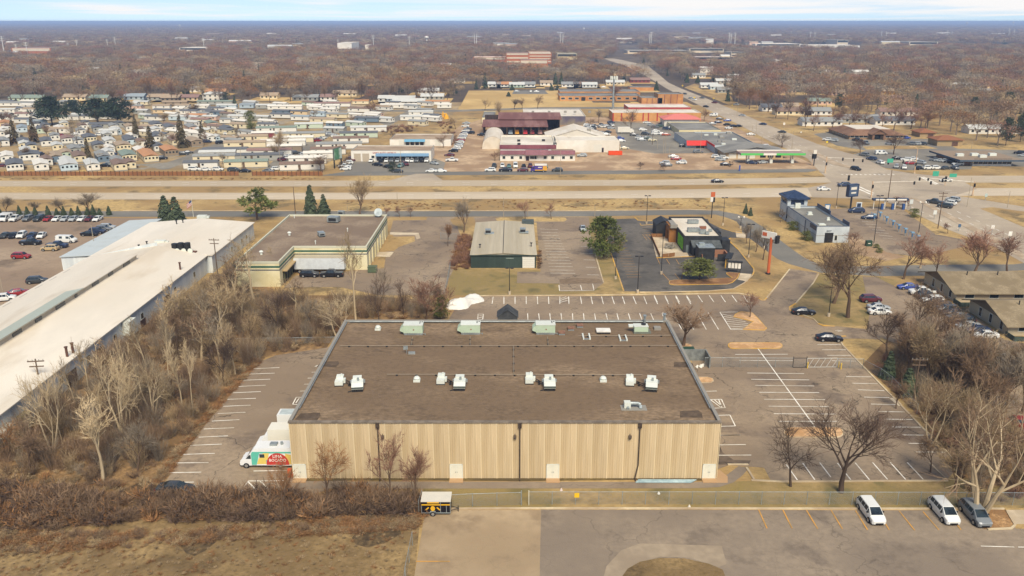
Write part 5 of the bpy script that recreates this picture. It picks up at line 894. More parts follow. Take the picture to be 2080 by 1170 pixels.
WN = {'w': 'white', 'c': 'cream', 'l': 'pale blue', 'b': 'blue', 'g': 'grey', 's': 'slate blue', 'e': 'brown', 'r': 'maroon', 'y': 'yellow', 'k': 'pink beige', 'p': 'peach', 'v': 'pale green'}
HM = {}; HP = []
def home_meshes(L, w, h, rise):
    k = (L, w, h, rise)
    if k in HM: return HM[k]
    a = MB(); a.box(-w/2, 0, .5, w/2, L, h); a.add([(-w/2, 0, h), (w/2, 0, h), (0, 0, h+rise)], ((0, 1, 2),)); a.add([(-w/2, L, h), (w/2, L, h), (0, L, h+rise)], ((0, 2, 1),))
    s = MB(); s.box(-w/2+.03, .03, 0, w/2-.03, L-.03, .5)
    r = MB(); r.gable(-w/2, 0, w/2, L, h, h+rise, 'y', .25, .12)
    g = MB(); nx = 2 if w < 6 else 4
    for i in range(nx):
        x = -w/2 + w*(i+.5)/nx; g.box(x-.4, -.05, 1.6, x+.4, .0, 2.4)
    for i in range(max(2, int(L/6))):
        y = 2+i*5.5
        for sx_ in (-1, 1): g.box(min(sx_*w/2, sx_*(w/2+.05)), y, 1.6, max(sx_*w/2, sx_*(w/2+.05)), y+.9, 2.4)
    dd = MB(); dd.box(w/2, L*.42, .6, w/2+.06, L*.42+1, 2.6); dd.box(w/2+.07, L*.42-.4, 0, w/2+1.3, L*.42+1.4, .55)
    HM[k] = (a.mesh('wall', WHITEP), r.mesh('roof', GROOF), g.mesh('glazing', GLASS), dd.mesh('door', WOODP), s.mesh('skirting', COPE)); return HM[k]
def home(px, py, rz, wc, rc, L=17, w=4.6, h=2.9, rise=.7, place='in the mobile home park', center=False):
    """py, px: middle of the near end wall (or of the whole long wall when center)"""
    q = P(px, py); q = Vector((q.x, q.y, 0))
    if center:
        dv = Vector((-math.sin(rz), math.cos(rz), 0)); sv = Vector((math.cos(rz), math.sin(rz), 0)); q = q - dv*(L/2) + (sv if sv.y > 0 else -sv)*(w/2)
    HP.append(q + Vector((-math.sin(rz), math.cos(rz), 0))*L/2)
    e = auto(empty('mobile_home', q, rz), '%s mobile home, %s roof,' % (WN[wc], RN[rc]), place, 'mobile home', 'homes of the mobile home park')
    ms = home_meshes(L, w, h, rise)
    put(ms[0], 'wall', e, mats={0: wallm(WC[wc])}); put(ms[1], 'roof', e, mats={0: roofm(RC[rc])}); put(ms[2], 'glazing', e)
    if py > 255: put(ms[3], 'door', e); put(ms[4], 'skirting', e)
    return e
C5 = lambda x, y: (x/3.9, 180+y/3.9)
for x, y, wc, rc, w, L in ((125, 655, 'w', 'd', 6.2, 15), (335, 655, 'w', 'w', 5.4, 15), (555, 657, 'l', 'l', 6.5, 16), (745, 655, 'w', 'l', 5, 15), (962, 655, 'c', 'b', 5, 14), (1042, 640, 'c', 'b', 4, 10)): home(*C5(x, y), R(31), wc, rc, L, w, place='at the brown fence')
for x, y, wc, rc, w, L in ((62, 588, 'w', 'w', 5, 15), (240, 575, 'w', 'd', 8.2, 13), (450, 590, 's', 't', 5.2, 15), (640, 588, 'c', 'b', 5, 15), (832, 588, 's', 'g', 5, 17), (1032, 578, 'c', 'n', 6, 16), (1205, 586, 'c', 'o', 6, 24), (1365, 538, 'e', 'o', 6, 16)): home(*C5(x, y), R(31), wc, rc, L, w, place='in the second park row')
for x, y, wc, rc, w, L in ((35, 462, 'w', 'g', 5, 14), (192, 462, 'c', 'd', 5, 13), (375, 462, 'w', 'd', 5, 15), (880, 458, 'w', 'l', 5, 14), (1050, 452, 'l', 'd', 5, 19), (985, 495, 'c', 't', 6.5, 13), (600, 525, 'g', 'g', 5, 14), (720, 430, 'c', 'd', 6, 14), (790, 492, 'g', 'd', 5, 12), (1410, 455, 'c', 'b', 5, 15), (1565, 462, 'e', 't', 5.4, 16), (1685, 425, 'w', 'w', 5, 12), (1740, 425, 'l', 'l', 3, 8)): home(*C5(x, y), R(31), wc, rc, L, w, place='in the third park row')
for x, y, wc, rc, w, L in ((478, 355, 'w', 'w', 5, 14), (545, 440, 'w', 'm', 6, 13), (780, 350, 'g', 'd', 5, 12), (930, 372, 'b', 'l', 5, 15), (180, 352, 'l', 'u', 5, 15), (338, 360, 'v', 'd', 5, 14), (1360, 345, 'w', 'd', 5, 15), (1250, 322, 'w', 'd', 6, 16), (1540, 345, 'k', 'g', 5, 16), (1690, 312, 'k', 'n', 6, 12), (1815, 355, 'w', 'd', 6, 14), (1040, 340, 'w', 't', 5, 13), (610, 415, 'w', 'w', 4, 9), (40, 310, 'p', 'o', 5, 14)): home(*C5(x, y), R(30), wc, rc, L, w, place='in the fourth park row')
# rows lying across the view, mostly to the right
def long_home(xl, xr, yb, wc, rc, tilt=8, place='lengthwise in the right park half', w=4.8):
    a, b = P(xl, yb), P(xr, yb); L = (b-a).length
    rz = math.pi/2*-1 + R(tilt); L = round(min(26, max(10, L))/2)*2; home((xl+xr)/2, yb, rz, wc, rc, L, w, place=place, center=True)
for q in ((373, 443, 344, 'w', 'd'), (455, 545, 342, 'c', 'n'), (395, 475, 330, 'c', 'g'), (462, 575, 328, 'g', 'd'), (415, 500, 316, 'w', 'd'), (503, 592, 318, 'w', 'm'), (405, 478, 322, 'w', 'l'), (545, 612, 309, 'e', 'w'), (455, 540, 301, 'c', 't'), (530, 620, 298, 'w', 'w'), (556, 637, 291, 'c', 'w'), (560, 660, 282, 'c', 'g'), (513, 580, 281, 'r', 'w'), (523, 600, 270, 'w', 'n'), (487, 545, 288, 'c', 't'),
          (572, 655, 347, 'w', 'b'), (590, 660, 334, 'w', 'w'), (618, 680, 324, 'w', 'w'), (634, 700, 315, 'w', 'b'), (645, 733, 304, 'w', 'g'), (676, 750, 292, 'w', 'b'), (690, 768, 281, 'v', 'd'), (712, 786, 269, 'w', 'l'), (600, 655, 262, 'v', 'l')): long_home(*q)
for q in ((716, 770, 249, 's', 'd'), (660, 697, 260, 's', 'w'), (590, 628, 246, 'w', 'u'), (628, 680, 251, 'c', 't'), (548, 590, 241, 'w', 'd'), (663, 705, 241, 'c', 'g'), (705, 752, 229, 'w', 'b'), (589, 625, 235, 'p', 'd'), (552, 588, 234, 's', 'd'), (460, 500, 245, 'w', 'l'), (445, 478, 252, 'w', 'g'), (508, 545, 246, 'g', 'l'), (466, 505, 262, 'c', 't'), (520, 560, 262, 'w', 'd'), (415, 455, 236, 's', 'd'), (420, 460, 228, 'w', 'd'), (390, 430, 232, 'w', 'd'), (365, 400, 234, 'w', 'd'), (310, 350, 232, 'p', 'd'),
          (340, 380, 246, 'l', 'l'), (292, 330, 246, 'w', 'd'), (380, 420, 243, 'c', 'o'), (384, 425, 252, 'c', 'm'), (270, 300, 233, 'g', 'l'), (410, 440, 246, 'k', 'l'), (655, 700, 271, 'g', 'l'), (630, 660, 238, 'l', 'u')): long_home(*q, tilt=-12, place='aslant in the middle park')
for q in ((545, 612, 224, 'w', 'w'), (640, 710, 218, 'w', 'm'), (520, 560, 222, 'g', 'l'), (310, 345, 223, 'w', 't'), (355, 385, 222, 'w', 't'), (395, 425, 223, 'w', 'w'), (330, 380, 215, 'e', 't'), (440, 480, 222, 'l', 'l'), (487, 515, 221, 'b', 'u'), (402, 470, 214, 'g', 'n'), (630, 645, 222, 'w', 'w'), (665, 685, 223, 'w', 'w'), (770, 850, 221, 'w', 'w'), (860, 912, 214, 'w', 'o'), (893, 912, 221, 'w', 'w'), (715, 750, 213, 'c', 'o'), (815, 870, 246, 'w', 'l'), (830, 880, 236, 'w', 'l'), (0, 25, 247, 'w', 'g'), (30, 62, 240, 'w', 'm'), (35, 60, 228, 'w', 'd'), (0, 75, 217, 'w', 'g'), (0, 30, 231, 'w', 'l'), (135, 165, 225, 'w', 't'), (160, 185, 236, 'w', 'l'), (80, 130, 215, 'g', 'g'), (120, 160, 246, 'w', 'g'), (55, 90, 256, 'l', 'u'), (180, 225, 262, 'g', 'd'), (200, 240, 276, 'w', 'l'), (-60, -10, 270, 'w', 'g'), (-50, 0, 300, 'c', 'd'), (-60, -8, 330, 'w', 'd'), (100, 140, 272, 'w', 't')): long_home(*q, tilt=2, place='along the park back edge')
# the gaps of the crowded park, filled with more small homes where the photo shows a jumble of them
hr = random.Random(9)
def infill(xa, xb, ya, yb, rz, n, place, L, gap):
    c = 0
    for t in range(n*25):
        if c >= n: break
        x, y = hr.uniform(xa, xb), hr.uniform(ya, yb); q = P(x, y); q.z = 0; q = q + Vector((-math.sin(rz), math.cos(rz), 0))*L/2
        if any((q.x-p.x)**2+(q.y-p.y)**2 < gap*gap for p in HP) or any(abs(x-a) < 26 and abs(y-b) < 3.5 for a, b in ((310, 338), (345, 335), (380, 325), (420, 311))): continue
        home(x, y, rz, hr.choice('wwwwwwccgkv'), hr.choice('wlwlggddtb'), L, 4.4, place=place); c += 1
infill(-60, 330, 258, 346, R(31), 40, 'squeezed in left of pines', 11, 9.5)
infill(300, 520, 228, 300, R(58), 26, 'among the pointed evergreens', 11, 9.5); infill(-60, 330, 212, 256, R(80), 26, 'around the big pines', 12, 10.5)
infill(520, 900, 212, 262, R(62), 22, 'in the far right park corner', 12, 11)
# ---------------------------------------------------------------- houses among the trees
def house(px, py, W, wc, rc, place, D=9, h=2.8, rise=1.9, ax='x', hip=False):
    q = P(px, py); e = auto(empty('house', (q.x-W/2, q.y, 0)), '%s house, %s roof,' % (WN[wc], RN[rc]), place, 'house', 'houses among the bare trees')
    mb = MB(); mb.box(0, 0, 0, W, D, h); mb.build('wall', wallm(WC[wc]), e); mb = MB()
    if hip: mb.hip(0, 0, W, D, h, h+rise, .5, .2)
    else: mb.gable(0, 0, W, D, h, h+rise, ax, .5, .2, 0, 1)
    mb.build('roof', [roofm(RC[rc]), wallm(WC[wc])], e); mb = MB(); n = max(2, int(W/3.5))
    for i in range(n): x = W*(i+.5)/n; mb.box(x-.7, -.06, 1.0, x+.7, -.005, 2.2); 
    if h > 4:
        for i in range(n): x = W*(i+.5)/n; mb.box(x-.7, -.06, 3.7, x+.7, -.005, 4.8)
    mb.build('glazing', GLASS, e); mb = MB(); mb.box(W*.7, D*.5, h, W*.7+.8, D*.5+.8, h+rise+.8); mb.build('chimney', mat('brick_chimney', ['8a5c48'], scale=2), e)
for q in ((52, 206, 26, 'v', 'n'), (151, 204, 18, 'c', 't'), (272, 203, 16, 'b', 'u'), (382, 205, 16, 'p', 'm'), (320, 204, 16, 'g', 't'), (400, 187, 12, 'w', 'g'), (437, 192, 18, 'p', 'o'), (200, 206, 14, 'c', 'n'), (546, 201, 14, 'c', 't'), (620, 205, 20, 'g', 'g'), (666, 204, 12, 'w', 'm'), (784, 207, 12, 'w', 'l'), (870, 191, 18, 'w', 'l'), (878, 203, 18, 'g', 'l'), (815, 208, 22, 'l', 'l'), (830, 214, 24, 'g', 'l'), (700, 196, 20, 'c', 't'), (345, 206, 14, 'e', 't')): house(*q, 'just behind the mobile home park')
house(433, 206, 16, 'w', 'l', 'behind the dark conifers', h=5.4, hip=True)
for q in ((688, 157, 14, 'w', 'w'), (664, 156, 12, 'w', 'l'), (612, 153, 16, 'l', 'u'), (130, 132, 14, 'w', 'w'), (205, 131, 14, 'w', 'l'), (540, 150, 14, 'p', 't'), (310, 150, 12, 'w', 'l'), (450, 168, 14, 'c', 'g'), (560, 176, 14, 'w', 't'), (760, 172, 14, 'k', 'm'), (930, 168, 14, 'w', 'g')): house(*q, 'in the left woods')
for q in ((1004, 177, 12, 'w', 'l'), (1024, 177, 14, 'w', 'o'), (1050, 178, 14, 'v', 'l'), (1070, 177, 16, 'w', 'g'), (1110, 174, 12, 'w', 't'), (1158, 177, 16, 'w', 'g'), (1180, 177, 14, 'e', 'b'), (1198, 178, 14, 'w', 'l'), (1250, 173, 18, 'c', 'l'), (1300, 168, 20, 'r', 'm'), (1090, 150, 14, 'p', 'o'), (1140, 146, 12, 'w', 'l'), (1175, 140, 14, 'w', 'w')): house(*q, 'between the school field and the hospital')
for q in ((1441, 179, 16, 'w', 'l'), (1456, 182, 12, 'l', 'l'), (1471, 170, 16, 'g', 'l'), (1474, 189, 14, 'g', 'g'), (1490, 160, 12, 'w', 'l'), (1420, 158, 14, 'w', 'g'), (1677, 138, 14, 'w', 'l'), (1670, 156, 12, 'w', 'w'), (1765, 140, 14, 'w', 't'), (1665, 213, 18, 'k', 'n'), (1950, 178, 24, 'c', 'l'), (2003, 180, 20, 'p', 'm'), (1996, 192, 20, 'w', 'l'), (1803, 192, 12, 'y', 't'), (1985, 156, 12, 'w', 'l'), (1703, 194, 12, 'k', 't'), (1815, 207, 18, 'k', 'm'), (1880, 150, 14, 'w', 't'), (1550, 170, 14, 'w', 'l'), (1600, 190, 14, 'k', 'm'), (2050, 150, 14, 'w', 'l'), (1730, 170, 14, 'g', 't')): house(*q, 'in the avenue woods')
for i in range(70):
    x, y = hr.uniform(-40, 2120), 72+hr.random()**1.5*92
    if 940 < x < 1420 and y > 108: continue
    W = hr.uniform(10, 18) if y > 110 else hr.uniform(18, 60); house(x, y, W, hr.choice('wwwwck'), hr.choice('wlwlgt'), 'in far trees ' + ('at far left' if x < 686 else 'above the school' if x < 1390 else 'beyond the avenue' if x < 1750 else 'at far right'), h=12 if y < 110 else 7, D=14)
for q in ((1612, 234, 24, 'c', 'b'), (1662, 234, 18, 'w', 'g'), (1568, 226, 14, 'w', 'd'), (1606, 224, 12, 'c', 't'), (1670, 256, 24, 'w', 'g'), (1745, 250, 26, 'g', 'g'), (1818, 254, 24, 'w', 'd'), (1828, 235, 26, 'w', 'm'), (2030, 272, 34, 'w', 'l')): house(*q, 'behind the clinic beside the avenue')
# ---------------------------------------------------------------- trees
BARK = {k: mat('bark_'+k, [a, b], scale=3, st=(1, 1, .3), coord='O', grain=.2) for k, a, b in (('brown', '5c4a3c', '6f5b4a'), ('pale', 'a89578', 'bca98c'), ('grey', '7b6d60', '8c7d6e'), ('dark', '45382f', '57483c'))}
TWIG = {k: mat('twigs_'+k, [a, b], scale=.6, big=.1, coord='O', rough=.9, grain=.25, var=.3) for k, a, b in (('brown', '7b6450', '887059'), ('red', '825f4d', '8f6d5b'), ('pale', 'b09b7b', 'bfab8c'), ('grey', '827566', '908371'), ('dark', '5a493e', '69564a'), ('orange', '8a6441', '97724f'), ('tan', '978163', 'a59071'))}
NEED = {k: mat('needles_'+k, [a, b, c], scale=1.5, big=.4, coord='O', rough=.8, grain=.35) for k, a, b, c in (('spruce', '424c38', '525c43', '37432f'), ('pine', '59622f', '697239', '6f693e'), ('olive', '666a34', '777a40', '555c30'), ('dark', '2f3e2e', '3c4b37', '273528'), ('rusty', '453f2a', '524830', '5d4a34'))}
def perp(d, r): a = d.orthogonal().normalized(); b = d.cross(a); t = r.uniform(0, 6.283); return a*math.cos(t)+b*math.sin(t)
def sliver(mb, p, d, L, w, r):
    n = perp(d, r)*w/2; q = p+d*L; mb.tri(p-n, p+n, q)
def bare(seed, trunk=.26, limbs=5, br=6, sub=6, tw=10, spread=34, up=.25, tr=.022, tws=.0042, multi=1, lean=0, lr=.36):
    """a leafless tree about one unit tall: trunk and limbs as tapered tubes, the crown as fine twigs"""
    r = random.Random(seed); T, C = MB(), MB()
    def limb(p, d, L, ra, lev, n=3):
        pts = [(p, ra)]
        for i in range(n):
            d = (d + Vector((r.uniform(-.13, .13), r.uniform(-.13, .13), r.uniform(-.05, .1)+up*.12))).normalized(); p = p + d*L/n
            pts.append((p, ra*(1-.72*(i+1)/n)))
        for (a, ra_), (b, rb_) in zip(pts, pts[1:]): (T if lev < 3 else C).tube(a, b, ra_, rb_, (7, 6, 4, 3)[lev], cap=False)
        return pts, d
    def at(pts, t): k = t*(len(pts)-1); i = min(int(k), len(pts)-2); return pts[i][0].lerp(pts[i+1][0], k-i), pts[i][1]+(pts[i+1][1]-pts[i][1])*(k-i)
    def turn(d, deg): return (d*math.cos(R(deg)) + perp(d, r)*math.sin(R(deg)) + Vector((0, 0, up*.35))).normalized()
    for m in range(multi):
        a0 = m*6.283/multi + r.uniform(-.4, .4); d0 = Vector((lean, 0, 1)) if multi == 1 else Vector((math.cos(a0)*.42, math.sin(a0)*.42, 1))
        base = Vector((0, 0, -.01)) if multi == 1 else Vector((math.cos(a0)*.02, math.sin(a0)*.02, -.01))
        tp, td = limb(base, d0.normalized(), trunk*1.6, tr*(1 if multi == 1 else .75), 0, 4)
        for i in range(limbs):
            t = .5 + .5*(i+.5)/limbs; p, ra = at(tp, t); d1 = turn(td, r.uniform(spread*.6, spread*1.4) if i < limbs-1 else 8)
            l1, e1 = limb(p, d1, lr*r.uniform(.85, 1.2), ra*.72, 1)
            for j in range(br):
                t2 = .28+.72*(j+.6)/br; p2, r2 = at(l1, t2); d2 = turn(e1 if j > br-2 else d1, r.uniform(28, 58)); l2, e2 = limb(p2, d2, lr*.55*r.uniform(.7, 1.2), max(r2*.6, .003), 2, 2)
                for k in range(sub):
                    p3, r3 = at(l2, .2+.8*(k+.6)/sub); d3 = turn(e2, r.uniform(20, 60)); L3 = lr*.34*r.uniform(.7, 1.25); C.tube(p3, p3+d3*L3, max(.0022, r3*.5), .0009, 3, cap=False)
                    for q in range(tw): sliver(C, p3+d3*L3*r.uniform(.1, 1), turn(d3, r.uniform(15, 55)), L3*r.uniform(.4, .85), tws, r)
    return norm(T, C)
def norm(T, C):
    zs = [v[2] for v in C.v]; z1 = sorted(zs)[int(len(zs)*.995)]; rad = sorted(max(abs(v[0]), abs(v[1])) for v in C.v)[int(len(C.v)*.97)]
    for M_ in (T, C): M_.v = [(x/(2*rad), y/(2*rad), z/z1) for x, y, z in M_.v]
    return T, C
def spruce(seed, layers=16, m=15, droop=.35, skip=.1, shape=1.0):
    r = random.Random(seed); T, C = MB(), MB(); T.tube((0, 0, 0), (0, 0, .97), .02, .004, 6, cap=False)
    for i in range(layers):
        z = .07 + .91*i/layers; ra = .5*(1-(z-.07)/.95)**shape*r.uniform(.86, 1.05)+.01; k = max(5, int(m*(.45+.55*ra/.5)))
        for j in range(k):
            if r.random() < skip: continue
            a = 6.283*(j+r.random()*.8)/k; q = ra*r.uniform(.78, 1.08); ca, sa = math.cos(a), math.sin(a); zz = z+r.uniform(-.02, .02)
            tip = Vector((ca*q, sa*q, zz-q*droop+.02)); b = Vector((ca*q*.1, sa*q*.1, zz+.03)); sd_ = Vector((-sa, ca, 0)); w_ = .05+q*.17
            mid = b.lerp(tip, .6); C.tri(b, mid+sd_*w_, tip); C.tri(b, tip, mid-sd_*w_)
            for s in (-1, 1):
                c = b.lerp(tip, r.uniform(.4, .7)); C.tri(c, c+sd_*s*w_*.5+Vector((0, 0, -.035)), c+sd_*s*w_*1.5+(tip-b)*.32+Vector((0, 0, -.015-q*.05)))
            C.tri(b.lerp(tip, .5), tip+Vector((0, 0, .03)), tip+sd_*r.uniform(-.05, .05)-Vector((0, 0, .05)))
    return T, C
def pine(seed, clumps=60, per=34, flat=.55, z0=.32, trunk=.03, cs=.13):
    r = random.Random(seed); T, C = MB(), MB(); T.tube((0, 0, 0), (.02, 0, .55), trunk, trunk*.6, 7, cap=False); T.tube((.02, 0, .55), (0, .02, .9), trunk*.6, trunk*.15, 6, cap=False)
    for i in range(clumps):
        a = r.uniform(0, 6.283); q = .5*r.random()**.6; zt = z0+(1-z0)*r.random(); lim = max(0, 1-((zt-(z0+.32*(1-z0)))/(.68*(1-z0) if zt > z0+.32*(1-z0) else .5*(1-z0)))**2)**.5
        c = Vector((math.cos(a)*q*lim, math.sin(a)*q*lim, zt)); T.tube((0, 0, max(.2, zt-.16)), c, trunk*.22, trunk*.06, 4, cap=False); s = cs*r.uniform(.7, 1.2)
        for j in range(per):
            d = Vector((r.gauss(0, 1), r.gauss(0, 1), r.gauss(0, .7)+.25)).normalized(); p = c + Vector((d.x*s, d.y*s, d.z*s*flat))*r.uniform(.3, 1); n = perp(d, r); L = s*r.uniform(.3, .6); C.tri(p-n*L*.3, p+n*L*.3, p+d*L)
    return T, C
def farbare(seed, n=520, w=.015, L=.1, sq=.36, trunk=.3, lb=9):
    """a leafless tree seen from afar: limbs under a rounded dome of fine twigs"""
    r = random.Random(seed); T, C = MB(), MB(); T.tube((0, 0, 0), (0, 0, trunk+.1), .02, .013, 5, cap=False); zc_ = 1-sq-.02; lobes = []
    for i in range(lb):
        a = 6.283*(i+r.random()*.7)/lb; el = r.uniform(.15, 1.4); d = Vector((math.cos(a)*math.cos(el)*.36, math.sin(a)*math.cos(el)*.36, zc_-.06+math.sin(el)*sq*.62)); T.tube((0, 0, trunk), d, .008, .003, 3, cap=False); lobes.append((d, r.uniform(.15, .24)))
    for i in range(n):
        c, q = lobes[r.randrange(lb)]; o = Vector((r.gauss(0, 1), r.gauss(0, 1), r.gauss(0, 1)+.45)).normalized(); p = c+o*q*r.random()**.45; dd = (o+perp(o, r)*r.uniform(.1, .9)).normalized(); sliver(C, p, dd, L*r.uniform(.6, 1.3), w*r.uniform(.7, 1.3), r)
    return norm(T, C)
TM = {}
def proto(kind, T, C, bark, twig): TM[kind] = (T.mesh('trunk', bark), C.mesh('crown', twig), T, C)
for i in range(4): proto('round%d' % i, *bare(20+i, spread=36+i*2, tw=11), BARK['brown'], TWIG['brown'])
for i in range(2): proto('vase%d' % i, *bare(40+i, trunk=.2, limbs=6, spread=26, up=.5, tw=11), BARK['brown'], TWIG['brown'])
for i in range(3): proto('tall%d' % i, *bare(50+i, trunk=.42, limbs=6, spread=28, br=5, sub=5, tw=6, up=.55, lr=.26, tr=.018, tws=.0034), BARK['pale'], TWIG['pale'])
proto('multi0', *bare(60, trunk=.3, limbs=3, br=5, sub=6, multi=4, tw=5, tr=.034, spread=44, tws=.0026), BARK['pale'], TWIG['pale'])
proto('multi1', *bare(61, trunk=.3, limbs=3, br=5, sub=5, multi=3, tw=5, tr=.02, spread=34, up=.5, tws=.003), BARK['pale'], TWIG['pale'])
proto('open0', *bare(70, limbs=6, br=7, sub=7, tw=10, spread=44, tr=.024, tws=.0027), BARK['dark'], TWIG['dark'])
proto('open1', *bare(71, limbs=5, br=6, sub=6, tw=9, spread=40, lean=-.28, tr=.022, tws=.003), BARK['dark'], TWIG['dark'])
for i in range(3): proto('spruce%d' % i, *spruce(80+i, 14, 15, .5, .2, .78), BARK['dark'], NEED['spruce'])
proto('thin0', *spruce(85, 13, 12, .45, .3, .8), BARK['brown'], NEED['rusty'])
for i in range(2): proto('pine%d' % i, *pine(90+i, 95, 46, .6, .12), BARK['brown'], NEED['pine'])
proto('flat0', *pine(95, 80, 36, .32, .35, .02, .15), BARK['dark'], NEED['olive'])
proto('big0', *pine(96, 90, 40, .5, .25, .022, .14), BARK['dark'], NEED['dark']); proto('big1', *pine(97, 80, 40, .5, .3, .022, .15), BARK['dark'], NEED['dark'])
proto('scots0', *pine(98, 20, 60, .6, .3, .03, .17), BARK['brown'], NEED['pine'])
proto('globe0', *pine(99, 80, 30, .8, .06, .02, .14), BARK['dark'], NEED['olive'])
for i in range(5): proto('far%d' % i, *farbare(100+i, trunk=.25+.03*i), BARK['grey'], TWIG['brown'])
KN = {'r': 'round bare tree', 'v': 'bare upswept tree', 't': 'slender pale bare tree', 'm': 'many stemmed bare tree', 'o': 'open branched dark bare tree', 's': 'dark conical spruce', 'p': 'green bushy pine', 'f': 'low wide green pine', 'b': 'big dark pine', 'c': 'crooked two part pine', 'g': 'rounded evergreen', 'h': 'thin rusty evergreen'}
KP = {'r': ['round0', 'round1', 'round2', 'round3'], 'v': ['vase0', 'vase1'], 't': ['tall0', 'tall1', 'tall2'], 'm': ['multi0', 'multi1'], 'o': ['open0', 'open1'], 's': ['spruce0', 'spruce1', 'spruce2'], 'p': ['pine0', 'pine1'], 'f': ['flat0'], 'b': ['big0', 'big1'], 'c': ['scots0'], 'g': ['globe0'], 'h': ['thin0']}
CNT = [0]
def tree(k, px, yb, yt, wpx, col=None, place='', bark=None, label=None, which=None, rz=None):
    q = P(px, yb); h = max(1.0, hgt(yb, yt)); zc_ = q.y*CP+CH*SP; w = wpx*zc_/F; CNT[0] += 1
    ps = KP[k]; pk = ps[CNT[0] % len(ps) if which is None else which]; ev = k in 'spfbcgh'
    e = empty('evergreen_tree' if ev else 'bare_tree', (q.x, q.y, 0), rnd.uniform(0, 6.28) if rz is None else rz, (w, w, h)); me = TM[pk]
    adj = {'red': 'reddish ', 'pale': '', 'dark': 'dark ', 'orange': 'orange brown ', 'grey': 'grey ', 'tan': 'tan ', 'brown': 'brown ', None: ''}[col if not ev else None]
    if label: tag(e, label, 'tree', 'evergreen trees' if ev else 'bare trees')
    else:
        b = KN[k] if (adj.strip() in KN[k]) else adj + KN[k]; auto(e, b, place, 'tree', 'evergreen trees' if ev else 'bare trees')
    put(me[0], 'trunk', e, mats={0: BARK[bark]} if bark else None); put(me[1], 'crown', e, mats={0: (NEED if ev else TWIG)[col]} if col else None); return e
# --- around the warehouse
tree('o', 1708, 1000, 812, 190, 'dark', label='big dark bare tree growing through the fence line right of warehouse', which=0)
tree('o', 1606, 988, 838, 120, 'dark', label='leaning bare tree just right of the warehouse corner path', which=1, rz=0)
tree('m', 1990, 1044, 790, 250, 'brown', label='huge pale many trunked bare tree beside the grey minivan', which=0, bark='pale')
tree('m', 1890, 905, 768, 110, 'tan', label='pale twiggy tree at the curb beside the utility pole', which=1, bark='pale')
tree('m', 1988, 930, 800, 90, 'tan', label='white barked tree at the right edge above the huge one', which=1, bark='pale')
tree('m', 2075, 900, 770, 80, 'tan', label='pale tree cut by the right frame edge beside red car', which=1, bark='pale')
tree('v', 1388, 703, 612, 100, 'brown', label='brown bare tree at the far right corner of the warehouse')
tree('r', 1523, 645, 594, 52, 'red', label='small reddish tree on the yellow kerbed triangle island', which=1)
tree('r', 1722, 645, 478, 165, 'brown', label='large spreading bare tree on the lawn by the entrance drive', which=0)
tree('v', 1693, 616, 500, 110, 'tan', label='tan bare tree behind the large one on the lawn')
tree('r', 1801, 722, 632, 96, 'dark', label='crabby dark tree at the lot mouth right of the drive', which=2)
pl = 'before the shingled houses'
for q in (('r', 1835, 567, 474, 92, 'red'), ('r', 1901, 568, 492, 64, 'red'), ('v', 1978, 556, 470, 92, 'red'), ('r', 2046, 556, 474, 84, 'red')): tree(*q, place=pl)
for x, yb, yt, w in ((1803, 768, 710, 44), (1842, 800, 744, 54)): tree('s', x, yb, yt, w, 'spruce', 'inside the wire fence right of the side lot')
pl = 'in the scrub wood at the right edge'
for q in ((1840, 760, 660, 70, 'brown'), (1880, 790, 660, 80, 'tan'), (1930, 800, 665, 90, 'grey'), (1975, 830, 690, 90, 'brown'), (2030, 850, 700, 90, 'grey'), (2075, 840, 700, 80, 'brown'), (1905, 720, 640, 70, 'red'), (1950, 740, 650, 80, 'brown'), (1860, 720, 640, 60, 'grey'), (1920, 870, 750, 80, 'brown'), (2000, 770, 680, 70, 'tan'), (2050, 780, 690, 80, 'brown'), (1960, 900, 790, 80, 'tan'), (1825, 700, 632, 60, 'brown'), (1890, 680, 610, 50, 'tan'), (1950, 690, 625, 50, 'grey'), (2040, 950, 840, 90, 'tan'), (1820, 830, 775, 40, 'brown'), (1890, 960, 880, 70, 'brown'), (1940, 1000, 900, 90, 'tan')): tree('v' if q[0] % 3 else 'r', *q[:4], q[4], place=pl)
# --- restaurant, green building, frontage road
tree('p', 1226, 521, 443, 78, 'pine', label='large bushy pine on the grass strip beside the green building lot')
tree('f', 1421, 570, 528, 74, 'olive', label='low wide green pine on the yellow kerbed restaurant island'); tree('r', 1384, 568, 535, 42, 'grey', label='small grey bare tree beside the low wide pine')
tree('r', 1550, 528, 458, 48, 'grey', label='bare tree left of the tall orange pole sign'); tree('v', 1535, 512, 462, 34, 'grey', label='slim bare tree by the restaurant driveway mouth'); tree('v', 1516, 495, 452, 24, 'grey', label='thin grey tree beside the restaurant exit lane')
tree('v', 942, 472, 405, 48, 'grey', label='grey bare tree on the island left of green building'); 
tree('r', 1067, 446, 405, 32, 'red', place='on the verge behind the green building'); tree('r', 1120, 445, 411, 28, 'red', place='on the verge behind the green building')
for x in (785, 812, 834): tree('r', x, 441, 419, 20, 'red', place='on the verge right of the cream building')
tree('v', 730, 437, 358, 64, 'tan', label='tall bare tree behind the cream building roof', bark='brown')
tree('s', 632, 436, 372, 40, label='taller spruce behind the cream building'); tree('s', 658, 436, 392, 36, label='shorter spruce behind the cream building')
tree('c', 523, 447, 386, 80, label='crooked two part pine between white shed and cream building')
tree('s', 337, 447, 394, 44, place='at the far end of the white shed'); tree('s', 358, 448, 397, 50, place='at the far end of the white shed')
for x, yt in ((40, 416), (56, 418), (72, 420), (98, 416), (116, 422), (130, 418), (146, 421), (160, 417), (178, 419), (190, 414), (203, 422), (222, 417), (0, 420), (-20, 415)): tree('s', x, 437, yt, 16, place='in the row above the storage lot', which=x % 3)
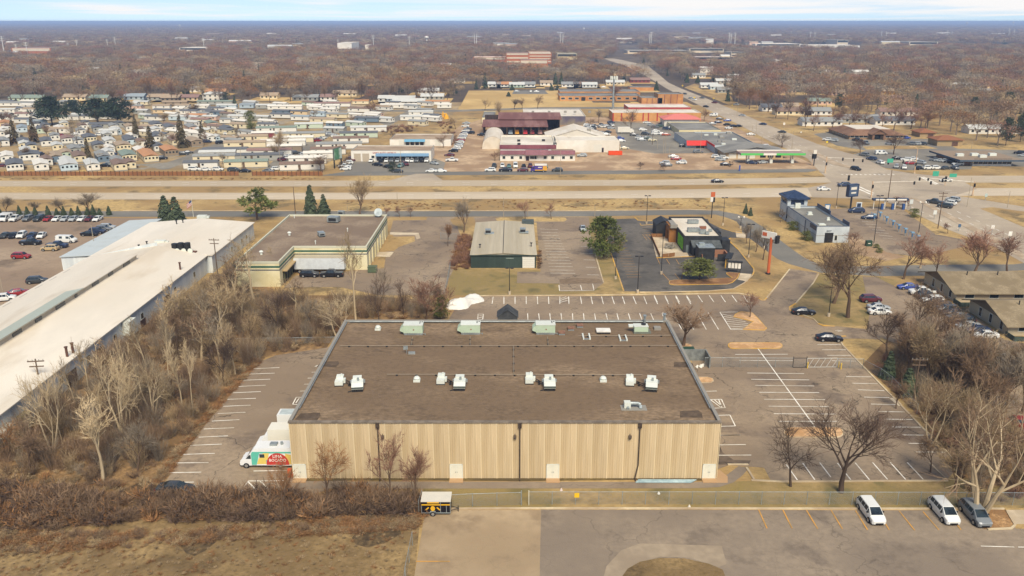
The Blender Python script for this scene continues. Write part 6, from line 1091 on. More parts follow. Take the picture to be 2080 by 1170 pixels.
for x, yt, w in ((14, 398, 34), (72, 408, 24), (126, 402, 34), (182, 393, 54)): tree('v', x, 434, yt, w, 'grey', place='in the row above the storage lot')
# --- scrub between the shed and the warehouse
pl = 'in the shed side scrub'
for k, x, yb, yt, w, c in (('t', 515, 607, 478, 78, 'tan'), ('t', 723, 652, 470, 84, 'tan'), ('o', 566, 690, 588, 70, 'dark'), ('o', 770, 668, 560, 60, 'dark'), ('r', 862, 668, 556, 120, 'red'), ('m', 688, 690, 596, 92, 'pale'), ('r', 632, 672, 600, 60, 'grey'), ('t', 478, 760, 640, 60, 'tan'), ('o', 455, 780, 690, 66, 'dark'), ('t', 338, 720, 575, 90, 'tan'), ('t', 395, 700, 590, 70, 'pale'), ('t', 450, 660, 560, 60, 'tan'), ('m', 250, 880, 690, 105, 'pale'), ('m', 108, 920, 745, 100, 'pale'), ('m', 312, 846, 712, 86, 'pale'), ('t', 374, 842, 688, 46, 'pale'), ('t', 392, 832, 690, 46, 'pale'),
                          ('t', 210, 980, 800, 80, 'pale'), ('t', 183, 800, 690, 50, 'tan'), ('t', 155, 830, 720, 50, 'tan'), ('r', 280, 960, 850, 90, 'grey'), ('r', 60, 960, 850, 90, 'brown'), ('t', 300, 760, 640, 70, 'tan'), ('r', 400, 640, 570, 50, 'tan'), ('r', 355, 670, 600, 50, 'grey'), ('o', 820, 640, 560, 46, 'dark'), ('t', 600, 640, 560, 50, 'brown'), ('r', 510, 700, 630, 50, 'tan'), ('r', 430, 730, 660, 50, 'tan'), ('v', 910, 500, 452, 20, 'orange'), ('r', 20, 930, 850, 60, 'orange'), ('t', 545, 560, 500, 30, 'tan'), ('r', 780, 600, 540, 40, 'grey'), ('r', 880, 625, 570, 50, 'brown')): tree(k, x, yb, yt, w, c, place=pl)
tree('p', 897, 648, 602, 34, 'pine', label='dark evergreen shrub tree at the snow pile corner')
tree('r', 665, 1035, 896, 98, 'orange', label='orange brown bare tree before the tan warehouse wall at left', which=1); tree('r', 796, 1020, 880, 92, 'red', label='reddish bare tree before the left downspout of the warehouse wall', which=2); tree('v', 845, 1030, 915, 62, 'red', label='short reddish clump by the black and yellow trailer')
tree('r', 575, 1055, 940, 70, 'orange', label='scrubby tree beside the food truck tail')
# --- north of the highway
for q in (('b', 107, 255, 200, 66), ('b', 152, 238, 203, 34), ('b', 200, 252, 204, 64), ('b', 240, 254, 200, 62)): tree(*q, place='standing above the mobile homes')
for x, yb, yt, w in ((30, 292, 240, 26), (70, 290, 233, 26), (180, 322, 275, 18), (278, 285, 228, 22), (307, 306, 252, 32), (370, 300, 228, 32), (411, 282, 243, 20)): tree('h', x, yb, yt, w, place='among the mobile homes')
tree('g', 509, 262, 226, 24, 'olive', label='rounded evergreen among far mobile homes'); tree('s', 478, 221, 192, 14, label='narrow dark conifer beside the pale blue home'); tree('g', 459, 206, 188, 18, 'dark', label='round dark conifer right of the white two storey house')
tree('g', 798, 348, 330, 20, 'dark', label='round dark evergreen before the auto shop'); tree('p', 528, 180, 160, 30, 'dark', label='dark pine in the woods above the park'); tree('s', 378, 192, 168, 22, label='dark conifer behind the tan house')
tr_ = random.Random(4)
for i in range(30): x, y = tr_.uniform(0, 800), tr_.uniform(222, 335); tree('v' if i % 2 else 'r', x, y, y-tr_.uniform(18, 32), tr_.uniform(14, 26), tr_.choice(['grey', 'brown', 'tan', 'red']), place='between homes in the park')
pl = 'in the side lot strip'
for i in range(17): t = tr_.random(); x, y = 1800+t*230+tr_.uniform(0, 60), 700+t*150+tr_.uniform(-20, 60); tree('vr'[i % 2], x, y, y-tr_.uniform(80, 130), tr_.uniform(60, 100), tr_.choice(['grey', 'brown', 'tan', 'brown']), place=pl)
pl = 'at the woods foot behind the park'
for i in range(26): x = 10+i*36+tr_.uniform(-14, 14); tree('r', x, 208+tr_.uniform(-3, 4), 208-tr_.uniform(26, 46), tr_.uniform(24, 44), tr_.choice(['red', 'brown', 'grey', 'tan', 'dark']), place=pl)
pl = 'along the avenue before the bungalows'
for x, y, w in ((1575, 240, 34), (1600, 243, 30), (1636, 258, 36), (1652, 266, 30), (1690, 262, 40), (1722, 264, 44), (1758, 262, 40), (1790, 262, 36), (1815, 266, 44), (1850, 262, 44), (1500, 214, 40), (1522, 222, 44), (1560, 228, 40), (1700, 250, 40), (1740, 246, 40), (1490, 206, 34), (1880, 262, 44), (1640, 240, 36)): tree('r', x, y, y-tr_.uniform(34, 52), w, tr_.choice(['red', 'brown', 'dark', 'orange']), place=pl)
pl = 'thin and pale in the scrub strip'
for i in range(24): t = tr_.random(); x, y = 90+t*450+tr_.uniform(-60, 60), 930-t*310+tr_.uniform(-30, 30); tree('tr'[i % 3 == 0], x, y, y-tr_.uniform(70, 130), tr_.uniform(34, 64), tr_.choice(['tan', 'grey', 'brown', 'tan']), place=pl)
for k, x, yb, yt, w, c in (('o', 160, 305, 232, 40, 'grey'), ('v', 565, 322, 262, 34, 'tan'), ('r', 655, 350, 315, 62, 'brown'), ('r', 752, 236, 206, 42, 'red'), ('v', 1015, 244, 204, 22, 'tan'), ('r', 1283, 270, 221, 46, 'brown'), ('r', 1060, 221, 198, 22, 'brown'), ('r', 1092, 222, 192, 26, 'brown'), ('v', 1045, 222, 200, 22, 'grey'), ('r', 985, 224, 200, 24, 'tan'), ('r', 1215, 250, 220, 24, 'grey'), ('r', 1430, 246, 222, 26, 'red'), ('r', 1588, 300, 270, 50, 'grey'), ('r', 1200, 260, 240, 26, 'brown'), ('r', 900, 300, 272, 30, 'brown'), ('r', 925, 262, 236, 30, 'tan'), ('r', 1300, 345, 328, 20, 'dark'), ('r', 1350, 348, 330, 26, 'dark'), ('r', 1250, 205, 170, 44, 'red'), ('r', 1747, 313, 282, 40, 'dark'), ('r', 1815, 314, 268, 52, 'dark'), ('r', 1005, 327, 308, 26, 'red')): tree(k, x, yb, yt, w, c, place='beyond the highway')
for x, yb, yt in ((1128, 172, 146), (1140, 172, 145), (1333, 184, 163), (1395, 168, 148), (1417, 168, 152), (1478, 206, 180), (1033, 196, 186), (1040, 183, 170), (1120, 184, 170), (1132, 183, 172)): tree('s', x, yb, yt, 14, place='around the school grounds')
for x, yb, yt, w in ((1514, 434, 412, 14), (1524, 438, 420, 14)): tree('s', x, yb, yt, w, place='on the verge left of the car wash')
for x, yb, yt, w, l in ((1609, 467, 450, 24, 'dark green shrub by the upper car wash wall'), (1637, 488, 470, 26, 'dark green shrub by the lower car wash wall'), (1856, 441, 424, 22, 'round dark shrub beside the avenue lamp'), (1780, 504, 496, 14, 'small green shrub on the car wash bed'), (1786, 513, 504, 14, 'smaller green shrub right of the lamp base')): tag(tree('g', x, yb, yt, w, 'olive', label=l), l, 'shrub', 'evergreen shrubs')
for x, yb, yt, w, c, l in ((1585, 452, 425, 24, 'grey', 'grey leafless shrub at the upper car wash corner'), (1735, 503, 470, 40, 'red', 'reddish shrub in the car wash planting bed'), (1822, 416, 397, 40, 'red', 'reddish shrub behind the vacuum canopy'), (1846, 419, 402, 28, 'red', 'smaller reddish shrub behind the vacuum canopy'), (1925, 474, 452, 22, 'red', 'small reddish tree by the avenue sign'), (1380, 590, 575, 1, 'grey', '')):
    if l: tag(tree('r', x, yb, yt, w, c, label=l), l, 'shrub', 'leafless shrubs')
# ---------------------------------------------------------------- vehicles
def paint(hexc): return mat('car_paint_'+hexc, [hexc], scale=.5, rough=.25, spec=.5, grain=.03, coord='O')
PC = {'white': 'd6d6d4', 'black': '1d1e22', 'grey': '6a6d70', 'silver': 'a3a7aa', 'red': '8f2a2c', 'maroon': '5c2a30', 'dark blue': '2b3650', 'blue': '3d4f96', 'dark grey': '3d4042', 'green': '41534c', 'tan': 'b39d78', 'teal': '5f7d7e', 'cream': 'c9bd9e', 'orange': 'a8553c', 'purple': '5d3358'}
LITE = mat('lamp_lens', ['c9cdd0'], rough=.2, spec=.5); TAIL = mat('tail_lens', ['7a1518'], rough=.2, spec=.5); TRIM = mat('black_trim', ['1b1b1c'], rough=.6)
# stations: x, sill z, belt z, top z, half width, half width at top (front is +x)
ST = {'sedan': [(2.42, .32, .58, .6, .66, .6), (2.25, .22, .68, .72, .84, .76), (1.25, .2, .84, .93, .9, .8), (.45, .2, .9, 1.42, .91, .6), (-.85, .2, .93, 1.43, .91, .6), (-1.75, .2, .95, 1.04, .9, .74), (-2.3, .25, .92, .97, .85, .76), (-2.42, .34, .7, .72, .74, .7)],
      'suv': [(2.35, .4, .72, .76, .7, .64), (2.2, .3, .86, .92, .9, .8), (1.2, .28, 1.02, 1.1, .94, .82), (.55, .28, 1.06, 1.7, .95, .68), (-1.75, .28, 1.08, 1.68, .95, .68), (-2.2, .32, 1.06, 1.2, .93, .78), (-2.35, .42, .8, .84, .86, .8)],
      'minivan': [(2.56, .32, .66, .7, .7, .62), (2.4, .24, .8, .86, .9, .78), (1.75, .22, .98, 1.06, .97, .84), (.7, .22, 1.06, 1.7, .99, .7), (-1.9, .22, 1.08, 1.72, .99, .72), (-2.4, .26, 1.06, 1.25, .97, .82), (-2.56, .36, .8, .84, .9, .84)],
      'van': [(2.8, .4, .8, .86, .8, .72), (2.65, .3, 1.0, 1.06, .98, .86), (2.1, .28, 1.15, 1.3, 1.02, .9), (1.35, .28, 1.2, 2.05, 1.02, .84), (-2.6, .28, 1.2, 2.05, 1.02, .84), (-2.78, .34, 1.2, 1.9, 1.0, .84), (-2.8, .4, 1.1, 1.2, .96, .9)],
      'pickup': [(2.85, .42, .86, .9, .78, .72), (2.7, .34, .98, 1.04, .96, .86), (1.45, .34, 1.1, 1.16, 1.0, .88), (.8, .34, 1.14, 1.85, 1.0, .72), (-.55, .34, 1.14, 1.84, 1.0, .72), (-.85, .34, 1.14, 1.2, 1.0, .94), (-2.75, .36, 1.12, 1.14, .99, .96), (-2.88, .44, .9, .92, .94, .92)]}
CAB = {'sedan': (2, 5), 'suv': (2, 5), 'minivan': (2, 5), 'van': (2, 5), 'pickup': (2, 5)}
WB = {'sedan': (1.45, -1.4, .33), 'suv': (1.4, -1.4, .37), 'minivan': (1.6, -1.5, .34), 'van': (1.8, -1.75, .38), 'pickup': (1.75, -1.75, .41)}
VM = {}
def vmesh(kind):
    if kind in VM: return VM[kind]
    S = ST[kind]; B, G = MB(), MB(); V = []
    for (x, zs, zb, zt, w, wt) in S: V.append([(x, -w*.93, zs), (x, -w, (zs+zb)*.5), (x, -w*.97, zb), (x, -wt, zt), (x, -wt*.5, zt+.03), (x, wt*.5, zt+.03), (x, wt, zt), (x, w*.97, zb), (x, w, (zs+zb)*.5), (x, w*.93, zs)])
    flat = [p for r_ in V for p in r_]; n = 10; fs = []
    for i in range(len(S)-1):
        for j in range(n-1): fs.append((i*n+j, i*n+j+1, (i+1)*n+j+1, (i+1)*n+j))
        fs.append((i*n+n-1, i*n, (i+1)*n, (i+1)*n+n-1))
    fs += [tuple(range(n)), tuple(range(len(S)*n-1, (len(S)-1)*n-1, -1))]; B.add(flat, fs)
    def pane(a, b, c, d, m=(.08, .08, .08, .08), o=.012):
        a, b, c, d = map(Vector, (a, b, c, d)); u0, u1, v0, v1 = m[0], 1-m[1], m[2], 1-m[3]
        f = lambda u, v: (a*(1-u)+b*u)*(1-v)+(d*(1-u)+c*u)*v
        q = [f(u0, v0), f(u1, v0), f(u1, v1), f(u0, v1)]; nn = (q[1]-q[0]).cross(q[3]-q[0]).normalized(); mid = (q[0]+q[2])/2
        if nn.dot(mid-Vector((0, 0, .8))) < 0: nn = -nn
        G.quad(*[p+nn*o for p in q])
    i0, i1 = CAB[kind]
    for i in range(i0, i1):
        if i == i0 or i == i1-1:   # windscreen / rear window over the whole width
            (a, b) = (V[i], V[i+1]) if i == i0 else (V[i+1], V[i])
            if not (kind == 'van' and i > i0): pane(a[3], a[6], b[6], b[3], (.05, .05, .06, .06), .03)
            pane(a[2], b[2], b[3], a[3], (.5 if i == i0 else .25, .1, .18, .14)); pane(a[7], b[7], b[6], a[6], (.5 if i == i0 else .25, .1, .18, .14))
        else:
            nseg = {'sedan': 2, 'suv': 3, 'minivan': 3, 'van': 1, 'pickup': 2}[kind]; a, b = V[i], V[i+1]
            for s in range(nseg if kind != 'van' else 4):
                t0, t1 = s/(nseg if kind != 'van' else 4), (s+1)/(nseg if kind != 'van' else 4)
                if kind == 'van' and s > 0 and s != 2: continue
                L = lambda k, t: Vector(a[k]).lerp(Vector(b[k]), t)
                pane(L(2, t0), L(2, t1), L(3, t1), L(3, t0), (.04, .04, .12, .14)); pane(L(7, t0), L(7, t1), L(6, t1), L(6, t0), (.04, .04, .12, .14))
    if kind == 'pickup': B.m = B.m; G.box(-2.7, -.82, 1.16, -.95, .82, 1.2)
    xf, xr, r = WB[kind]; W = MB(); W.tube((0, -.11, 0), (0, .11, 0), r, n=14, mi=0); W.tube((0, -.125, 0), (0, .125, 0), r*.66, n=10, mi=1)
    f, b_ = S[1], S[-2]; T = MB()
    T.box(f[0]-.02, -.5, f[1]+.06, S[0][0]+.02, .5, f[1]+.24); T.box(S[-1][0]-.02, -.6, b_[1]+.02, b_[0]-.05, .6, b_[1]+.16)
    for x in (xf, xr):
        for s in (-1, 1): T.tube((x, s*(f[4]-.12+.1), r), (x, s*(f[4]+.065+(.02 if kind != 'sedan' else .01)), r), r+.07, n=14)
    Hd = MB(); Hd.box(-.16, -.17, -.07, .06, .17, .07); Tl = MB(); Tl.box(-.05, -.14, -.1, .07, .14, .1)
    M_ = MB(); M_.box(-.07, -.1, -.06, .07, .1, .08)
    VM[kind] = dict(body=B.mesh('body', WHITEP, True), windows=G.mesh('windows', GLASS), wheel=W.mesh('wheel', [TYRE, RIM]), trim=T.mesh('trim', TRIM), headlight=Hd.mesh('headlight', LITE), taillight=Tl.mesh('taillight', TAIL), mirror=M_.mesh('mirror', TRIM))
    VM[kind]['body'].shade_smooth() if False else None
    me = VM[kind]['body']; me.set_sharp_from_angle(angle=R(28)); return VM[kind]
SZ = {}
def car(kind, col, px, py, head, place, label=None, hexc=None, full=None, sc_=1.0, noun=None, wheels=True):
    vm = vmesh(kind); q = P(px, py); full = py > 355 if full is None else full; S = ST[kind]; xf, xr, r = WB[kind]
    noun = noun or {'sedan': 'sedan', 'suv': 'suv', 'minivan': 'minivan', 'van': 'cargo van', 'pickup': 'pickup truck'}[kind]
    head += rnd.uniform(-2.2, 2.2)
    e = empty('parked_car' if kind in ('sedan', 'suv') else {'minivan': 'minivan', 'van': 'cargo_van', 'pickup': 'pickup_truck'}[kind], (q.x, q.y, .05), R(head), sc_)
    cat = {'van': 'van', 'minivan': 'van', 'pickup': 'pickup truck'}.get(kind, 'car')
    if label: tag(e, label, cat, 'parked and driving cars')
    else: auto(e, col+' '+noun, place, cat, 'parked and driving cars')
    put(vm['body'], 'body', e, mats={0: paint(hexc or PC[col])}); put(vm['windows'], 'windows', e)
    if py > 255: put(vm['trim'], 'trim', e)
    w = S[2][4]
    if py > 225:
        for x in (xf, xr):
            for s in (-1, 1): put(vm['wheel'], 'wheel', e, (x, s*(w-.02), r))
    if full:
        for s in (-1, 1):
            put(vm['headlight'], 'headlight', e, (S[1][0]-.0, s*(S[1][4]-.24), (S[1][2]+S[1][3])/2-.06)); put(vm['taillight'], 'taillight', e, (S[-2][0]-.06, s*(S[-2][4]-.14), S[-2][2]-.16)); put(vm['mirror'], 'mirror', e, (S[3][0]+.35, s*(w+.04), S[3][2]+.08))
    return e
car('minivan', 'white', 1768, 1047, -90, '', 'white minivan parked nose out in the middle of the rear lot')
car('minivan', 'white', 1916, 1047, -90, '', 'white minivan parked beside the grey minivan'); car('minivan', 'grey', 1979, 1052, -90, '', 'grey minivan parked by the pale many trunked tree', '75797d')
car('sedan', 'black', 1632, 638, -3, '', 'black sedan stopped at the kerb of the entrance lawn', sc_=1.02); car('sedan', 'black', 1684, 692, -5, '', 'black sedan parked across the stall lines in the side lot', '191a24', sc_=1.05)
car('sedan', 'dark grey', 357, 1000, 0, '', 'dark sedan half hidden by the brush at the west lot foot')
pl = 'in the storage lot beside the white shed'
for x, c, k in ((4, 'white', 'van'), (14, 'white', 'van'), (33, 'white', 'pickup'), (58, 'grey', 'suv'), (80, 'dark grey', 'minivan'), (99, 'red', 'sedan'), (117, 'white', 'sedan'), (134, 'silver', 'sedan'), (151, 'silver', 'sedan'), (168, 'white', 'sedan'), (183, 'maroon', 'sedan'), (199, 'white', 'sedan')): car(k, c, x, 448, -90, 'in the storage lot back row')
for x, c, k in ((11, 'dark grey', 'sedan'), (28, 'black', 'sedan'), (45, 'white', 'suv'), (66, 'dark blue', 'sedan'), (85, 'white', 'sedan'), (-12, 'silver', 'sedan')): car(k, c, x, 482, -80, 'in the middle row of the storage lot')
for k, c, x, y, h in (('pickup', 'black', 63, 497, 0), ('van', 'white', 136, 492.5, -5), ('pickup', 'dark blue', 117, 503, 0), ('suv', 'tan', 102, 509, 180), ('suv', 'red', 44, 525, 0), ('suv', 'dark grey', 76, 575, 10), ('sedan', 'red', 38, 599, 30), ('suv', 'white', 10, 611, 20), ('sedan', 'black', 182, 479, 0), ('suv', 'dark blue', 198, 474, 0), ('suv', 'grey', 211, 469.5, 5), ('suv', 'silver', 219, 465.5, 0)): car(k, c, x, y, h, pl)
car('suv', 'black', 629, 562, 0, '', 'black suv under the white semi trailer'); car('pickup', 'black', 674.5, 562, 180, '', 'black pickup right of the black suv by the semi trailer')
car('sedan', 'silver', 1184, 468, -88, '', 'silver sedan beside the big bushy pine', full=True)
car('minivan', 'dark blue', 1739, 432, 178, '', 'dark minivan parked at the car wash vacuums'); car('sedan', 'dark blue', 1765, 445, 178, '', 'dark sedan parked below the dark minivan at the vacuums')
for q in (('sedan', 'black', 1457, 371, 0, 'black sedan alone on the far carriageway'), ('suv', 'dark blue', 1714, 379, 180, 'dark suv waiting at the highway median nose'), ('sedan', 'white', 1673, 387, 0, 'white sedan on the near carriageway by the blue tower'), ('suv', 'black', 1738, 346, -62, 'black suv leaving the avenue at the crosswalk'), ('sedan', 'white', 1921, 369, 180, 'white sedan right of the median signal'), ('pickup', 'dark grey', 1899, 414, 135, 'dark pickup first in the avenue queue'), ('suv', 'dark grey', 1919, 422, 135, 'dark grey suv behind the dark pickup on the avenue'), ('suv', 'white', 1927, 416, 135, 'white suv beside the dark grey suv on the avenue'), ('suv', 'silver', 1935, 409, 135, 'silver suv in the right avenue lane')): car(*q[:5], '', q[5])
pl = 'driving on the avenue beyond the junction'
for k, c, x, y, h in (('sedan', 'dark blue', 1549, 254, 135), ('sedan', 'silver', 1507, 236, 135), ('sedan', 'silver', 1403, 201, -60), ('sedan', 'grey', 1426, 200, 130), ('sedan', 'black', 1434, 218, -55), ('suv', 'maroon', 1451, 210, 130), ('sedan', 'dark grey', 1390, 192, 130), ('suv', 'white', 1410, 204, -55), ('suv', 'silver', 1495, 214, 130), ('sedan', 'dark grey', 1588, 270, 135)): car(k, c, x, y, h, pl)
pl = 'parked in the dealer lot before the diner'
for k, c, x, y, h in (('van', 'white', 1789, 314, 0), ('suv', 'silver', 1821, 341, 60), ('suv', 'white', 1836, 343, 70), ('sedan', 'red', 1849, 334, 0), ('sedan', 'black', 1866, 344, 40), ('suv', 'white', 1884, 344, 10), ('suv', 'white', 1901, 344, 10), ('sedan', 'dark grey', 1920, 344, 20), ('suv', 'grey', 1939, 344, 90), ('suv', 'white', 1945, 336, 178), ('sedan', 'grey', 1899, 327, 150), ('sedan', 'silver', 1908, 328.5, 150), ('suv', 'silver', 1918, 330, 150), ('suv', 'black', 1929, 331, 150), ('suv', 'grey', 1755, 317, 130), ('suv', 'white', 1787, 333, 100), ('suv', 'white', 1840, 327, 160), ('sedan', 'black', 1823, 324, 0), ('suv', 'silver', 1869, 333, 120), ('sedan', 'white', 1853, 325, 150), ('suv', 'dark blue', 1770, 325, 130), ('van', 'cream', 1921, 319, 90)): car(k, c, x, y, h, pl)
pl = 'parked before the brown roofed clinic'
for k, c, x, y, h in (('pickup', 'grey', 1758, 293, -90), ('sedan', 'silver', 1807, 294.5, -60), ('suv', 'grey', 1851, 294.5, 150), ('suv', 'silver', 1861, 294.5, 150), ('suv', 'dark grey', 1873, 294.5, 150), ('suv', 'blue', 1840, 282.5, 0), ('suv', 'white', 1680, 286, 150), ('suv', 'silver', 1693, 287.5, 150), ('pickup', 'black', 1741, 287, 120), ('suv', 'black', 2070, 313, 150), ('sedan', 'silver', 2078, 318, 150)): car(k, c, x, y, h, pl)
pl = 'nose out under the blue awning of the auto shop'
for k, c, x in (('sedan', 'white', 754), ('sedan', 'black', 774), ('sedan', 'white', 785), ('suv', 'grey', 796), ('sedan', 'silver', 807.5), ('sedan', 'dark grey', 818.5), ('suv', 'white', 828), ('sedan', 'white', 837), ('suv', 'grey', 847), ('suv', 'black', 857.5), ('suv', 'white', 867)): car(k, c, x, 329, -90, pl)
pl = 'on the auto shop forecourt'
for k, c, x, y, h in (('sedan', 'black', 767, 337, -25), ('sedan', 'black', 787, 341, 140), ('suv', 'teal', 814, 340, -100), ('suv', 'maroon', 823, 336, -60), ('sedan', 'dark grey', 807, 350.5, 170), ('sedan', 'white', 876, 350, 180), ('sedan', 'white', 896, 350, 0), ('suv', 'maroon', 715, 327, -50), ('suv', 'white', 707, 333.5, 180), ('sedan', 'white', 702, 345.5, 180), ('pickup', 'white', 701, 341, 180), ('sedan', 'silver', 882, 334, -40), ('pickup', 'white', 918, 328, 0)): car(k, c, x, y, h, pl)
pl = 'in the line of cars along the gravel yard hedge'
for i, (x, y, c) in enumerate(((913, 317, 'maroon'), (921, 309, 'black'), (927, 304, 'white'), (931, 300, 'white'), (932, 295.5, 'silver'), (934, 291.5, 'white'), (935, 287, 'red'), (938, 283, 'white'), (940, 279, 'silver'), (942, 275.5, 'white'), (944, 272, 'dark blue'), (946, 268.5, 'white'), (950, 264, 'dark grey'), (956, 272, 'black'), (945, 258, 'white'), (978, 276, 'black'), (947, 252, 'silver'))): car(('sedan', 'suv')[i % 2], c, x, y, 175, pl)
for k, c, x in (('pickup', 'dark grey', 1004), ('suv', 'white', 1020.5), ('sedan', 'teal', 1034), ('van', 'white', 1047), ('sedan', 'black', 1064), ('suv', 'maroon', 1077), ('sedan', 'dark grey', 1090), ('sedan', 'teal', 1108)): car(k, c, x, 340, -90, 'in the upper row before the maroon trimmed office')
for k, c, x in (('suv', 'white', 996), ('pickup', 'black', 1027), ('suv', 'maroon', 1062), ('suv', 'dark grey', 1132)): car(k, c, x, 348.5, 180, 'at the roadside before the maroon trimmed office')
car('suv', 'silver', 1182, 318.5, 180, '', 'silver suv at the right end of the maroon trimmed office')
pl = 'in the used car yard around the round tree'
for k, c, x, y, h in (('suv', 'dark blue', 1241, 251, 20), ('sedan', 'dark grey', 1288, 276, 0), ('suv', 'white', 1299, 283, -30), ('sedan', 'silver', 1303, 286, 0), ('suv', 'green', 1316, 283, 0), ('suv', 'cream', 1325, 287, 0), ('suv', 'dark grey', 1311, 274, -20), ('suv', 'white', 1331, 274, 0), ('suv', 'white', 1332, 269, 0), ('sedan', 'orange', 1353, 275.5, 0), ('sedan', 'white', 1344, 274, 0), ('sedan', 'white', 1314, 251, -20), ('suv', 'silver', 1322, 256, -20), ('sedan', 'grey', 1331, 260, -20), ('suv', 'green', 1341, 258, 10), ('suv', 'dark blue', 1354, 263.5, -20), ('sedan', 'black', 1346, 253, -20), ('suv', 'white', 1306, 266, 0), ('sedan', 'black', 1361, 262, 0), ('suv', 'silver', 1369, 261, 90), ('sedan', 'cream', 1268, 303, 0), ('suv', 'black', 1389, 299, 0), ('sedan', 'white', 1368, 320, 0), ('sedan', 'red', 1373, 325, 180), ('suv', 'white', 1384, 333, 180), ('suv', 'silver', 1350, 334, 180), ('sedan', 'grey', 1354, 338, 180), ('suv', 'grey', 1418, 311, 0), ('pickup', 'blue', 1257, 284, 0), ('sedan', 'white', 1261, 288, 0)): car(k, c, x, y, h, pl)
pl = 'around the petrol station'
for k, c, x, y, h in (('suv', 'white', 1455, 321, -20), ('suv', 'silver', 1463, 327, -20), ('suv', 'white', 1470, 323, -20), ('sedan', 'black', 1474, 336.5, 0), ('sedan', 'dark blue', 1527, 333, -20), ('sedan', 'silver', 1549, 332, 20), ('sedan', 'white', 1525, 275, 0), ('suv', 'white', 1557, 300, 0), ('van', 'white', 1449, 236, 180), ('sedan', 'black', 1462, 243, 0), ('sedan', 'blue', 1477, 246.5, 180), ('sedan', 'dark blue', 1459, 250, 0), ('sedan', 'black', 1477, 255, 20), ('sedan', 'black', 1490, 258, 20), ('sedan', 'white', 1480, 262, 20), ('sedan', 'black', 1500, 258, 20), ('sedan', 'silver', 1447, 253, 0)): car(k, c, x, y, h, pl)
r_ = random.Random(5)
for i in range(26): x = 1186+r_.random()*58; car(r_.choice(['sedan', 'suv']), r_.choice(['white', 'silver', 'white', 'grey', 'dark grey']), x, 256+r_.random()*21, r_.choice([0, 20, 160, -70]), 'crammed in the scrap yard behind the white warehouse')
pl = 'parked in the shingled apartment lot'
for k, c, x, y, h in (('sedan', 'blue', 1844, 587, 180), ('pickup', 'white', 1872, 598, 180), ('suv', 'dark grey', 1882, 606, 0), ('suv', 'white', 1893, 615, 180), ('sedan', 'black', 1900, 620, 180), ('suv', 'dark grey', 1911, 628, 180), ('suv', 'dark grey', 1922, 634, 180), ('sedan', 'black', 1935, 641, 180), ('sedan', 'grey', 1947, 649, 180), ('suv', 'black', 1955, 656, 180), ('sedan', 'silver', 1966, 667, 180), ('sedan', 'dark blue', 1984, 675, 180), ('sedan', 'white', 2001, 686, 180), ('suv', 'maroon', 1768, 613, 0), ('sedan', 'silver', 1784, 629, 0), ('sedan', 'white', 1786, 638, 0), ('suv', 'silver', 2058, 738, 0), ('suv', 'white', 2078, 757, 0), ('suv', 'red', 2066, 868, 170), ('sedan', 'grey', 2008, 818, 160), ('sedan', 'purple', 1972, 794, 150), ('sedan', 'dark grey', 1856, 692, 20), ('sedan', 'red', 1925, 740, 10)): car(k, c, x, y, h, pl)
pl = 'parked among the mobile homes'
for i, (x, y, c, h) in enumerate(((5, 339, 'maroon', 0), (83, 316, 'dark blue', 90), (150, 330, 'black', 90), (214, 339, 'black', 0), (225, 337, 'silver', 0), (395, 346.5, 'white', 0), (418, 347, 'white', 0), (443, 347, 'white', 0), (475, 348, 'dark grey', 0), (498, 350, 'black', 0), (574, 327, 'maroon', 50), (582, 323, 'white', 50), (588, 319.5, 'white', 50), (600, 313, 'dark grey', 20), (620, 317, 'silver', 20), (623, 313, 'white', 20), (645, 288, 'red', 50), (650, 285.5, 'silver', 50), (656, 282, 'white', 50), (670, 274.5, 'silver', 20), (682, 279, 'white', 20), (545, 350, 'grey', 0), (562, 346, 'white', 30), (372, 315, 'dark grey', 20), (382, 312, 'dark grey', 20), (330, 324, 'black', 20), (448, 292, 'black', 40), (475, 281, 'white', 30), (463, 274, 'white', 10), (232, 299, 'black', 0), (228, 315, 'dark blue', 0), (203, 276, 'white', 0), (118, 299, 'white', 10), (50, 303, 'black', 30), (785, 243, 'white', 60), (320, 253, 'black', 90), (125, 277, 'red', 0), (165, 300, 'silver', 0), (420, 290, 'dark blue', 0), (838, 247, 'white', 0), (318, 237, 'silver', 0), (1192, 190, 'white', 0), (1226, 178, 'white', 0), (1050, 187, 'silver', 0), (1078, 187, 'white', 90), (1090, 187, 'white', 0))): car(('sedan', 'suv', 'minivan')[i % 3], c, x, y, h, pl if y > 200 else 'in the school parking court')
# ---- trucks and trailers -------------------------------------------------------
def wheels(e, pts, r, w=.28):
    for x, y in pts: mb = MB(); mb.tube((0, -w/2, 0), (0, w/2, 0), r, n=14); mb.tube((0, -w/2-.01, 0), (0, w/2+.01, 0), r*.6, n=10, mi=1); mb.build('wheel', [TYRE, RIM], e, (x, y, r))
q = P(541, 951); e = tag(empty('food_truck', (q.x, q.y+1.0, 0)), 'white food truck with teal, yellow and red painted side', 'truck')   # faces left
WP = paint('dedede'); mb = MB()
pr = [(-3.6, .5), (-3.62, 1.0), (-3.4, 1.35), (-2.75, 1.55), (-2.15, 2.3), (-1.95, 2.45), (-1.95, .45)]
mb.add([(x, -1.05, z) for x, z in pr]+[(x, 1.05, z) for x, z in pr], [tuple(range(7)), tuple(range(13, 6, -1))]+[(i, i+7, (i+1) % 7+7, (i+1) % 7) for i in range(7)]); mb.build('cab', WP, e)
mb = MB(); b0 = [(-1.94, .55), (-1.94, 2.5), (-1.5, 3.15), (3.5, 3.25), (3.7, 3.1), (3.7, .5)]; nb = len(b0)
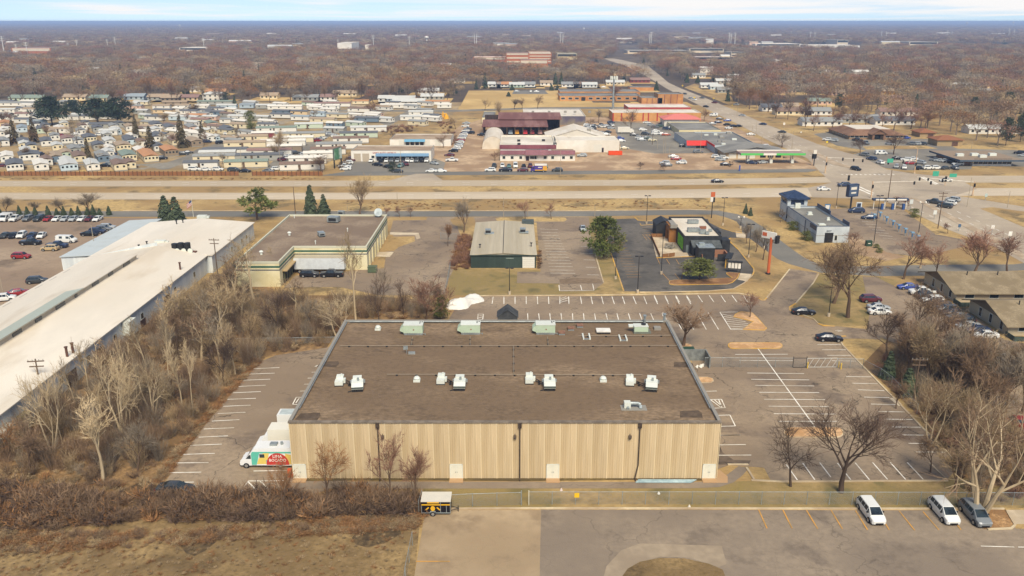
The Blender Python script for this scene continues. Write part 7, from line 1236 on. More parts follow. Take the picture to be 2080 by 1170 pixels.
mb.add([(x, -1.15, z) for x, z in b0]+[(x, 1.15, z) for x, z in b0], [tuple(range(nb)), tuple(range(2*nb-1, nb-1, -1))]+[(i, i+nb, (i+1) % nb+nb, (i+1) % nb) for i in range(nb)]); mb.build('box_body', WP, e)
mb = MB(); mb.quad((-2.68, -.92, 1.66), (-2.68, .92, 1.66), (-2.2, .9, 2.22), (-2.2, -.9, 2.22)); mb.v = [(x-.03, y, z+.02) for x, y, z in mb.v]; mb.build('windscreen', GLASS, e)
mb = MB(); mb.add([(-2.75, -1.07, 1.5), (-2.02, -1.07, 1.5), (-2.02, -1.07, 2.1), (-2.25, -1.07, 2.1)], ((0, 1, 2, 3),)); mb.build('side_window', GLASS, e)
def panel(nm, pts, m, y=-1.165): mb = MB(); mb.add([(x, y, z) for x, z in pts], (tuple(range(len(pts))),)); return mb.build(nm, m, e)
panel('teal_graphic', [(-1.92, .62), (-1.25, .62), (-1.0, 1.5), (-.75, 2.4), (3.68, 2.42), (3.68, 2.66), (-1.75, 2.66), (-1.92, 2.3)], plain('5db39f')); panel('yellow_graphic', [(-1.2, .75), (.3, .75), (.6, 2.45), (-.2, 2.45), (-.9, 1.6)], plain('d9bf62'), -1.17); panel('yellow_graphic', [(2.6, .7), (3.66, .7), (3.66, 2.2), (2.9, 2.4)], plain('d8b860'), -1.17)
panel('red_disc', [(1.75+1.6*math.cos(R(a)), .62+1.85*math.sin(R(a))) for a in range(0, 181, 12)], plain('b8382f'), -1.175); panel('serving_window', [(-.75, 1.75), (-.05, 1.75), (-.05, 2.3), (-.75, 2.3)], GLASS, -1.18)
text('LIMA', .62, plain('e6e0d8'), e, (1.75, -1.18, 1.75), name='lettering'); text('BOCADO', .62, plain('e6e0d8'), e, (1.75, -1.18, 1.15), name='lettering', sx=.9)
panel('blue_graphic', [(.15, .7), (.5, .7), (.5, 1.4), (.15, 1.4)], plain('5f8fae'), -1.172)
mb = MB(); mb.box(3.71, -.9, .6, 3.75, .9, 2.9); mb.build('rear_door', BRN, e); wheels(e, [(-2.75, -.95), (-2.75, .95), (2.1, -1.0), (2.1, 1.0)], .42); mb = MB(); mb.box(-3.7, -1.0, .4, -3.5, 1.0, .62); mb.box(3.7, -1.1, .35, 3.95, 1.1, .5); mb.build('bumper', TRIM, e)
for s in (-.75, .75): put(VM['sedan']['headlight'], 'headlight', e, (-3.55, s, 1.05), math.pi)
mb = MB(); mb.box(.6, -.5, 3.22, 1.6, .3, 3.5); mb.tube((2.2, 0, 3.2), (2.2, 0, 3.6), .2, n=8); mb.build('roof_fan', STEEL, e)
q = P(560, 918); e = tag(empty('box_truck', (q.x+1.4, q.y+1.4, 0)), 'white box truck behind the painted food truck', 'truck'); mb = MB(); mb.box(-2.4, -1.2, .8, 3.6, 1.2, 3.5); mb.build('cargo_box', paint('ddd8cc'), e)
mb = MB(); mb.add([(x, -1.0, z) for x, z in ((-4.2, .5), (-4.2, 1.3), (-3.5, 1.5), (-3.0, 2.4), (-2.41, 2.5), (-2.41, .5))]+[(x, 1.0, z) for x, z in ((-4.2, .5), (-4.2, 1.3), (-3.5, 1.5), (-3.0, 2.4), (-2.41, 2.5), (-2.41, .5))], [tuple(range(6)), tuple(range(11, 5, -1))]+[(i, i+6, (i+1) % 6+6, (i+1) % 6) for i in range(6)]); mb.build('cab', WP, e); wheels(e, [(-3.3, -.95), (-3.3, .95), (2, -1.0), (2, 1.0)], .42)
q = P(583, 876); e = tag(empty('cargo_trailer', (q.x+1.2, q.y+1.2, 0)), 'white enclosed trailer parked beside the warehouse left wall', 'trailer'); mb = MB(); mb.box(-2.6, -1.1, .4, 2.8, 1.1, 2.7); mb.build('body', paint('dcdcdb'), e); mb = MB(); mb.box(-2.3, -.9, 2.702, 2.6, .9, 2.74); mb.build('roof_panel', mat('dull_blue_roof', ['aab4b8']), e); wheels(e, [(.3, -1.12), (.3, 1.12), (1.1, -1.12), (1.1, 1.12)], .33, .2); mb = MB(); mb.tube((-2.6, .5, .45), (-3.6, 0, .5), .06); mb.tube((-2.6, -.5, .45), (-3.6, 0, .5), .06); mb.tube((-3.1, 0, 0), (-3.1, 0, .9), .05); mb.build('drawbar', DARKM, e)
# black and yellow trailer by the rear gate
q = P(886, 1048); e = tag(empty('cargo_trailer', (q.x, q.y+1, 0)), 'black and yellow trailer with white roof by the rear gate', 'trailer'); BK = mat('black_vinyl', ['17171d'], rough=.35)
hw = 1.85; mb = MB(); mb.box(-hw, -1.0, .45, hw, 1.1, 2.05); mb.build('body', BK, e); mb = MB(); mb.box(-hw-.05, -1.06, 2.052, hw+.05, 1.16, 2.2); mb.build('roof_panel', mat('off_white_roof', ['cfcac0', 'c4beb3'], scale=1), e)
YV = plain('d8a51f'); mb = MB(); mb.box(-hw+.02, -1.03, 1.55, hw-.02, -1.002, 1.7); mb.box(-1.1, -1.03, 1.85, .4, -1.002, 2.02); mb.build('yellow_stripe', YV, e)
mb = MB()
for a in range(8): t0, t1 = R(a*45), R(a*45+45); mb.tri((-.4, -1.035, 1.05), (-.4+.3*math.cos(t0), -1.035, 1.1+.38*math.sin(t0)), (-.4+.3*math.cos(t1), -1.035, 1.1+.38*math.sin(t1)))
for s in (-1, 1): mb.quad((-.4+s*.45, -1.035, 1.2), (-.4+s*.85, -1.035, .82), (-.4+s*.98, -1.035, .92), (-.4+s*.58, -1.035, 1.32))
mb.build('yellow_emblem', YV, e)
mb = MB()
for x0, x1, z0, z1 in ((-hw, hw, .42, .5), (-hw, -hw+.06, .5, 1.5), (hw-.06, hw, .5, 2.0), (.55, .61, .5, 2.0), (1.3, 1.36, .5, 1.5)): mb.box(x0, -1.05, z0, x1, -1.0, z1)
mb.build('edge_trim', STEEL, e); mb = MB(); mb.box(-.75, -1.15, .62, -.05, -1.0, .72); mb.build('fender', STEEL, e); wheels(e, [(-.4, -1.05), (-.4, 1.12)], .34, .2); mb = MB(); mb.tube((hw, -.5, .5), (hw+1.0, 0, .5), .05); mb.tube((hw, .5, .5), (hw+1.0, 0, .5), .05); mb.tube((hw+.9, 0, 0), (hw+.9, 0, .9), .05); mb.build('drawbar', DARKM, e)
# semi trailer at the dock of the cream building
q0, q1 = P(598, 556), P(700, 556); e = tag(empty('semi_trailer', (q0.x, q0.y, 0)), 'long white semi trailer backed along the cream building dock', 'trailer'); L = q1.x-q0.x
mb = MB(); mb.box(0, 0, 1.15, L, 2.6, 4.0); mb.build('cargo_box', mat('white_trailer_side', ['cdd0d3', 'c3c7ca'], scale=1), e); mb = MB(); mb.box(.02, .02, 4.002, L-.02, 2.58, 4.06); mb.build('roof_panel', mat('dusty_trailer_roof', ['b3a894', 'a79c88'], scale=1), e); wheels(e, [(1.3, .3), (1.3, 2.3), (2.5, .3), (2.5, 2.3)], .5); mb = MB(); mb.box(L*.7, .5, 0, L*.7+.2, .7, 1.15); mb.box(L*.7, 1.9, 0, L*.7+.2, 2.1, 1.15); mb.build('landing_gear', DARKM, e)
# purple and yellow delivery truck, white box truck, orange skip
q = P(1094, 349); e = tag(empty('delivery_truck', (q.x, q.y, 0)), 'purple and gold delivery truck before the white office', 'truck'); mb = MB(); mb.box(-1.6, -1.1, .7, 3.4, 1.1, 3.2); mb.build('cargo_box', plain('4b3a86'), e); mb = MB(); mb.box(1.7, -1.13, .7, 3.42, -1.102, 2.6); mb.box(-1.6, -1.13, .7, 1.7, -1.102, 1.1); mb.build('gold_graphic', plain('d39a35'), e); mb = MB(); mb.box(-1.62, -1.12, 2.75, 3.42, 1.12, 3.25); mb.build('white_top', WHITEP, e); mb = MB(); mb.box(-3.3, -1.0, .5, -1.61, 1.0, 1.4); mb.box(-2.7, -.95, 1.401, -1.61, .95, 2.2); mb.build('cab', plain('4b3a86'), e); mb = MB(); mb.box(-2.74, -.85, 1.5, -2.701, .85, 2.1); mb.box(-2.5, -.98, 1.5, -1.8, -.951, 2.05); mb.build('windscreen', GLASS, e); wheels(e, [(-2.5, -.95), (-2.5, .95), (2, -1), (2, 1)], .42); mb = MB(); mb.box(-.3, -1.14, 1.9, 1.3, -1.105, 2.2); mb.build('white_stripe', WHITEP, e)
q = P(1272, 271); e = tag(empty('box_truck', (q.x, q.y, 0)), 'white box truck under the round tree in the used car yard', 'truck'); mb = MB(); mb.box(-5, -1.2, .8, 2, 1.2, 3.6); mb.build('cargo_box', WHITEP, e); mb = MB(); mb.box(2.02, -1.1, .5, 4.2, 1.1, 2.0); mb.box(2.02, -1.0, 2.001, 3.4, 1.0, 2.6); mb.build('cab', WHITEP, e); wheels(e, [(-3, -1), (-3, 1), (3.2, -1), (3.2, 1)], .45)
q = P(1249.5, 315); e = tag(empty('skip_container', (q.x, q.y, 0)), 'bright orange roll off skip beside the white warehouse', 'skip'); OR = plain('d84c1c'); mb = MB(); w_ = 3.2
mb.box(-w_, -1.1, .2, w_, -1.0, 1.9); mb.box(-w_, 1.0, .2, w_, 1.1, 1.9); mb.box(-w_, -1.0, .2, -w_+.1, 1.0, 1.9); mb.box(w_-.1, -1.0, .2, w_, 1.0, 1.9); mb.box(-w_+.1, -1.0, .2, w_-.1, 1.0, .35); mb.build('tub', OR, e); mb = MB()
for k in range(8): mb.box(-w_+.3+k*.85, -1.18, .25, -w_+.45+k*.85, -1.1, 1.8)
mb.build('rib', OR, e)
# ---------------------------------------------------------------- fences, poles, signs
def wiremat():
    m = bpy.data.materials.new('chain_link'); m.use_nodes = True; t = m.node_tree; N, L = t.nodes, t.links; b = N['Principled BSDF']; b.inputs['Base Color'].default_value = lin('7f8486'); b.inputs['Roughness'].default_value = .6
    tr = N.new('ShaderNodeBsdfTransparent'); mx = N.new('ShaderNodeMixShader'); tc = N.new('ShaderNodeTexCoord'); sp = N.new('ShaderNodeSeparateXYZ'); L.new(tc.outputs['Object'], sp.inputs[0])
    def mth(op, a, c=None):
        n = N.new('ShaderNodeMath'); n.operation = op
        for i, s in enumerate((a, c)):
            if s is None: continue
            if isinstance(s, (int, float)): n.inputs[i].default_value = s
            else: L.new(s, n.inputs[i])
        return n.outputs[0]
    l = mth('ADD', sp.outputs[0], sp.outputs[1]); o = []
    for s in (1, -1): o.append(mth('LESS_THAN', mth('ABSOLUTE', mth('SUBTRACT', mth('FRACT', mth('MULTIPLY', mth('ADD', l, mth('MULTIPLY', sp.outputs[2], s)), 12)), .5)), .05))
    L.new(mth('MAXIMUM', o[0], o[1]), mx.inputs[0]); L.new(tr.outputs[0], mx.inputs[1]); L.new(b.outputs[0], mx.inputs[2]); L.new(mx.outputs[0], N['Material Output'].inputs['Surface']); return m
CHAIN = wiremat()
def chain(px, h, label, step=3.0, rail=True, hs=None):
    pts = [P(*p) for p in px]; o = pts[0]; e = tag(empty('chain_link_fence', o), label, 'fence', 'chain link fences'); r = MB()
    for a, b in zip(pts, pts[1:]):
        a, b = a-o, b-o; k = max(1, round((b-a).length/step)); w = MB(); w.quad((a.x, a.y, .04), (b.x, b.y, .04), (b.x, b.y, h), (a.x, a.y, h)); w.build('wire_mesh', CHAIN, e)
        for i in range(k+(b == pts[-1]-o)): c = a.lerp(b, i/k); mb = MB(); mb.tube((c.x, c.y, 0), (c.x, c.y, h+.08), .04, n=6); mb.build('post', STEEL, e)
        r.tube((a.x, a.y, h), (b.x, b.y, h), .03, n=5)
    if rail: r.build('top_rail', STEEL, e)
    return e
chain([(1074, 1025), (1500, 1025), (1960, 1026), (2200, 1028)], 1.9, 'long chain link fence along the rear lot kerb', 2.95)
chain([(893, 1032), (960, 1029), (1059, 1026)], 1.9, 'short chain link fence between trailer and gate gap', 3)
chain([(851, 1045), (858, 1022)], 2.0, 'chain link end panel beside the black and yellow trailer', 2); chain([(838, 1108), (824, 1180), (815, 1260)], 1.9, 'leaning chain link fence at the bottom edge beside tan pavement', 3)
for x in (1074, 1059): q = P(x, 1026); mb = MB(); mb.tube((0, 0, 0), (0, 0, 2.15), .07, n=8); auto(mb.build('gate_post', mat('pale_gate_post', ['bfb7a3']) if x == 1074 else STEEL, None, (q.x, q.y, 0)), 'gate post', 'at the gap in the rear fence', 'post', 'gate posts')
chain([(1431, 746), (1610, 747)], 1.9, 'chain link fence crossing the side lot from the bin screen', 3); chain([(1700, 748), (1752, 749)], 1.9, 'chain link stub between rolling gate and lawn', 3)
chain([(1752, 749), (1788, 768), (1810, 785), (1835, 812), (1862, 842)], 1.8, 'chain link fence beside the evergreens along the lawn', 3)
chain([(360, 704), (470, 700), (560, 699), (684, 697)], 1.3, 'low wire fence behind the west lot with white tags', 4)
chain([(915, 545), (908, 585), (902, 612)], 1.9, 'chain link fence between cream building yard and green building lawn', 3); chain([(895, 486), (928, 488)], 1.9, 'gate like chain link panel on the cream building lot', 2.5)
q0, q1 = P(1638, 747), P(1700, 748); e = tag(empty('sliding_gate', q0), 'white tube sliding gate with slanted braces across side lot', 'gate'); L = (q1-q0).length; mb = MB(); G_ = plain('c4c2bd'); mb.tube((0, 0, .12), (L, .1, .12), .05); mb.tube((0, 0, 1.85), (L, .1, 1.85), .05); mb.tube((0, 0, .12), (0, 0, 1.85), .05); mb.tube((L, .1, .12), (L, .1, 1.85), .05); mb.build('gate_frame', G_, e)
for k in range(5): mb = MB(); mb.tube((.3+k*L/5, .02, .15), (.3+(k+.8)*L/5, .06, 1.82), .04); mb.build('brace', G_, e)
q0, q1 = P(1610, 747), P(1637, 747); e = tag(empty('walk_gate', q0), 'square chain link gate left of the sliding gate', 'gate'); L = (q1-q0).length; mb = MB()
for a, b in (((0, .1), (L, .1)), ((0, 1.9), (L, 1.9)), ((0, .1), (0, 2.2)), ((L, .1), (L, 2.2))): mb.tube((a[0], 0, a[1]), (b[0], 0, b[1]), .06)
mb.build('gate_frame', DARKM, e); w = MB(); w.quad((0, 0, .1), (L, 0, .1), (L, 0, 1.9), (0, 0, 1.9)); w.build('wire_mesh', CHAIN, e)
for x, y in ((1640, 748), (1703, 747), (1708, 750)): q = P(x, y); mb = MB(); mb.tube((0, 0, 0), (0, 0, 1.15), .11, n=8); mb.tube((0, 0, 1.15), (0, 0, 1.22), .11, .05, 8); auto(mb.build('bollard', plain('d3b14a'), None, (q.x, q.y, 0)), 'yellow bollard', 'guarding the white sliding gate', 'bollard', 'gate bollards')
# grey bin screen and green bin beside the warehouse
q = P(1412, 742); e = tag(empty('bin_screen', (q.x, q.y, 0)), 'grey walled bin screen beside the warehouse right wall', 'enclosure'); GS = mat('grey_boards', ['6e7272', '7c8080'], scale=1); mb = MB(); mb.box(-2.5, 2.2, 0, 2.4, 2.4, 2.2); mb.box(2.2, -1.5, 0, 2.4, 2.19, 2.2); mb.build('wall', GS, e)
q = P(1420, 747); mb = MB(); r_ = random.Random(2)
for i in range(6): x, y = r_.uniform(-.6, .7), r_.uniform(-.2, .5); mb.tube((x, y, .05), (x+.3, y+.2, .5), .3, .15, 7)
tag(mb.build('rubbish_bags', plain('d3d0c8'), None, (q.x, q.y, 0)), 'heap of white rubbish bags inside the grey screen', 'rubbish')
q = P(1398, 722); e = tag(empty('dumpster', (q.x, q.y, 0)), 'dark green dumpster behind the warehouse far right corner', 'dumpster'); DG = plain('2c4535'); mb = MB(); mb.box(-1, -.8, .15, 1, .8, 1.4); mb.build('tub', DG, e); mb = MB(); mb.box(-1.05, -.85, 1.402, 1.05, .85, 1.5); mb.build('lid', DG, e)
q = P(757, 553); e = tag(empty('dumpster', (q.x, q.y, 0)), 'dull green dumpster near the cream building corner', 'dumpster'); DG2 = plain('55614a'); mb = MB(); mb.box(-1.1, -.8, .15, 1.1, .9, 1.5); mb.build('tub', DG2, e); mb = MB(); mb.box(-1.15, -.85, 1.502, 1.15, .95, 1.6); mb.build('lid', DG2, e)
q = P(1764, 500); e = tag(empty('bin_box', (q.x, q.y, 0)), 'green waste bin with white plate on the car wash lot', 'bin'); mb = MB(); mb.box(-.8, -.5, 0, .8, .6, 1.6); mb.build('tub', DG, e); mb = MB(); mb.box(-.4, -.53, .8, .3, -.502, 1.0); mb.build('plate', WHITEP, e)
q = P(41, 868); e = tag(empty('garden_shed', (q.x, q.y, 0)), 'mossy tan crate shed at the foot of the white shed wall', 'shed'); mb = MB(); mb.box(-1.4, -.8, 0, 1.4, 1.2, 2.1); mb.build('wall', mat('mossy_boards', ['7b7350', '686243'], scale=1), e); mb = MB(); mb.box(-1.5, -.9, 2.102, 1.5, 1.3, 2.22); mb.build('roof', mat('mossy_roof', ['8b8458', '777049'], scale=1), e); mb = MB(); mb.box(-1.42, -.7, .1, -1.401, 1.1, 1.8); mb.build('door', TRIM, e)
q = P(589, 970); mb = MB(); mb.box(-.3, 0, 0, .25, .5, 1.2); mb.tube((.5, .3, 0), (.5, .3, .9), .25, .15, 8); tag(mb.build('road_barrels', plain('c8502a'), None, (q.x, q.y, 0)), 'orange safety barrels between food truck and warehouse corner', 'barrel')
q = P(1171, 1004); mb = MB(); mb.box(-.3, -.03, 1.1, .32, .0, 1.75); q2 = P(1171, 1025); tag(mb.build('fence_sign', plain('e0b41e'), None, (q2.x, q2.y-.05, 0)), 'small yellow sign hung on the long rear fence', 'sign')
for x, y, c, l in ((1140, 996, 'c8b8b4', 'small white cone on the path behind the rear fence'), (1338, 1003, 'dedad2', 'white litter scrap in the grass behind the fence'), (908, 1025, 'd8d4ca', 'white litter scrap at the short fence foot'), (1400, 1030, 'd0c8bb', 'pale litter scrap on the rear kerb'), (590, 1067, 'd5d2cc', 'white litter scrap in the field below the brush')): q = P(x, y); mb = MB(); mb.tube((0, 0, 0), (0, 0, .35), .22, .05, 6); tag(mb.build('litter_scrap', plain(c), None, (q.x, q.y, 0)), l, 'litter', 'litter scraps')
# brown board fence by the mobile homes: panels one by one
q0, q1 = P(-330, 357), P(656, 357); e = tag(empty('board_fence', q0), 'long rust brown panel fence before the mobile homes', 'fence'); n = 110; a = hgt(357, 348.5); BF = mat('rust_brown_board', ['8c5f3e', '7c5334', '966947'], scale=.6, big=.1, coord='O', var=.1); st_ = (q1.x-q0.x)/n; mb = MB(); mb.box(0.12, -.05, .1, st_-.12, .05, a); fm = mb.mesh('fence_panel', BF); mb = MB(); mb.box(-.1, -.12, 0, .1, .12, a+.2); pm2 = mb.mesh('post', mat('dark_post', ['4a3628'], rough=.8))
gate = range(round((490-(-330))/986*n), round((510-(-330))/986*n))
for i in range(n):
    if i in gate: continue
    put(fm, 'fence_panel', e, (i*st_, 0, 0)); put(pm2, 'post', e, (i*st_, 0, 0))
# poles ------------------------------------------------------------------------
def pole(kind, xb, yb, yt, label=None, place='', col=None, xt=None):
    q = P(xb, yb); h = hgt(yb, yt)
    nm = {'lamp': 'street_lamp', 'lamp2': 'street_lamp', 'globe': 'street_lamp', 'util': 'utility_pole', 'plain': 'utility_pole', 'wood': 'utility_pole'}[kind]; e = empty(nm, q, rnd.uniform(-.2, .2) if kind != 'globe' else 0)
    cat = 'street lamp' if 'lamp' in nm else 'utility pole'; gr = 'street lamps' if 'lamp' in nm else 'utility poles'
    if label: tag(e, label, cat, gr)
    else: auto(e, {'lamp': 'dark lamp post', 'lamp2': 'twin headed dark lamp post', 'globe': 'twin globe lamp post', 'util': 'wooden utility pole with crossarm', 'plain': 'bare wooden pole', 'wood': 'thin pale pole'}[kind], place, cat, gr)
    m = col or (WOODP if kind in ('util', 'plain') else (DARKM if kind != 'wood' else mat('pale_pole', ['a89a86', '968a78'])))
    r = .16 if kind in ('util', 'plain') else .1
    if kind in ('lamp', 'lamp2', 'globe'): mb = MB(); mb.tube((0, 0, 0), (0, 0, .8), .3, n=8); mb.build('base', CONC, e)
    mb = MB(); mb.tube((0, 0, 0), (0, 0, h), r, r*.65, 8); mb.build('pole', m, e)
    if kind == 'lamp': mb = MB(); mb.box(-.75, -.2, h, .05, .2, h+.18); mb.build('lamp_head', m, e)
    if kind == 'lamp2':
        for s in (-1, 1): mb = MB(); mb.box(min(s*.25, s*.95), -.22, h-.05, max(s*.25, s*.95), .22, h+.16); mb.tube((0, 0, h), (s*.3, 0, h+.05), .05); mb.build('lamp_head', m, e)
    if kind == 'globe':
        mb = MB(); mb.tube((-.8, 0, h), (.8, 0, h), .05); mb.build('crossarm', m, e)
        for s in (-.8, .8): mb = MB(); mb.tube((s, 0, h), (s, 0, h+.3), .22, .34, 10); mb.tube((s, 0, h+.3), (s, 0, h+.6), .34, .15, 10); mb.build('globe', WHITEP, e)
    if kind == 'util':
        for k, zz in enumerate((h-.5, h-1.4)): mb = MB(); mb.box(-1.3+.2*k, -.08, zz, 1.3-.2*k, .08, zz+.16); mb.build('crossarm', m, e)
        for s in (-1.15, -.5, .5, 1.15): mb = MB(); mb.tube((s, 0, h-.34), (s, 0, h-.1), .07, .04, 6); mb.build('insulator', COPE, e)
    return e
pole('lamp2', 1035, 598, 545, 'twin headed lamp post before the green building lawn'); pole('lamp2', 1295, 595, 521, 'twin headed lamp post at the foot of the restaurant lot'); pole('lamp', 1250, 567, 523, 'dark lamp post on the strip below the bushy pine'); pole('lamp2', 1313, 455, 398, 'lamp post on the verge behind the restaurant entrance'); pole('lamp2', 1343, 557, 456, 'lamp post at the corner of the restaurant patio'); pole('lamp2', 1468, 458, 402, 'lamp post right of the restaurant on the verge'); pole('lamp2', 1520, 523, 456, 'lamp post on the lawn strip left of the orange pole'); pole('lamp2', 1683, 643, 561, 'lamp post on the entrance lawn below the large tree')
pole('lamp2', 1774, 500, 398, 'lamp post between car wash bin and shrubs'); pole('lamp', 1698, 423, 372, 'lamp post behind the car wash sign'); pole('plain', 1803, 410, 345, 'dark pole at the junction corner before the shrubs'); pole('globe', 1865, 478, 413, 'twin globe lamp on the car wash verge'); pole('globe', 1504, 464, 443, 'small twin globe lamp behind the restaurant'); pole('globe', 1551, 505, 482, 'small twin globe lamp by the orange pole sign'); pole('lamp', 1869, 545, 500, 'thin post before the reddish trees')
pole('util', 1905, 464, 390, 'utility pole with crossarms beside the avenue'); pole('util', 443, 565, 484, 'utility pole with crossarm beside the white shed middle'); pole('util', 88, 818, 729, 'utility pole with crossarm at the near shed wall'); pole('util', 1853, 828, 726, 'utility pole with transformer arm at the side lot kerb'); pole('plain', 600, 434, 379, 'plain pole left of the spruces behind cream building'); pole('wood', 194, 516, 457, 'pale lamp pole in the storage lot'); pole('wood', 815.5, 359, 301, 'pale pole before the auto shop'); pole('wood', 1138, 357, 306, 'pale pole before the white office right end'); pole('util', 1325, 294, 252, 'wooden pole among the used cars')
for x, yb, yt in ((1335, 303, 272), (1347, 315, 276), (1351, 312, 274), (1359, 322, 298)): pole('wood', x, yb, yt, place='in the gravel yard before the grey lot')
for x, yb, yt in ((8, 605, 556), (1023, 441, 402), (1208, 441, 414), (1072, 441, 418), (706, 430, 416), (829, 430, 417), (807, 408, 391), (1422, 313, 262), (1497, 236, 193), (1527, 276, 255), (1535, 276, 245), (1608, 306, 267), (1547, 293, 275), (2046, 422, 388), (1964, 420, 360), (1973, 302, 288), (1811, 302, 286), (570, 339, 290), (492, 348, 300), (453, 346, 310), (188, 357, 320)): pole('wood', x, yb, yt, place='along the near frontage road' if yb > 400 else 'beyond the highway' if xb < 1200 else 'about the junction and avenue')
# orange tall sign, small orange sign, car wash sign, menu board
OP = plain('c0623a'); q = P(1560, 557); h = hgt(557, 487); e = tag(empty('pole_sign', q, R(-48)), 'tall orange pole with white sign panel at the restaurant lawn', 'sign'); mb = MB(); mb.tube((0, 0, 0), (0, 0, h+.6), .38, .34, 12); mb.build('pole', OP, e); mb = MB(); mb.tube((0, 0, 0), (0, 0, .4), .6, n=10); mb.build('base', DARKM, e)
mb = MB(); mb.box(-2.6, -.2, h+.2, 1.3, .2, h+1.9); mb.build('sign_panel', WHITEP, e); mb = MB(); mb.box(-2.4, -.26, h+.7, -1.2, -.21, h+1.6); mb.build('logo_panel', OP, e); mb = MB(); mb.box(1.31, -.6, h-.6, 1.9, .6, h+1.3); mb.build('end_panel', DARKM, e)
q = P(1445, 443); h = hgt(443, 411); e = tag(empty('pole_sign', q), 'dark pole with small orange and white signs by the frontage road', 'sign'); mb = MB(); mb.tube((0, 0, 0), (0, 0, h+3.2), .14, n=8); mb.build('pole', DARKM, e); mb = MB(); mb.box(-.65, -.15, h+1.8, .65, .15, h+3.3); mb.build('top_panel', OP, e); mb = MB(); mb.box(-.75, -.15, h+.2, .1, .15, h+1.7); mb.build('sign_panel', WHITEP, e); mb = MB(); mb.box(.11, -.16, h, .7, .16, h+1.6); mb.build('end_panel', DARKM, e)
q = P(1727, 425); h = hgt(425, 399); e = tag(empty('pole_sign', q, R(20)), 'navy car wash sign board on a dark pole', 'sign'); mb = MB(); mb.tube((0, 0, 0), (0, 0, h), .3, n=8); mb.build('pole', DARKM, e); mb = MB(); mb.box(-2, -.7, h, 2, .7, h+4.2); mb.build('cabinet', NAVY, e); mb = MB(); mb.box(-1.8, -.74, h+.4, 1.5, -.702, h+3.9); mb.build('sign_panel', plain('46566e'), e); mb = MB(); mb.box(-1.3, -.78, h+2.4, 1.0, -.745, h+3.3); mb.box(-1.1, -.78, h+1.1, .9, -.745, h+1.6); mb.build('white_bar', WHITEP, e)
q = P(1491, 554); e = tag(empty('menu_board', q, R(-15)), 'black drive through menu board with white panels', 'sign'); mb = MB(); mb.box(-1.7, 0, 1.0, 1.7, .3, 2.7); mb.box(-1.9, -.2, 2.701, 1.9, .5, 3.0); mb.build('cabinet', BLACKP, e)
for k in range(4): mb = MB(); mb.box(-1.55+k*.8, -.03, 1.15, -.9+k*.8, -.002, 2.6); mb.build('menu_panel', WHITEP, e)
for s in (-1.4, 1.4): mb = MB(); mb.box(s-.1, .05, 0, s+.1, .25, 1.0); mb.build('leg', BLACKP, e)
q = P(1480, 540); e = tag(empty('drive_through_canopy', q, R(-20)), 'narrow black order canopy on yellow posts', 'canopy'); mb = MB(); mb.box(-.8, -3, 2.6, .8, 3, 2.8); mb.build('roof', BLACKP, e)
for s in (-2.4, 0, 2.4): mb = MB(); mb.box(-.7, s-.1, 0, -.5, s+.1, 2.6); mb.build('post', YEL, e)
# vacuum stands and pay arches at the car wash
for i, (x, y) in enumerate(((1775, 449), (1787, 445), (1800, 455), (1813, 463), (1825, 471), (1838, 479), (1852, 487), (1864, 494))):
    q = P(x, y); e = auto(empty('vacuum_stand', q), 'blue vacuum stand', 'in the row beside the car wash stalls', 'vacuum', 'vacuum stands'); mb = MB(); mb.tube((0, 0, 0), (0, 0, 2.2), .12, n=8); mb.build('post', STEEL, e); mb = MB(); mb.tube((0, 0, .9), (0, 0, 1.8), .24, n=10); mb.build('canister', plain('476f95'), e); mb = MB(); mb.tube((0, 0, 2.2), (-1.3, -.3, 2.8), .07); mb.tube((-1.3, -.3, 2.8), (-1.2, -.3, 1.2), .06); mb.build('hose_boom', plain('5f88ab'), e); mb = MB(); mb.box(-.5, -.4, 2.0, .4, .3, 2.35); mb.build('hood', plain('7b9db8'), e)
for i, x in enumerate((1785, 1806, 1828)):
    q = P(x, 425); e = auto(empty('pay_canopy', q), 'navy and white pay station canopy', 'at the car wash entry lanes', 'canopy', 'pay station canopies'); mb = MB(); mb.box(-2.4, -.5, 3.0, 2.4, .9, 3.7); mb.build('roof', NAVY, e); mb = MB(); mb.box(-1.6, -.53, 3.1, 1.6, -.502, 3.6); mb.build('white_panel', WHITEP, e); mb = MB(); mb.tube((-1.9, 0, 0), (-1.9, 0, 3), .12); mb.tube((1.9, 0, 0), (1.9, 0, 3), .12); mb.build('post', WHITEP, e); mb = MB(); mb.box(.4, -1.0, 0, 1.1, -.3, 2.0); mb.build('kiosk', plain('2d4f86'), e)
for x, y, c, l in ((1680, 428, '3d6f9c', 'small blue sign board on the car wash lot'), (1744, 424, 'c9d2d8', 'white banner frame behind the dark minivan')): q = P(x, y); mb = MB(); mb.box(-.9, -.1, .3, .9, .1, 2.2); mb.box(-.7, -.14, .6, .6, -.102, 1.9, 1); mb.tube((-.8, 0, 0), (-.8, 0, .3), .05); mb.tube((.8, 0, 0), (.8, 0, .3), .05); tag(mb.build('sign_board', [plain(c), WHITEP if c[0] == '3' else NAVY], None, q), l, 'sign')
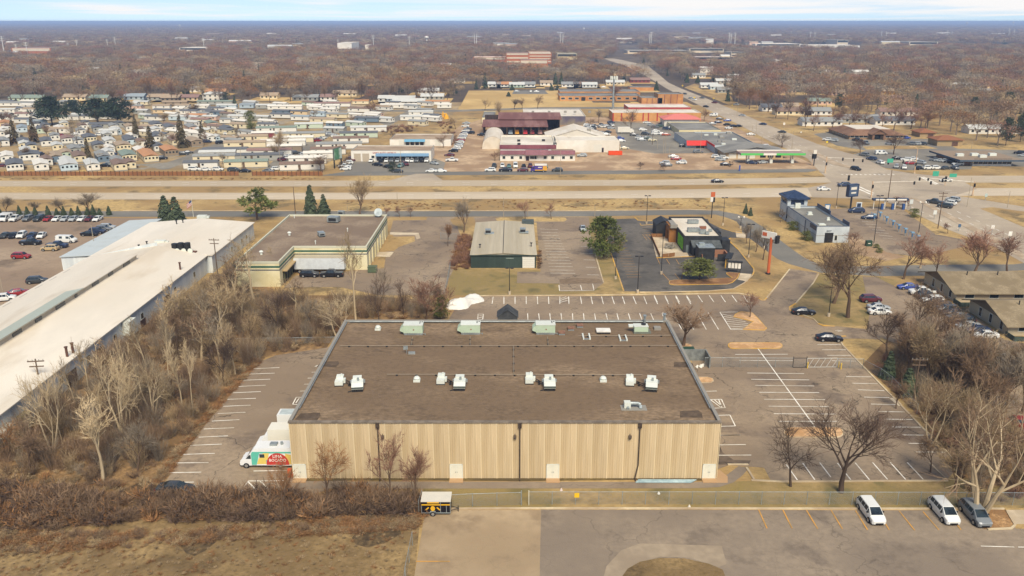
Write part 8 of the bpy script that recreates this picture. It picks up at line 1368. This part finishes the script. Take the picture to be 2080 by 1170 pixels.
# traffic signals
PEA = mat('peach_signal_pole', ['cfae8c', 'c3a17f'], rough=.5)
def signal(xb, yb, yt, arm, label, heads, ylamp=None, rz=0):
    q = P(xb, yb); h = hgt(yb, yt); e = tag(empty('traffic_signal', q, rz), label, 'traffic light', 'traffic signals at the junction'); mb = MB(); mb.tube((0, 0, 0), (0, 0, h), .24, .17, 8); mb.build('pole', PEA, e); mb = MB(); mb.tube((0, 0, 0), (0, 0, .5), .45, n=8); mb.build('base', CONC, e)
    if arm: mb = MB(); mb.tube((0, 0, h-.4), (arm[0], arm[1], h+.1), .13, .08, 7); mb.build('mast_arm', mat('pale_mast_arm', ['d3cbbd']), e)
    for t, z in heads:
        x, y = (arm[0]*t, arm[1]*t) if t and arm else (0, -.4); z = h-.6 if z is None else z; mb = MB(); mb.box(x-.25, y-.2, z-.6, x+.25, y+.2, z+.6); mb.build('signal_head', TRIM, e)
    if ylamp: zz = hgt(yb, ylamp); mb = MB(); mb.tube((0, 0, h), (0, 0, zz-1), .14, .1, 7); mb.tube((0, 0, zz-1), (-1.2, 0, zz), .09); mb.tube((-1.2, 0, zz), (-3.6, 0, zz), .08, .12); mb.build('lamp_arm', PEA, e)
    return e
signal(1769, 402, 368, (21, 0), 'traffic signal with long mast arm at the car wash corner', ((.7, None), (.98, None), (0, 4.2)))
e = signal(1857, 353, 324, (-16, -6), 'curved lamp and signal pole before the dealer lot', ((.85, None), (.4, None), (0, 4)), 298); mb = MB(); mb.box(-14.6, -6.2, 5.6, -12.2, -6.0, 7.2); mb.build('street_sign', plain('3f9e84'), e)
e = signal(1975, 398, 368, (-17, 8), 'traffic signal with two green street signs at the right corner', ((.95, None), (.8, None), (.55, None), (0, 4))); mb = MB(); mb.box(-7.6, 3.3, 6.2, -5.0, 3.4, 7.5); mb.box(-12.6, 5.6, 6.2, -10.4, 5.7, 8); mb.build('street_sign', plain('3f9e84'), e)
e = signal(1676, 352, 318, (12, -7), 'traffic signal mast near the petrol station corner', ((.45, None), (.75, None), (1, None), (0, 4)))
for x, yb, yt, l in ((1649, 336, 312, 'signal post right of the petrol canopy'), (1722, 377, 355, 'signal post on the median nose'), (1919, 377, 357, 'signal post on the right median nose')): q = P(x, yb); h = hgt(yb, yt); e = tag(empty('traffic_signal', q), l, 'traffic light', 'traffic signals at the junction'); mb = MB(); mb.tube((0, 0, 0), (0, 0, h), .13, n=7); mb.build('pole', PEA, e); mb = MB(); mb.box(-.35, -.3, h-2.2, .35, .1, h-.2); mb.build('signal_head', TRIM, e)
# price sign, flag pole, lattice: cell mast, billboards
q = P(1649, 338); h = hgt(338, 306); e = tag(empty('price_sign', (q.x+1.5, q.y+2, 0)), 'tall slim fuel price sign on a dark post', 'sign'); mb = MB(); mb.tube((0, 0, 0), (0, 0, h*.5), .2); mb.build('post', DARKM, e); mb = MB(); mb.box(-.8, -.2, h*.45, .8, .2, h*.75); mb.build('price_panel', TRIM, e); mb = MB(); mb.box(-.7, -.2, h*.751, .7, .2, h); mb.build('sign_panel', WHITEP, e)
q = P(393, 441); h = hgt(441, 404); e = tag(empty('flag_pole', q), 'flag pole with striped flag at the end of white shed', 'flag'); mb = MB(); mb.tube((0, 0, 0), (0, 0, h), .08, .04, 7); mb.build('pole', PALEM, e); mb = MB()
for k in range(7):
    for j in range(4): zt = h-.3-k*.24; x0, x1 = -.08-j*.42, -.08-(j+1)*.42; y0, y1 = .15*math.sin(j*1.5), .15*math.sin((j+1)*1.5); d0, d1 = j*.35, (j+1)*.35; mb.quad((x0, y0, zt-d0), (x1, y1, zt-d1), (x1, y1, zt-d1-.24), (x0, y0, zt-d0-.24), 2 if (k < 3 and j < 2) else k % 2)
mb.build('flag', [plain('a3414a'), WHITEP, plain('3c4874')], e)
q = P(1245, 222); h = hgt(222, 160); e = tag(empty('cell_tower', q), 'tall grey monopole cell tower behind the orange store', 'tower'); mb = MB(); mb.tube((0, 0, 0), (0, 0, h), .9, .5, 10); mb.build('mast', STEEL, e); mb = MB(); mb.tube((0, 0, h-.3), (0, 0, h), 2.0, n=10); mb.build('platform', STEEL, e)
for k in range(9): a = k*.698; mb = MB(); x, y = 2.4*math.cos(a), 2.4*math.sin(a); mb.box(x-.3, y-.2, h-1, x+.3, y+.2, h+1.8); mb.build('antenna', PALEM, e)
q = P(688, 340); h = hgt(340, 300); e = tag(empty('billboard', (q.x, q.y, 0), R(72)), 'green billboard seen edge on beside the auto shop', 'billboard'); mb = MB(); mb.tube((-3, .3, 0), (-3, .3, h-5), .3); mb.tube((3, .3, 0), (3, .3, h-5), .3); mb.build('post', DARKM, e); mb = MB(); mb.box(-3.4, 0, h-5, 3.4, .5, h); mb.build('panel', mat('billboard_back', ['59605a']), e); mb = MB(); mb.box(-3.2, -.05, h-4.8, 3.2, -.002, h-.3); mb.build('poster', mat('green_poster', ['4a7a56', '6b9473', 'b9c3b9'], scale=.3, big=.2), e)
q = P(1502, 347.5); h = hgt(352, 340); mb = MB(); mb.box(-.3, -.1, 0, .3, .1, h); tag(mb.build('banner_sign', plain('3a4f94'), None, q), 'narrow blue banner sign at the frontage road edge', 'sign')
for x, yb, yt, c, l in ((1386, 180, 172, 'd3b32c', 'yellow warning sign beside the school'), (1449, 206, 198, 'd3b32c', 'yellow warning sign at mid avenue'), (1410, 206, 196, 'd3b32c', 'yellow warning sign opposite the school hall'), (1679, 297, 286, 'e0c322', 'big yellow warning sign beside the clinic lawn'), (1487, 218, 212, 'd3b32c', 'yellow warning sign by the avenue woods'), (1592, 260, 249, 'd9d4cc', 'white post sign on the avenue verge'), (1627, 270, 267, 'd9d4cc', 'white disc sign on the verge below the houses'), (2014, 476, 457, 'd5d2cb', 'white road sign on the paver median'), (2049, 490, 470, 'dcd9d2', 'white sign beside the rightmost reddish tree'), (1849, 425, 405, 'bfc3c1', 'grey street sign at the vacuum corner'), (1897, 446, 427, 'c9cbc7', 'pale panel sign beside the avenue'), (1947, 470, 455, '44607f', 'dark blue sign by the small reddish tree'), (2001, 408, 393, 'a9b8b4', 'pale green back of a road sign right of junction'), (1452, 505, 497, 'd5d2cb', 'small white sign at the restaurant bay')):
    q = P(x, yb); h = hgt(yb, yt); e = tag(empty('road_sign', q), l, 'sign', 'road signs'); mb = MB(); mb.tube((0, 0, 0), (0, 0, h-.2), .07); mb.build('post', STEEL, e); mb = MB(); s = max(.45, h*.22)
    if 'warning' in l: mb.add([(0, -.1, h-2*s), (s, -.1, h-s), (0, -.1, h), (-s, -.1, h-s), (0, -.05, h-2*s), (s, -.05, h-s), (0, -.05, h), (-s, -.05, h-s)], ((0, 1, 2, 3), (7, 6, 5, 4), (0, 4, 5, 1), (1, 5, 6, 2), (2, 6, 7, 3), (3, 7, 4, 0)))
    else: mb.box(-s*.8, -.12, h-2*s, s*.8, -.075, h)
    mb.build('sign_face', plain(c), e)
q = P(900, 241); mb = MB()
for s in (-2.2, 2.2): mb.tube((s, 0, 0), (s, 0, 2), 1.8, 1.2, 8); mb.tube((s, 0, 2), (s, 0, 3.2), 1.0, .3, 8)
mb.tube((0, 0, 1), (0, 0, 4.5), .7, .3, 7); mb.tube((-2.2, 0, 2.5), (2.2, 0, 3.2), .4)
tag(mb.build('inflatable_slide', plain('d9a021'), None, q), 'yellow inflatable playground in the dry field behind the park', 'playground')
# pylons, water towers
for x, yb, yt in ((10, 116, 73), (36, 118, 90), (57, 118, 85), (140, 106, 87), (158, 106, 81), (220, 104, 80), (236, 103, 75), (415, 103, 77), (13, 100, 88), (687, 98, 80), (759, 103, 71), (832, 102, 73), (964, 100, 68), (968, 100, 68), (1138, 95, 68), (1143, 95, 68), (1319, 95, 70), (1322, 95, 65), (1480, 94, 66), (1484, 94, 68), (1492, 94, 66), (1645, 84, 64), (1654, 84, 65), (1789, 82, 63), (1799, 82, 64), (1923, 78, 61), (1932, 78, 64), (2048, 78, 57), (2058, 78, 61)):
    q = P(x, yb); h = hgt(yb, yt); s = h/35; e = auto(empty('power_pylon', q), 'white steel power pylon', 'above far woods ' + ('left of the white block' if x < 686 else 'behind the hospital' if x < 1330 else 'toward the right'), 'pylon', 'power pylons'); mb = MB(); mb.tube((0, 0, 0), (0, 0, h), 1.0*s, .45*s, 7); mb.build('mast', mat('white_pylon_paint', ['cfcdc8']), e); mb = MB()
    for k in (.97, .88, .79): mb.box(-4.5*s, -.25, h*k-.4, 4.5*s, .25, h*k)
    mb.build('crossarm', mat('white_pylon_paint', ['cfcdc8']), e)
for x, yb, yt, l in ((366, 60, 50, 'white water tower on the left horizon'), (867, 92, 73, 'white standpipe tower above the far woods'), (1186, 66, 56, 'tiny white tower far behind the hospital'), (1963, 55, 45, 'white water tower on the right horizon'), (2057, 54, 44, 'white water tower at the far right horizon')):
    q = P(x, yb); h = hgt(yb, yt); e = tag(empty('water_tower', q), l, 'water tower'); mb = MB(); r = h*.09; mb.tube((0, 0, 0), (0, 0, h*.7), r*.9, n=10); mb.build('stem', WHITEP, e); mb = MB(); mb.tube((0, 0, h*.66), (0, 0, h*.78), r, r*2.6, 12); mb.tube((0, 0, h*.78), (0, 0, h*.92), r*2.6, n=12); mb.tube((0, 0, h*.92), (0, 0, h), r*2.6, r*.5, 12); mb.build('tank', WHITEP, e)
from mathutils import noise as nz
# ---------------------------------------------------------------- brush, woodland masses, haze
def scatter(name, protos, pts, mats):
    """ONE mass object: prototype meshes and scatter points share its mesh, geometry nodes put a prototype at every point"""
    V, Fc, MI, kd, rot, scl = [], [], [], [], [], []
    for k, (mb, ms) in enumerate(protos):
        o = len(V); V += mb.v; Fc += [tuple(i+o for i in f) for f in mb.f]; MI += [ms[i] for i in mb.m]; kd += [k]*len(mb.v); rot += [(0, 0, 0)]*len(mb.v); scl += [(1, 1, 1)]*len(mb.v)
    for k, p, rz, s in pts: V.append(p); kd.append(100+k); rot.append((0, 0, rz)); scl.append(s)
    me = bpy.data.meshes.new(name); me.from_pydata(V, [], Fc)
    for m in mats: me.materials.append(m)
    me.polygons.foreach_set('material_index', MI)
    a = me.attributes.new('kind', 'INT', 'POINT'); a.data.foreach_set('value', kd)
    a = me.attributes.new('turn', 'FLOAT_VECTOR', 'POINT'); a.data.foreach_set('vector', [c for r in rot for c in r])
    a = me.attributes.new('size', 'FLOAT_VECTOR', 'POINT'); a.data.foreach_set('vector', [c for r in scl for c in r])
    o = put(me, name, kind='stuff'); g = bpy.data.node_groups.new(name, 'GeometryNodeTree'); N, L = g.nodes, g.links
    g.interface.new_socket('Geometry', in_out='INPUT', socket_type='NodeSocketGeometry'); g.interface.new_socket('Geometry', in_out='OUTPUT', socket_type='NodeSocketGeometry')
    gi, go = N.new('NodeGroupInput'), N.new('NodeGroupOutput'); J = N.new('GeometryNodeJoinGeometry')
    def attr(nm, t): n = N.new('GeometryNodeInputNamedAttribute'); n.data_type = t; n.inputs['Name'].default_value = nm; return n.outputs['Attribute']
    kk, tt, ss = attr('kind', 'INT'), attr('turn', 'FLOAT_VECTOR'), attr('size', 'FLOAT_VECTOR')
    def sel(v):
        c = N.new('FunctionNodeCompare'); c.data_type = 'INT'; c.operation = 'EQUAL'; L.new(kk, c.inputs[2]); c.inputs[3].default_value = v
        s = N.new('GeometryNodeSeparateGeometry'); L.new(gi.outputs[0], s.inputs[0]); L.new(c.outputs[0], s.inputs['Selection']); return s.outputs[0]
    for k in range(len(protos)):
        i = N.new('GeometryNodeInstanceOnPoints'); L.new(sel(100+k), i.inputs['Points']); L.new(sel(k), i.inputs['Instance']); L.new(tt, i.inputs['Rotation']); L.new(ss, i.inputs['Scale']); L.new(i.outputs[0], J.inputs[0])
    L.new(J.outputs[0], go.inputs[0]); md = o.modifiers.new('scatter', 'NODES'); md.node_group = g; return o
def merged(T, C):
    m = MB(); m.v = list(T.v)+list(C.v); m.f = list(T.f)+[tuple(i+len(T.v) for i in f) for f in C.f]; m.m = [0]*len(T.f)+[1]*len(C.f); return m
# where no wood may stand
def gp(px): return [tuple(P(x, y).xy) for x, y in px]
WOODS_R = gp([(1398, 166), (1420, 158), (1484, 188), (1492, 214), (1560, 228), (1600, 212), (1700, 240), (1760, 232), (1850, 255), (1905, 272), (1960, 280), (1972, 302), (2200, 306), (2200, 100), (1300, 100), (1300, 140)])
WOODS_N = gp([(-900, 205), (300, 204), (700, 205), (930, 202), (948, 182), (1140, 177), (1290, 172), (1345, 160), (1290, 130), (1250, 120), (1250, 47.6), (-2000, 47.6)])
FARBAND = 1950.0
CLEAR = [gp(p) for p in ([(940, 200), (952, 182), (1140, 178), (1240, 176), (1240, 240), (930, 240)], [(1222, 124), (1225, 148), (1290, 165), (1300, 150), (1262, 132)], [(1222, 124), (1250, 116), (1270, 122), (1317, 132), (1342, 150), (1364, 168), (1340, 170), (1300, 152), (1264, 135)], [(1015, 150), (1020, 127), (1125, 126), (1128, 150)], [(950, 138), (1030, 137), (1030, 125), (955, 124)], [(1125, 136), (1180, 136), (1176, 119), (1125, 119)],
         [(1190, 128), (1250, 130), (1275, 140), (1250, 150), (1190, 138)], [(680, 114), (756, 114), (752, 101), (684, 101)], [(15, 122), (110, 122), (108, 110), (22, 110)], [(355, 116), (430, 116), (422, 103), (362, 103)], [(1520, 106), (1635, 106), (1626, 95), (1530, 95)], [(1630, 107), (1755, 107), (1746, 96), (1634, 96)], [(1265, 120), (1485, 120), (1470, 106), (1272, 106)], [(1400, 138), (1500, 138), (1490, 122), (1410, 122)], [(1835, 103), (1912, 103), (1906, 94), (1842, 94)], [(1480, 126), (1520, 126), (1514, 115), (1484, 115)])]
HOUSES = [(o.location.x, o.location.y) for o in COL.objects if o.parent is None and o.name.split('.')[0] in ('house', 'distant_building', 'school')]
HG = {}; mb = MB()
for x, y in HOUSES:
    if y > 600: mb.quad((x-7, y-17, .05), (x+25, y-17, .05), (x+25, y+16, .05), (x-7, y+16, .05))
mb.build('house_lawns', MATS['school_lawn'], kind='structure')
for x, y in HOUSES: [HG.setdefault((int(x//30), int(y//30)-k), []).append((x, y)) for k in range(4)]
def near_house(x, y):
    for i in (-1, 0, 1):
        for j in (-1, 0, 1):
            for hx, hy in HG.get((int(x//30)+i, int(y//30)+j), ()):
                if -4 < x-hx < 26 and -max(13, min(90, (hy-600)*.06)) < y-hy < 14: return True
    return False
def in_wood(x, y):
    if y < FARBAND*1.2 and not (inpoly(x, y, WOODS_N) or inpoly(x, y, WOODS_R)): return False
    return not any(inpoly(x, y, c) for c in CLEAR) and not near_house(x, y)
wr = random.Random(77); TR = []
def band(y0, y1, sp, jit=.9, side=.68):
    y = y0
    while y < y1:
        w = side*y+40; x = -w
        while x < w:
            px, py = x+wr.uniform(-jit, jit)*sp*.5, y+wr.uniform(-jit, jit)*sp*.5
            if in_wood(px, py): TR.append((px, py, sp))
            x += sp
        y += sp
band(430, 1000, 14); band(1000, 1950, 14.5); N1 = len(TR); band(1950, 4200, 20); band(4200, 9000, 42); band(9000, 22000, 110)
TR1 = sorted(TR[:N1], key=lambda t: t[1]); TCOL = ['brown', 'brown', 'red', 'grey', 'tan', 'grey', 'orange', 'brown']
def side_word(x, y):
    px, py = Q(x, y)
    for a, b in ((300, 'behind the back corner of the park at left'), (640, 'behind the white two storey house'), (950, 'behind the far right corner of the park'), (1140, 'beside the school field'), (1340, 'behind the brick school'), (1480, 'opposite the brick school hall'), (1560, 'along the avenue woods edge'), (1640, 'behind the brown roofed bungalow'), (1720, 'left of the clinic'), (1790, 'behind the clinic'), (1850, 'right behind the clinic'), (1905, 'behind the nearer tan garage'), (1955, 'behind the woodland edge garage'), (2020, 'left above the diner')):
        if px < a: return b
    return 'at the right edge above the diner'
nind = 0
INV = [t for t in TR1 if -30 < Q(t[0], t[1])[0] < 2110][:300-sum(o.name.startswith('bare_tree') for o in COL.objects)]; TRS = set(INV)
for (x, y, sp) in INV:
    ev = wr.random() < .08; h = wr.uniform(9, 16); w = h*wr.uniform(1.0, 1.45)
    if ev: k = wr.choice(['spruce0', 'big0', 'spruce1']); col = 'dark'; w = h*.5
    else: k = 'far%d' % wr.randrange(5); col = wr.choice(TCOL)
    e = empty('evergreen_tree' if ev else 'bare_tree', (x, y, 0), wr.uniform(0, 6.28), (w, w, h)); auto(e, ('dark evergreen' if ev else {'brown': 'brown', 'red': 'reddish', 'grey': 'grey', 'tan': 'tan', 'orange': 'orange brown'}[col] + ' bare tree'), side_word(x, y), 'tree', 'evergreens in the woods' if ev else 'bare trees of the woods')
    put(TM[k][0], 'trunk', e); put(TM[k][1], 'crown', e, mats={0: NEED['spruce'] if ev else TWIG[col]}); nind += 1
WM_ = [BARK['grey'], TWIG['brown'], TWIG['red'], TWIG['grey'], TWIG['tan'], TWIG['orange'], NEED['dark'], BARK['brown']]
pro = []
for k, mi in enumerate((1, 2, 3, 4, 5)): pro.append((merged(TM['far%d' % k][2], TM['far%d' % k][3]), (0, mi)))
T, C = spruce(88, 9, 9); pro.append((merged(T, C), (7, 6)))
CLUMP = [farbare(130+i, 260, .03, .13, .42, trunk=.18, lb=8) for i in range(4)]
for i, mi in enumerate((1, 3, 2, 4)): pro.append((merged(*CLUMP[i]), (0, mi)))
def stand(x, y, sc_=160.):
    v = nz.noise(Vector((x/sc_, y/sc_/1.5, 0)))+wr.gauss(0, .5); return 0 if v < -.4 else 1 if v < -.12 else 2 if v < .16 else 3 if v < .5 else 4
pts = []
for (x, y, sp) in TR1:
    if (x, y, sp) in TRS: continue
    h = wr.uniform(8.5, 17); w = h*wr.uniform(.95, 1.5)
    if wr.random() < .06: pts.append((5, (x, y, 0), wr.uniform(0, 6), (h*.5, h*.5, h)))
    else: pts.append((stand(x, y), (x, y, 0), wr.uniform(0, 6), (w, w, h)))
for (x, y, sp) in TR[N1:]:
    w = sp*wr.uniform(.9, 1.5); h = wr.uniform(9, 16)*(1 if sp < 30 else 1.15)
    if wr.random() < .04: pts.append((5, (x, y, 0), wr.uniform(0, 6), (w*.6, w*.6, h)))
    else: pts.append((6+stand(x, y, 700.) % 4, (x, y, 0), wr.uniform(0, 6), (w, w, h)))
scatter('woodland', pro, pts, WM_)
# brush and undergrowth
def bush(seed, n=70, w=.035, up=.9):
    r = random.Random(seed); m = MB()
    for i in range(n):
        a = r.uniform(0, 6.28); q = r.uniform(0, .22); d = Vector((math.cos(a)*r.uniform(.1, .9), math.sin(a)*r.uniform(.1, .9), up*r.uniform(.5, 1.2))).normalized(); p = Vector((math.cos(a)*q, math.sin(a)*q, 0)); L = r.uniform(.5, 1.0); sliver(m, p, d, L, w*1.4, r)
        for k in range(3): sliver(m, p+d*L*r.uniform(.35, .9), (d+perp(d, r)*.8).normalized(), L*.45, w, r)
    return m
BM = [TWIG[k] for k in ('brown', 'red', 'tan', 'dark', 'orange')]
bp = [(bush(200+i, 60 if i < 3 else 34, .03 if i < 3 else .05, .9 if i < 3 else .5), (j,)) for i, j in ((0, 0), (1, 1), (2, 2), (3, 4), (4, 3))]
bp.append((bush(209, 40, .05, 1.3), (2,)))
BM.append(TWIG['grey'])
for i, j in ((0, 0), (1, 5), (2, 2)): bp.append((bush(220+i, 60, .013, 1.5), (j,)))
pts = []; br = random.Random(31)
def fill(px, n, ks, s0, s1, z0=.8, z1=1.2, patch=0):
    poly = gp(px); xs = [p[0] for p in poly]; ys = [p[1] for p in poly]; c = 0; t = 0
    while c < n and t < n*30:
        t += 1; x, y = br.uniform(min(xs), max(xs)), br.uniform(min(ys), max(ys))
        if not inpoly(x, y, poly): continue
        nv = nz.noise(Vector((x/7, y/4, 3)))
        if patch and nv < -.22 and br.random() < .8: continue
        s = br.uniform(s0, s1)*(1+.55*nv*patch); pts.append((br.choice(ks), (x, y, 0), br.uniform(0, 6.28), (s, s, s*br.uniform(z0, z1)))); c += 1
HEDGE = [(-300, 1075), (-300, 985), (0, 992), (100, 1004), (210, 1008), (330, 1008), (560, 1008), (600, 1008), (700, 1002), (850, 1008), (852, 1040), (760, 1048), (600, 1055), (420, 1064), (250, 1060), (100, 1080), (0, 1075)]
fill(HEDGE, 1250, (0, 4, 3, 4, 0), .5, 2.3, patch=1); fill([(172, 965), (215, 890), (285, 835), (350, 765), (410, 748), (428, 765), (365, 815), (262, 900), (185, 985)], 130, (0, 4, 2), .7, 1.7, .5, .9); fill([(-300, 1090), (0, 1085), (420, 1075), (860, 1045), (850, 1075), (600, 1090), (300, 1110), (0, 1130), (-300, 1140)], 800, (2, 3, 3, 0), .5, 1.2, .4, .8)
fill([(-100, 1000), (0, 890), (170, 760), (330, 650), (440, 570), (560, 605), (880, 612), (905, 645), (700, 650), (664, 702), (540, 722), (470, 790), (400, 870), (330, 980), (300, 1000)], 1000, (0, 2, 2, 3, 5), .6, 1.6, .5, 1.0)
fill([(330, 985), (366, 930), (410, 868), (460, 808), (530, 735), (520, 730), (450, 800), (395, 868), (345, 930), (300, 990)], 260, (2, 3, 3), .5, 1.2, .3, .6)
fill([(1775, 745), (1850, 680), (1960, 700), (2060, 760), (1985, 850), (2200, 910), (2200, 1020), (1980, 1020), (1890, 880)], 420, (0, 1, 2, 4), .8, 2.2, .5, 1.1)
fill([(915, 545), (925, 500), (938, 478), (958, 480), (955, 545), (930, 552)], 160, (1, 3, 1), .7, 1.6); fill([(1093, 520), (1097, 500), (1098, 545), (1093, 546)], 30, (3, 4), .5, .9); fill([(890, 250), (912, 245), (935, 290), (915, 300)], 50, (0, 1), 1, 2.2); fill([(845, 254), (880, 236), (884, 240), (850, 258)], 50, (1, 3), 1, 2)
fill([(690, 340), (712, 318), (716, 322), (697, 345)], 40, (0, 4), 1, 2.4); fill([(-200, 362), (680, 362), (680, 365), (-200, 365)], 130, (2, 3), .6, 1.1, .4, .7); fill([(700, 408), (1440, 407), (1440, 424), (700, 426)], 200, (2, 3), .5, 1.0, .4, .7); fill([(640, 1060), (850, 1045), (850, 1075), (650, 1085)], 200, (3, 2), .5, 1.0, .3, .6)
fill([(1478, 330), (1488, 326), (1490, 336), (1480, 340)], 8, (0,), .6, 1); fill([(770, 260), (850, 254), (836, 268), (780, 272)], 60, (1, 4), 1, 2)
fill([(0, 1070), (-200, 1180), (800, 1180), (845, 1075), (600, 1085), (300, 1105)], 600, (2, 5, 3), .25, .55, .4, .8)
fill([(-60, 960), (60, 860), (170, 760), (330, 650), (440, 572), (560, 612), (880, 620), (900, 645), (700, 650), (664, 700), (540, 718), (460, 785), (400, 855), (330, 950), (280, 985)], 620, (6, 7, 6, 8), 1.6, 3.0, 1.2, 2.0)
fill([(1800, 745), (1860, 680), (1960, 700), (2050, 760), (1985, 850), (2100, 910), (2100, 1000), (1980, 1000), (1890, 870)], 170, (6, 7, 8), 1.6, 2.8, 1.2, 2.0)
scatter('undergrowth', bp, pts, BM)
# hazy air round camera and scene
mb = MB(); mb.box(-29000, -400, -1.2, 29000, FARG-200, 62.5); hz = mb.build('haze', [], kind='stuff')
hm = bpy.data.materials.new('haze_air'); hm.use_nodes = True; t = hm.node_tree; t.nodes.clear(); o_ = t.nodes.new('ShaderNodeOutputMaterial'); pv = t.nodes.new('ShaderNodeVolumePrincipled'); pv.inputs['Color'].default_value = (.53, .69, .97, 1); pv.inputs['Density'].default_value = 1.5e-4; pv.inputs['Anisotropy'].default_value = .0
t.links.new(pv.outputs[0], o_.inputs['Volume']); hz.data.materials.append(hm)
finish_labels()
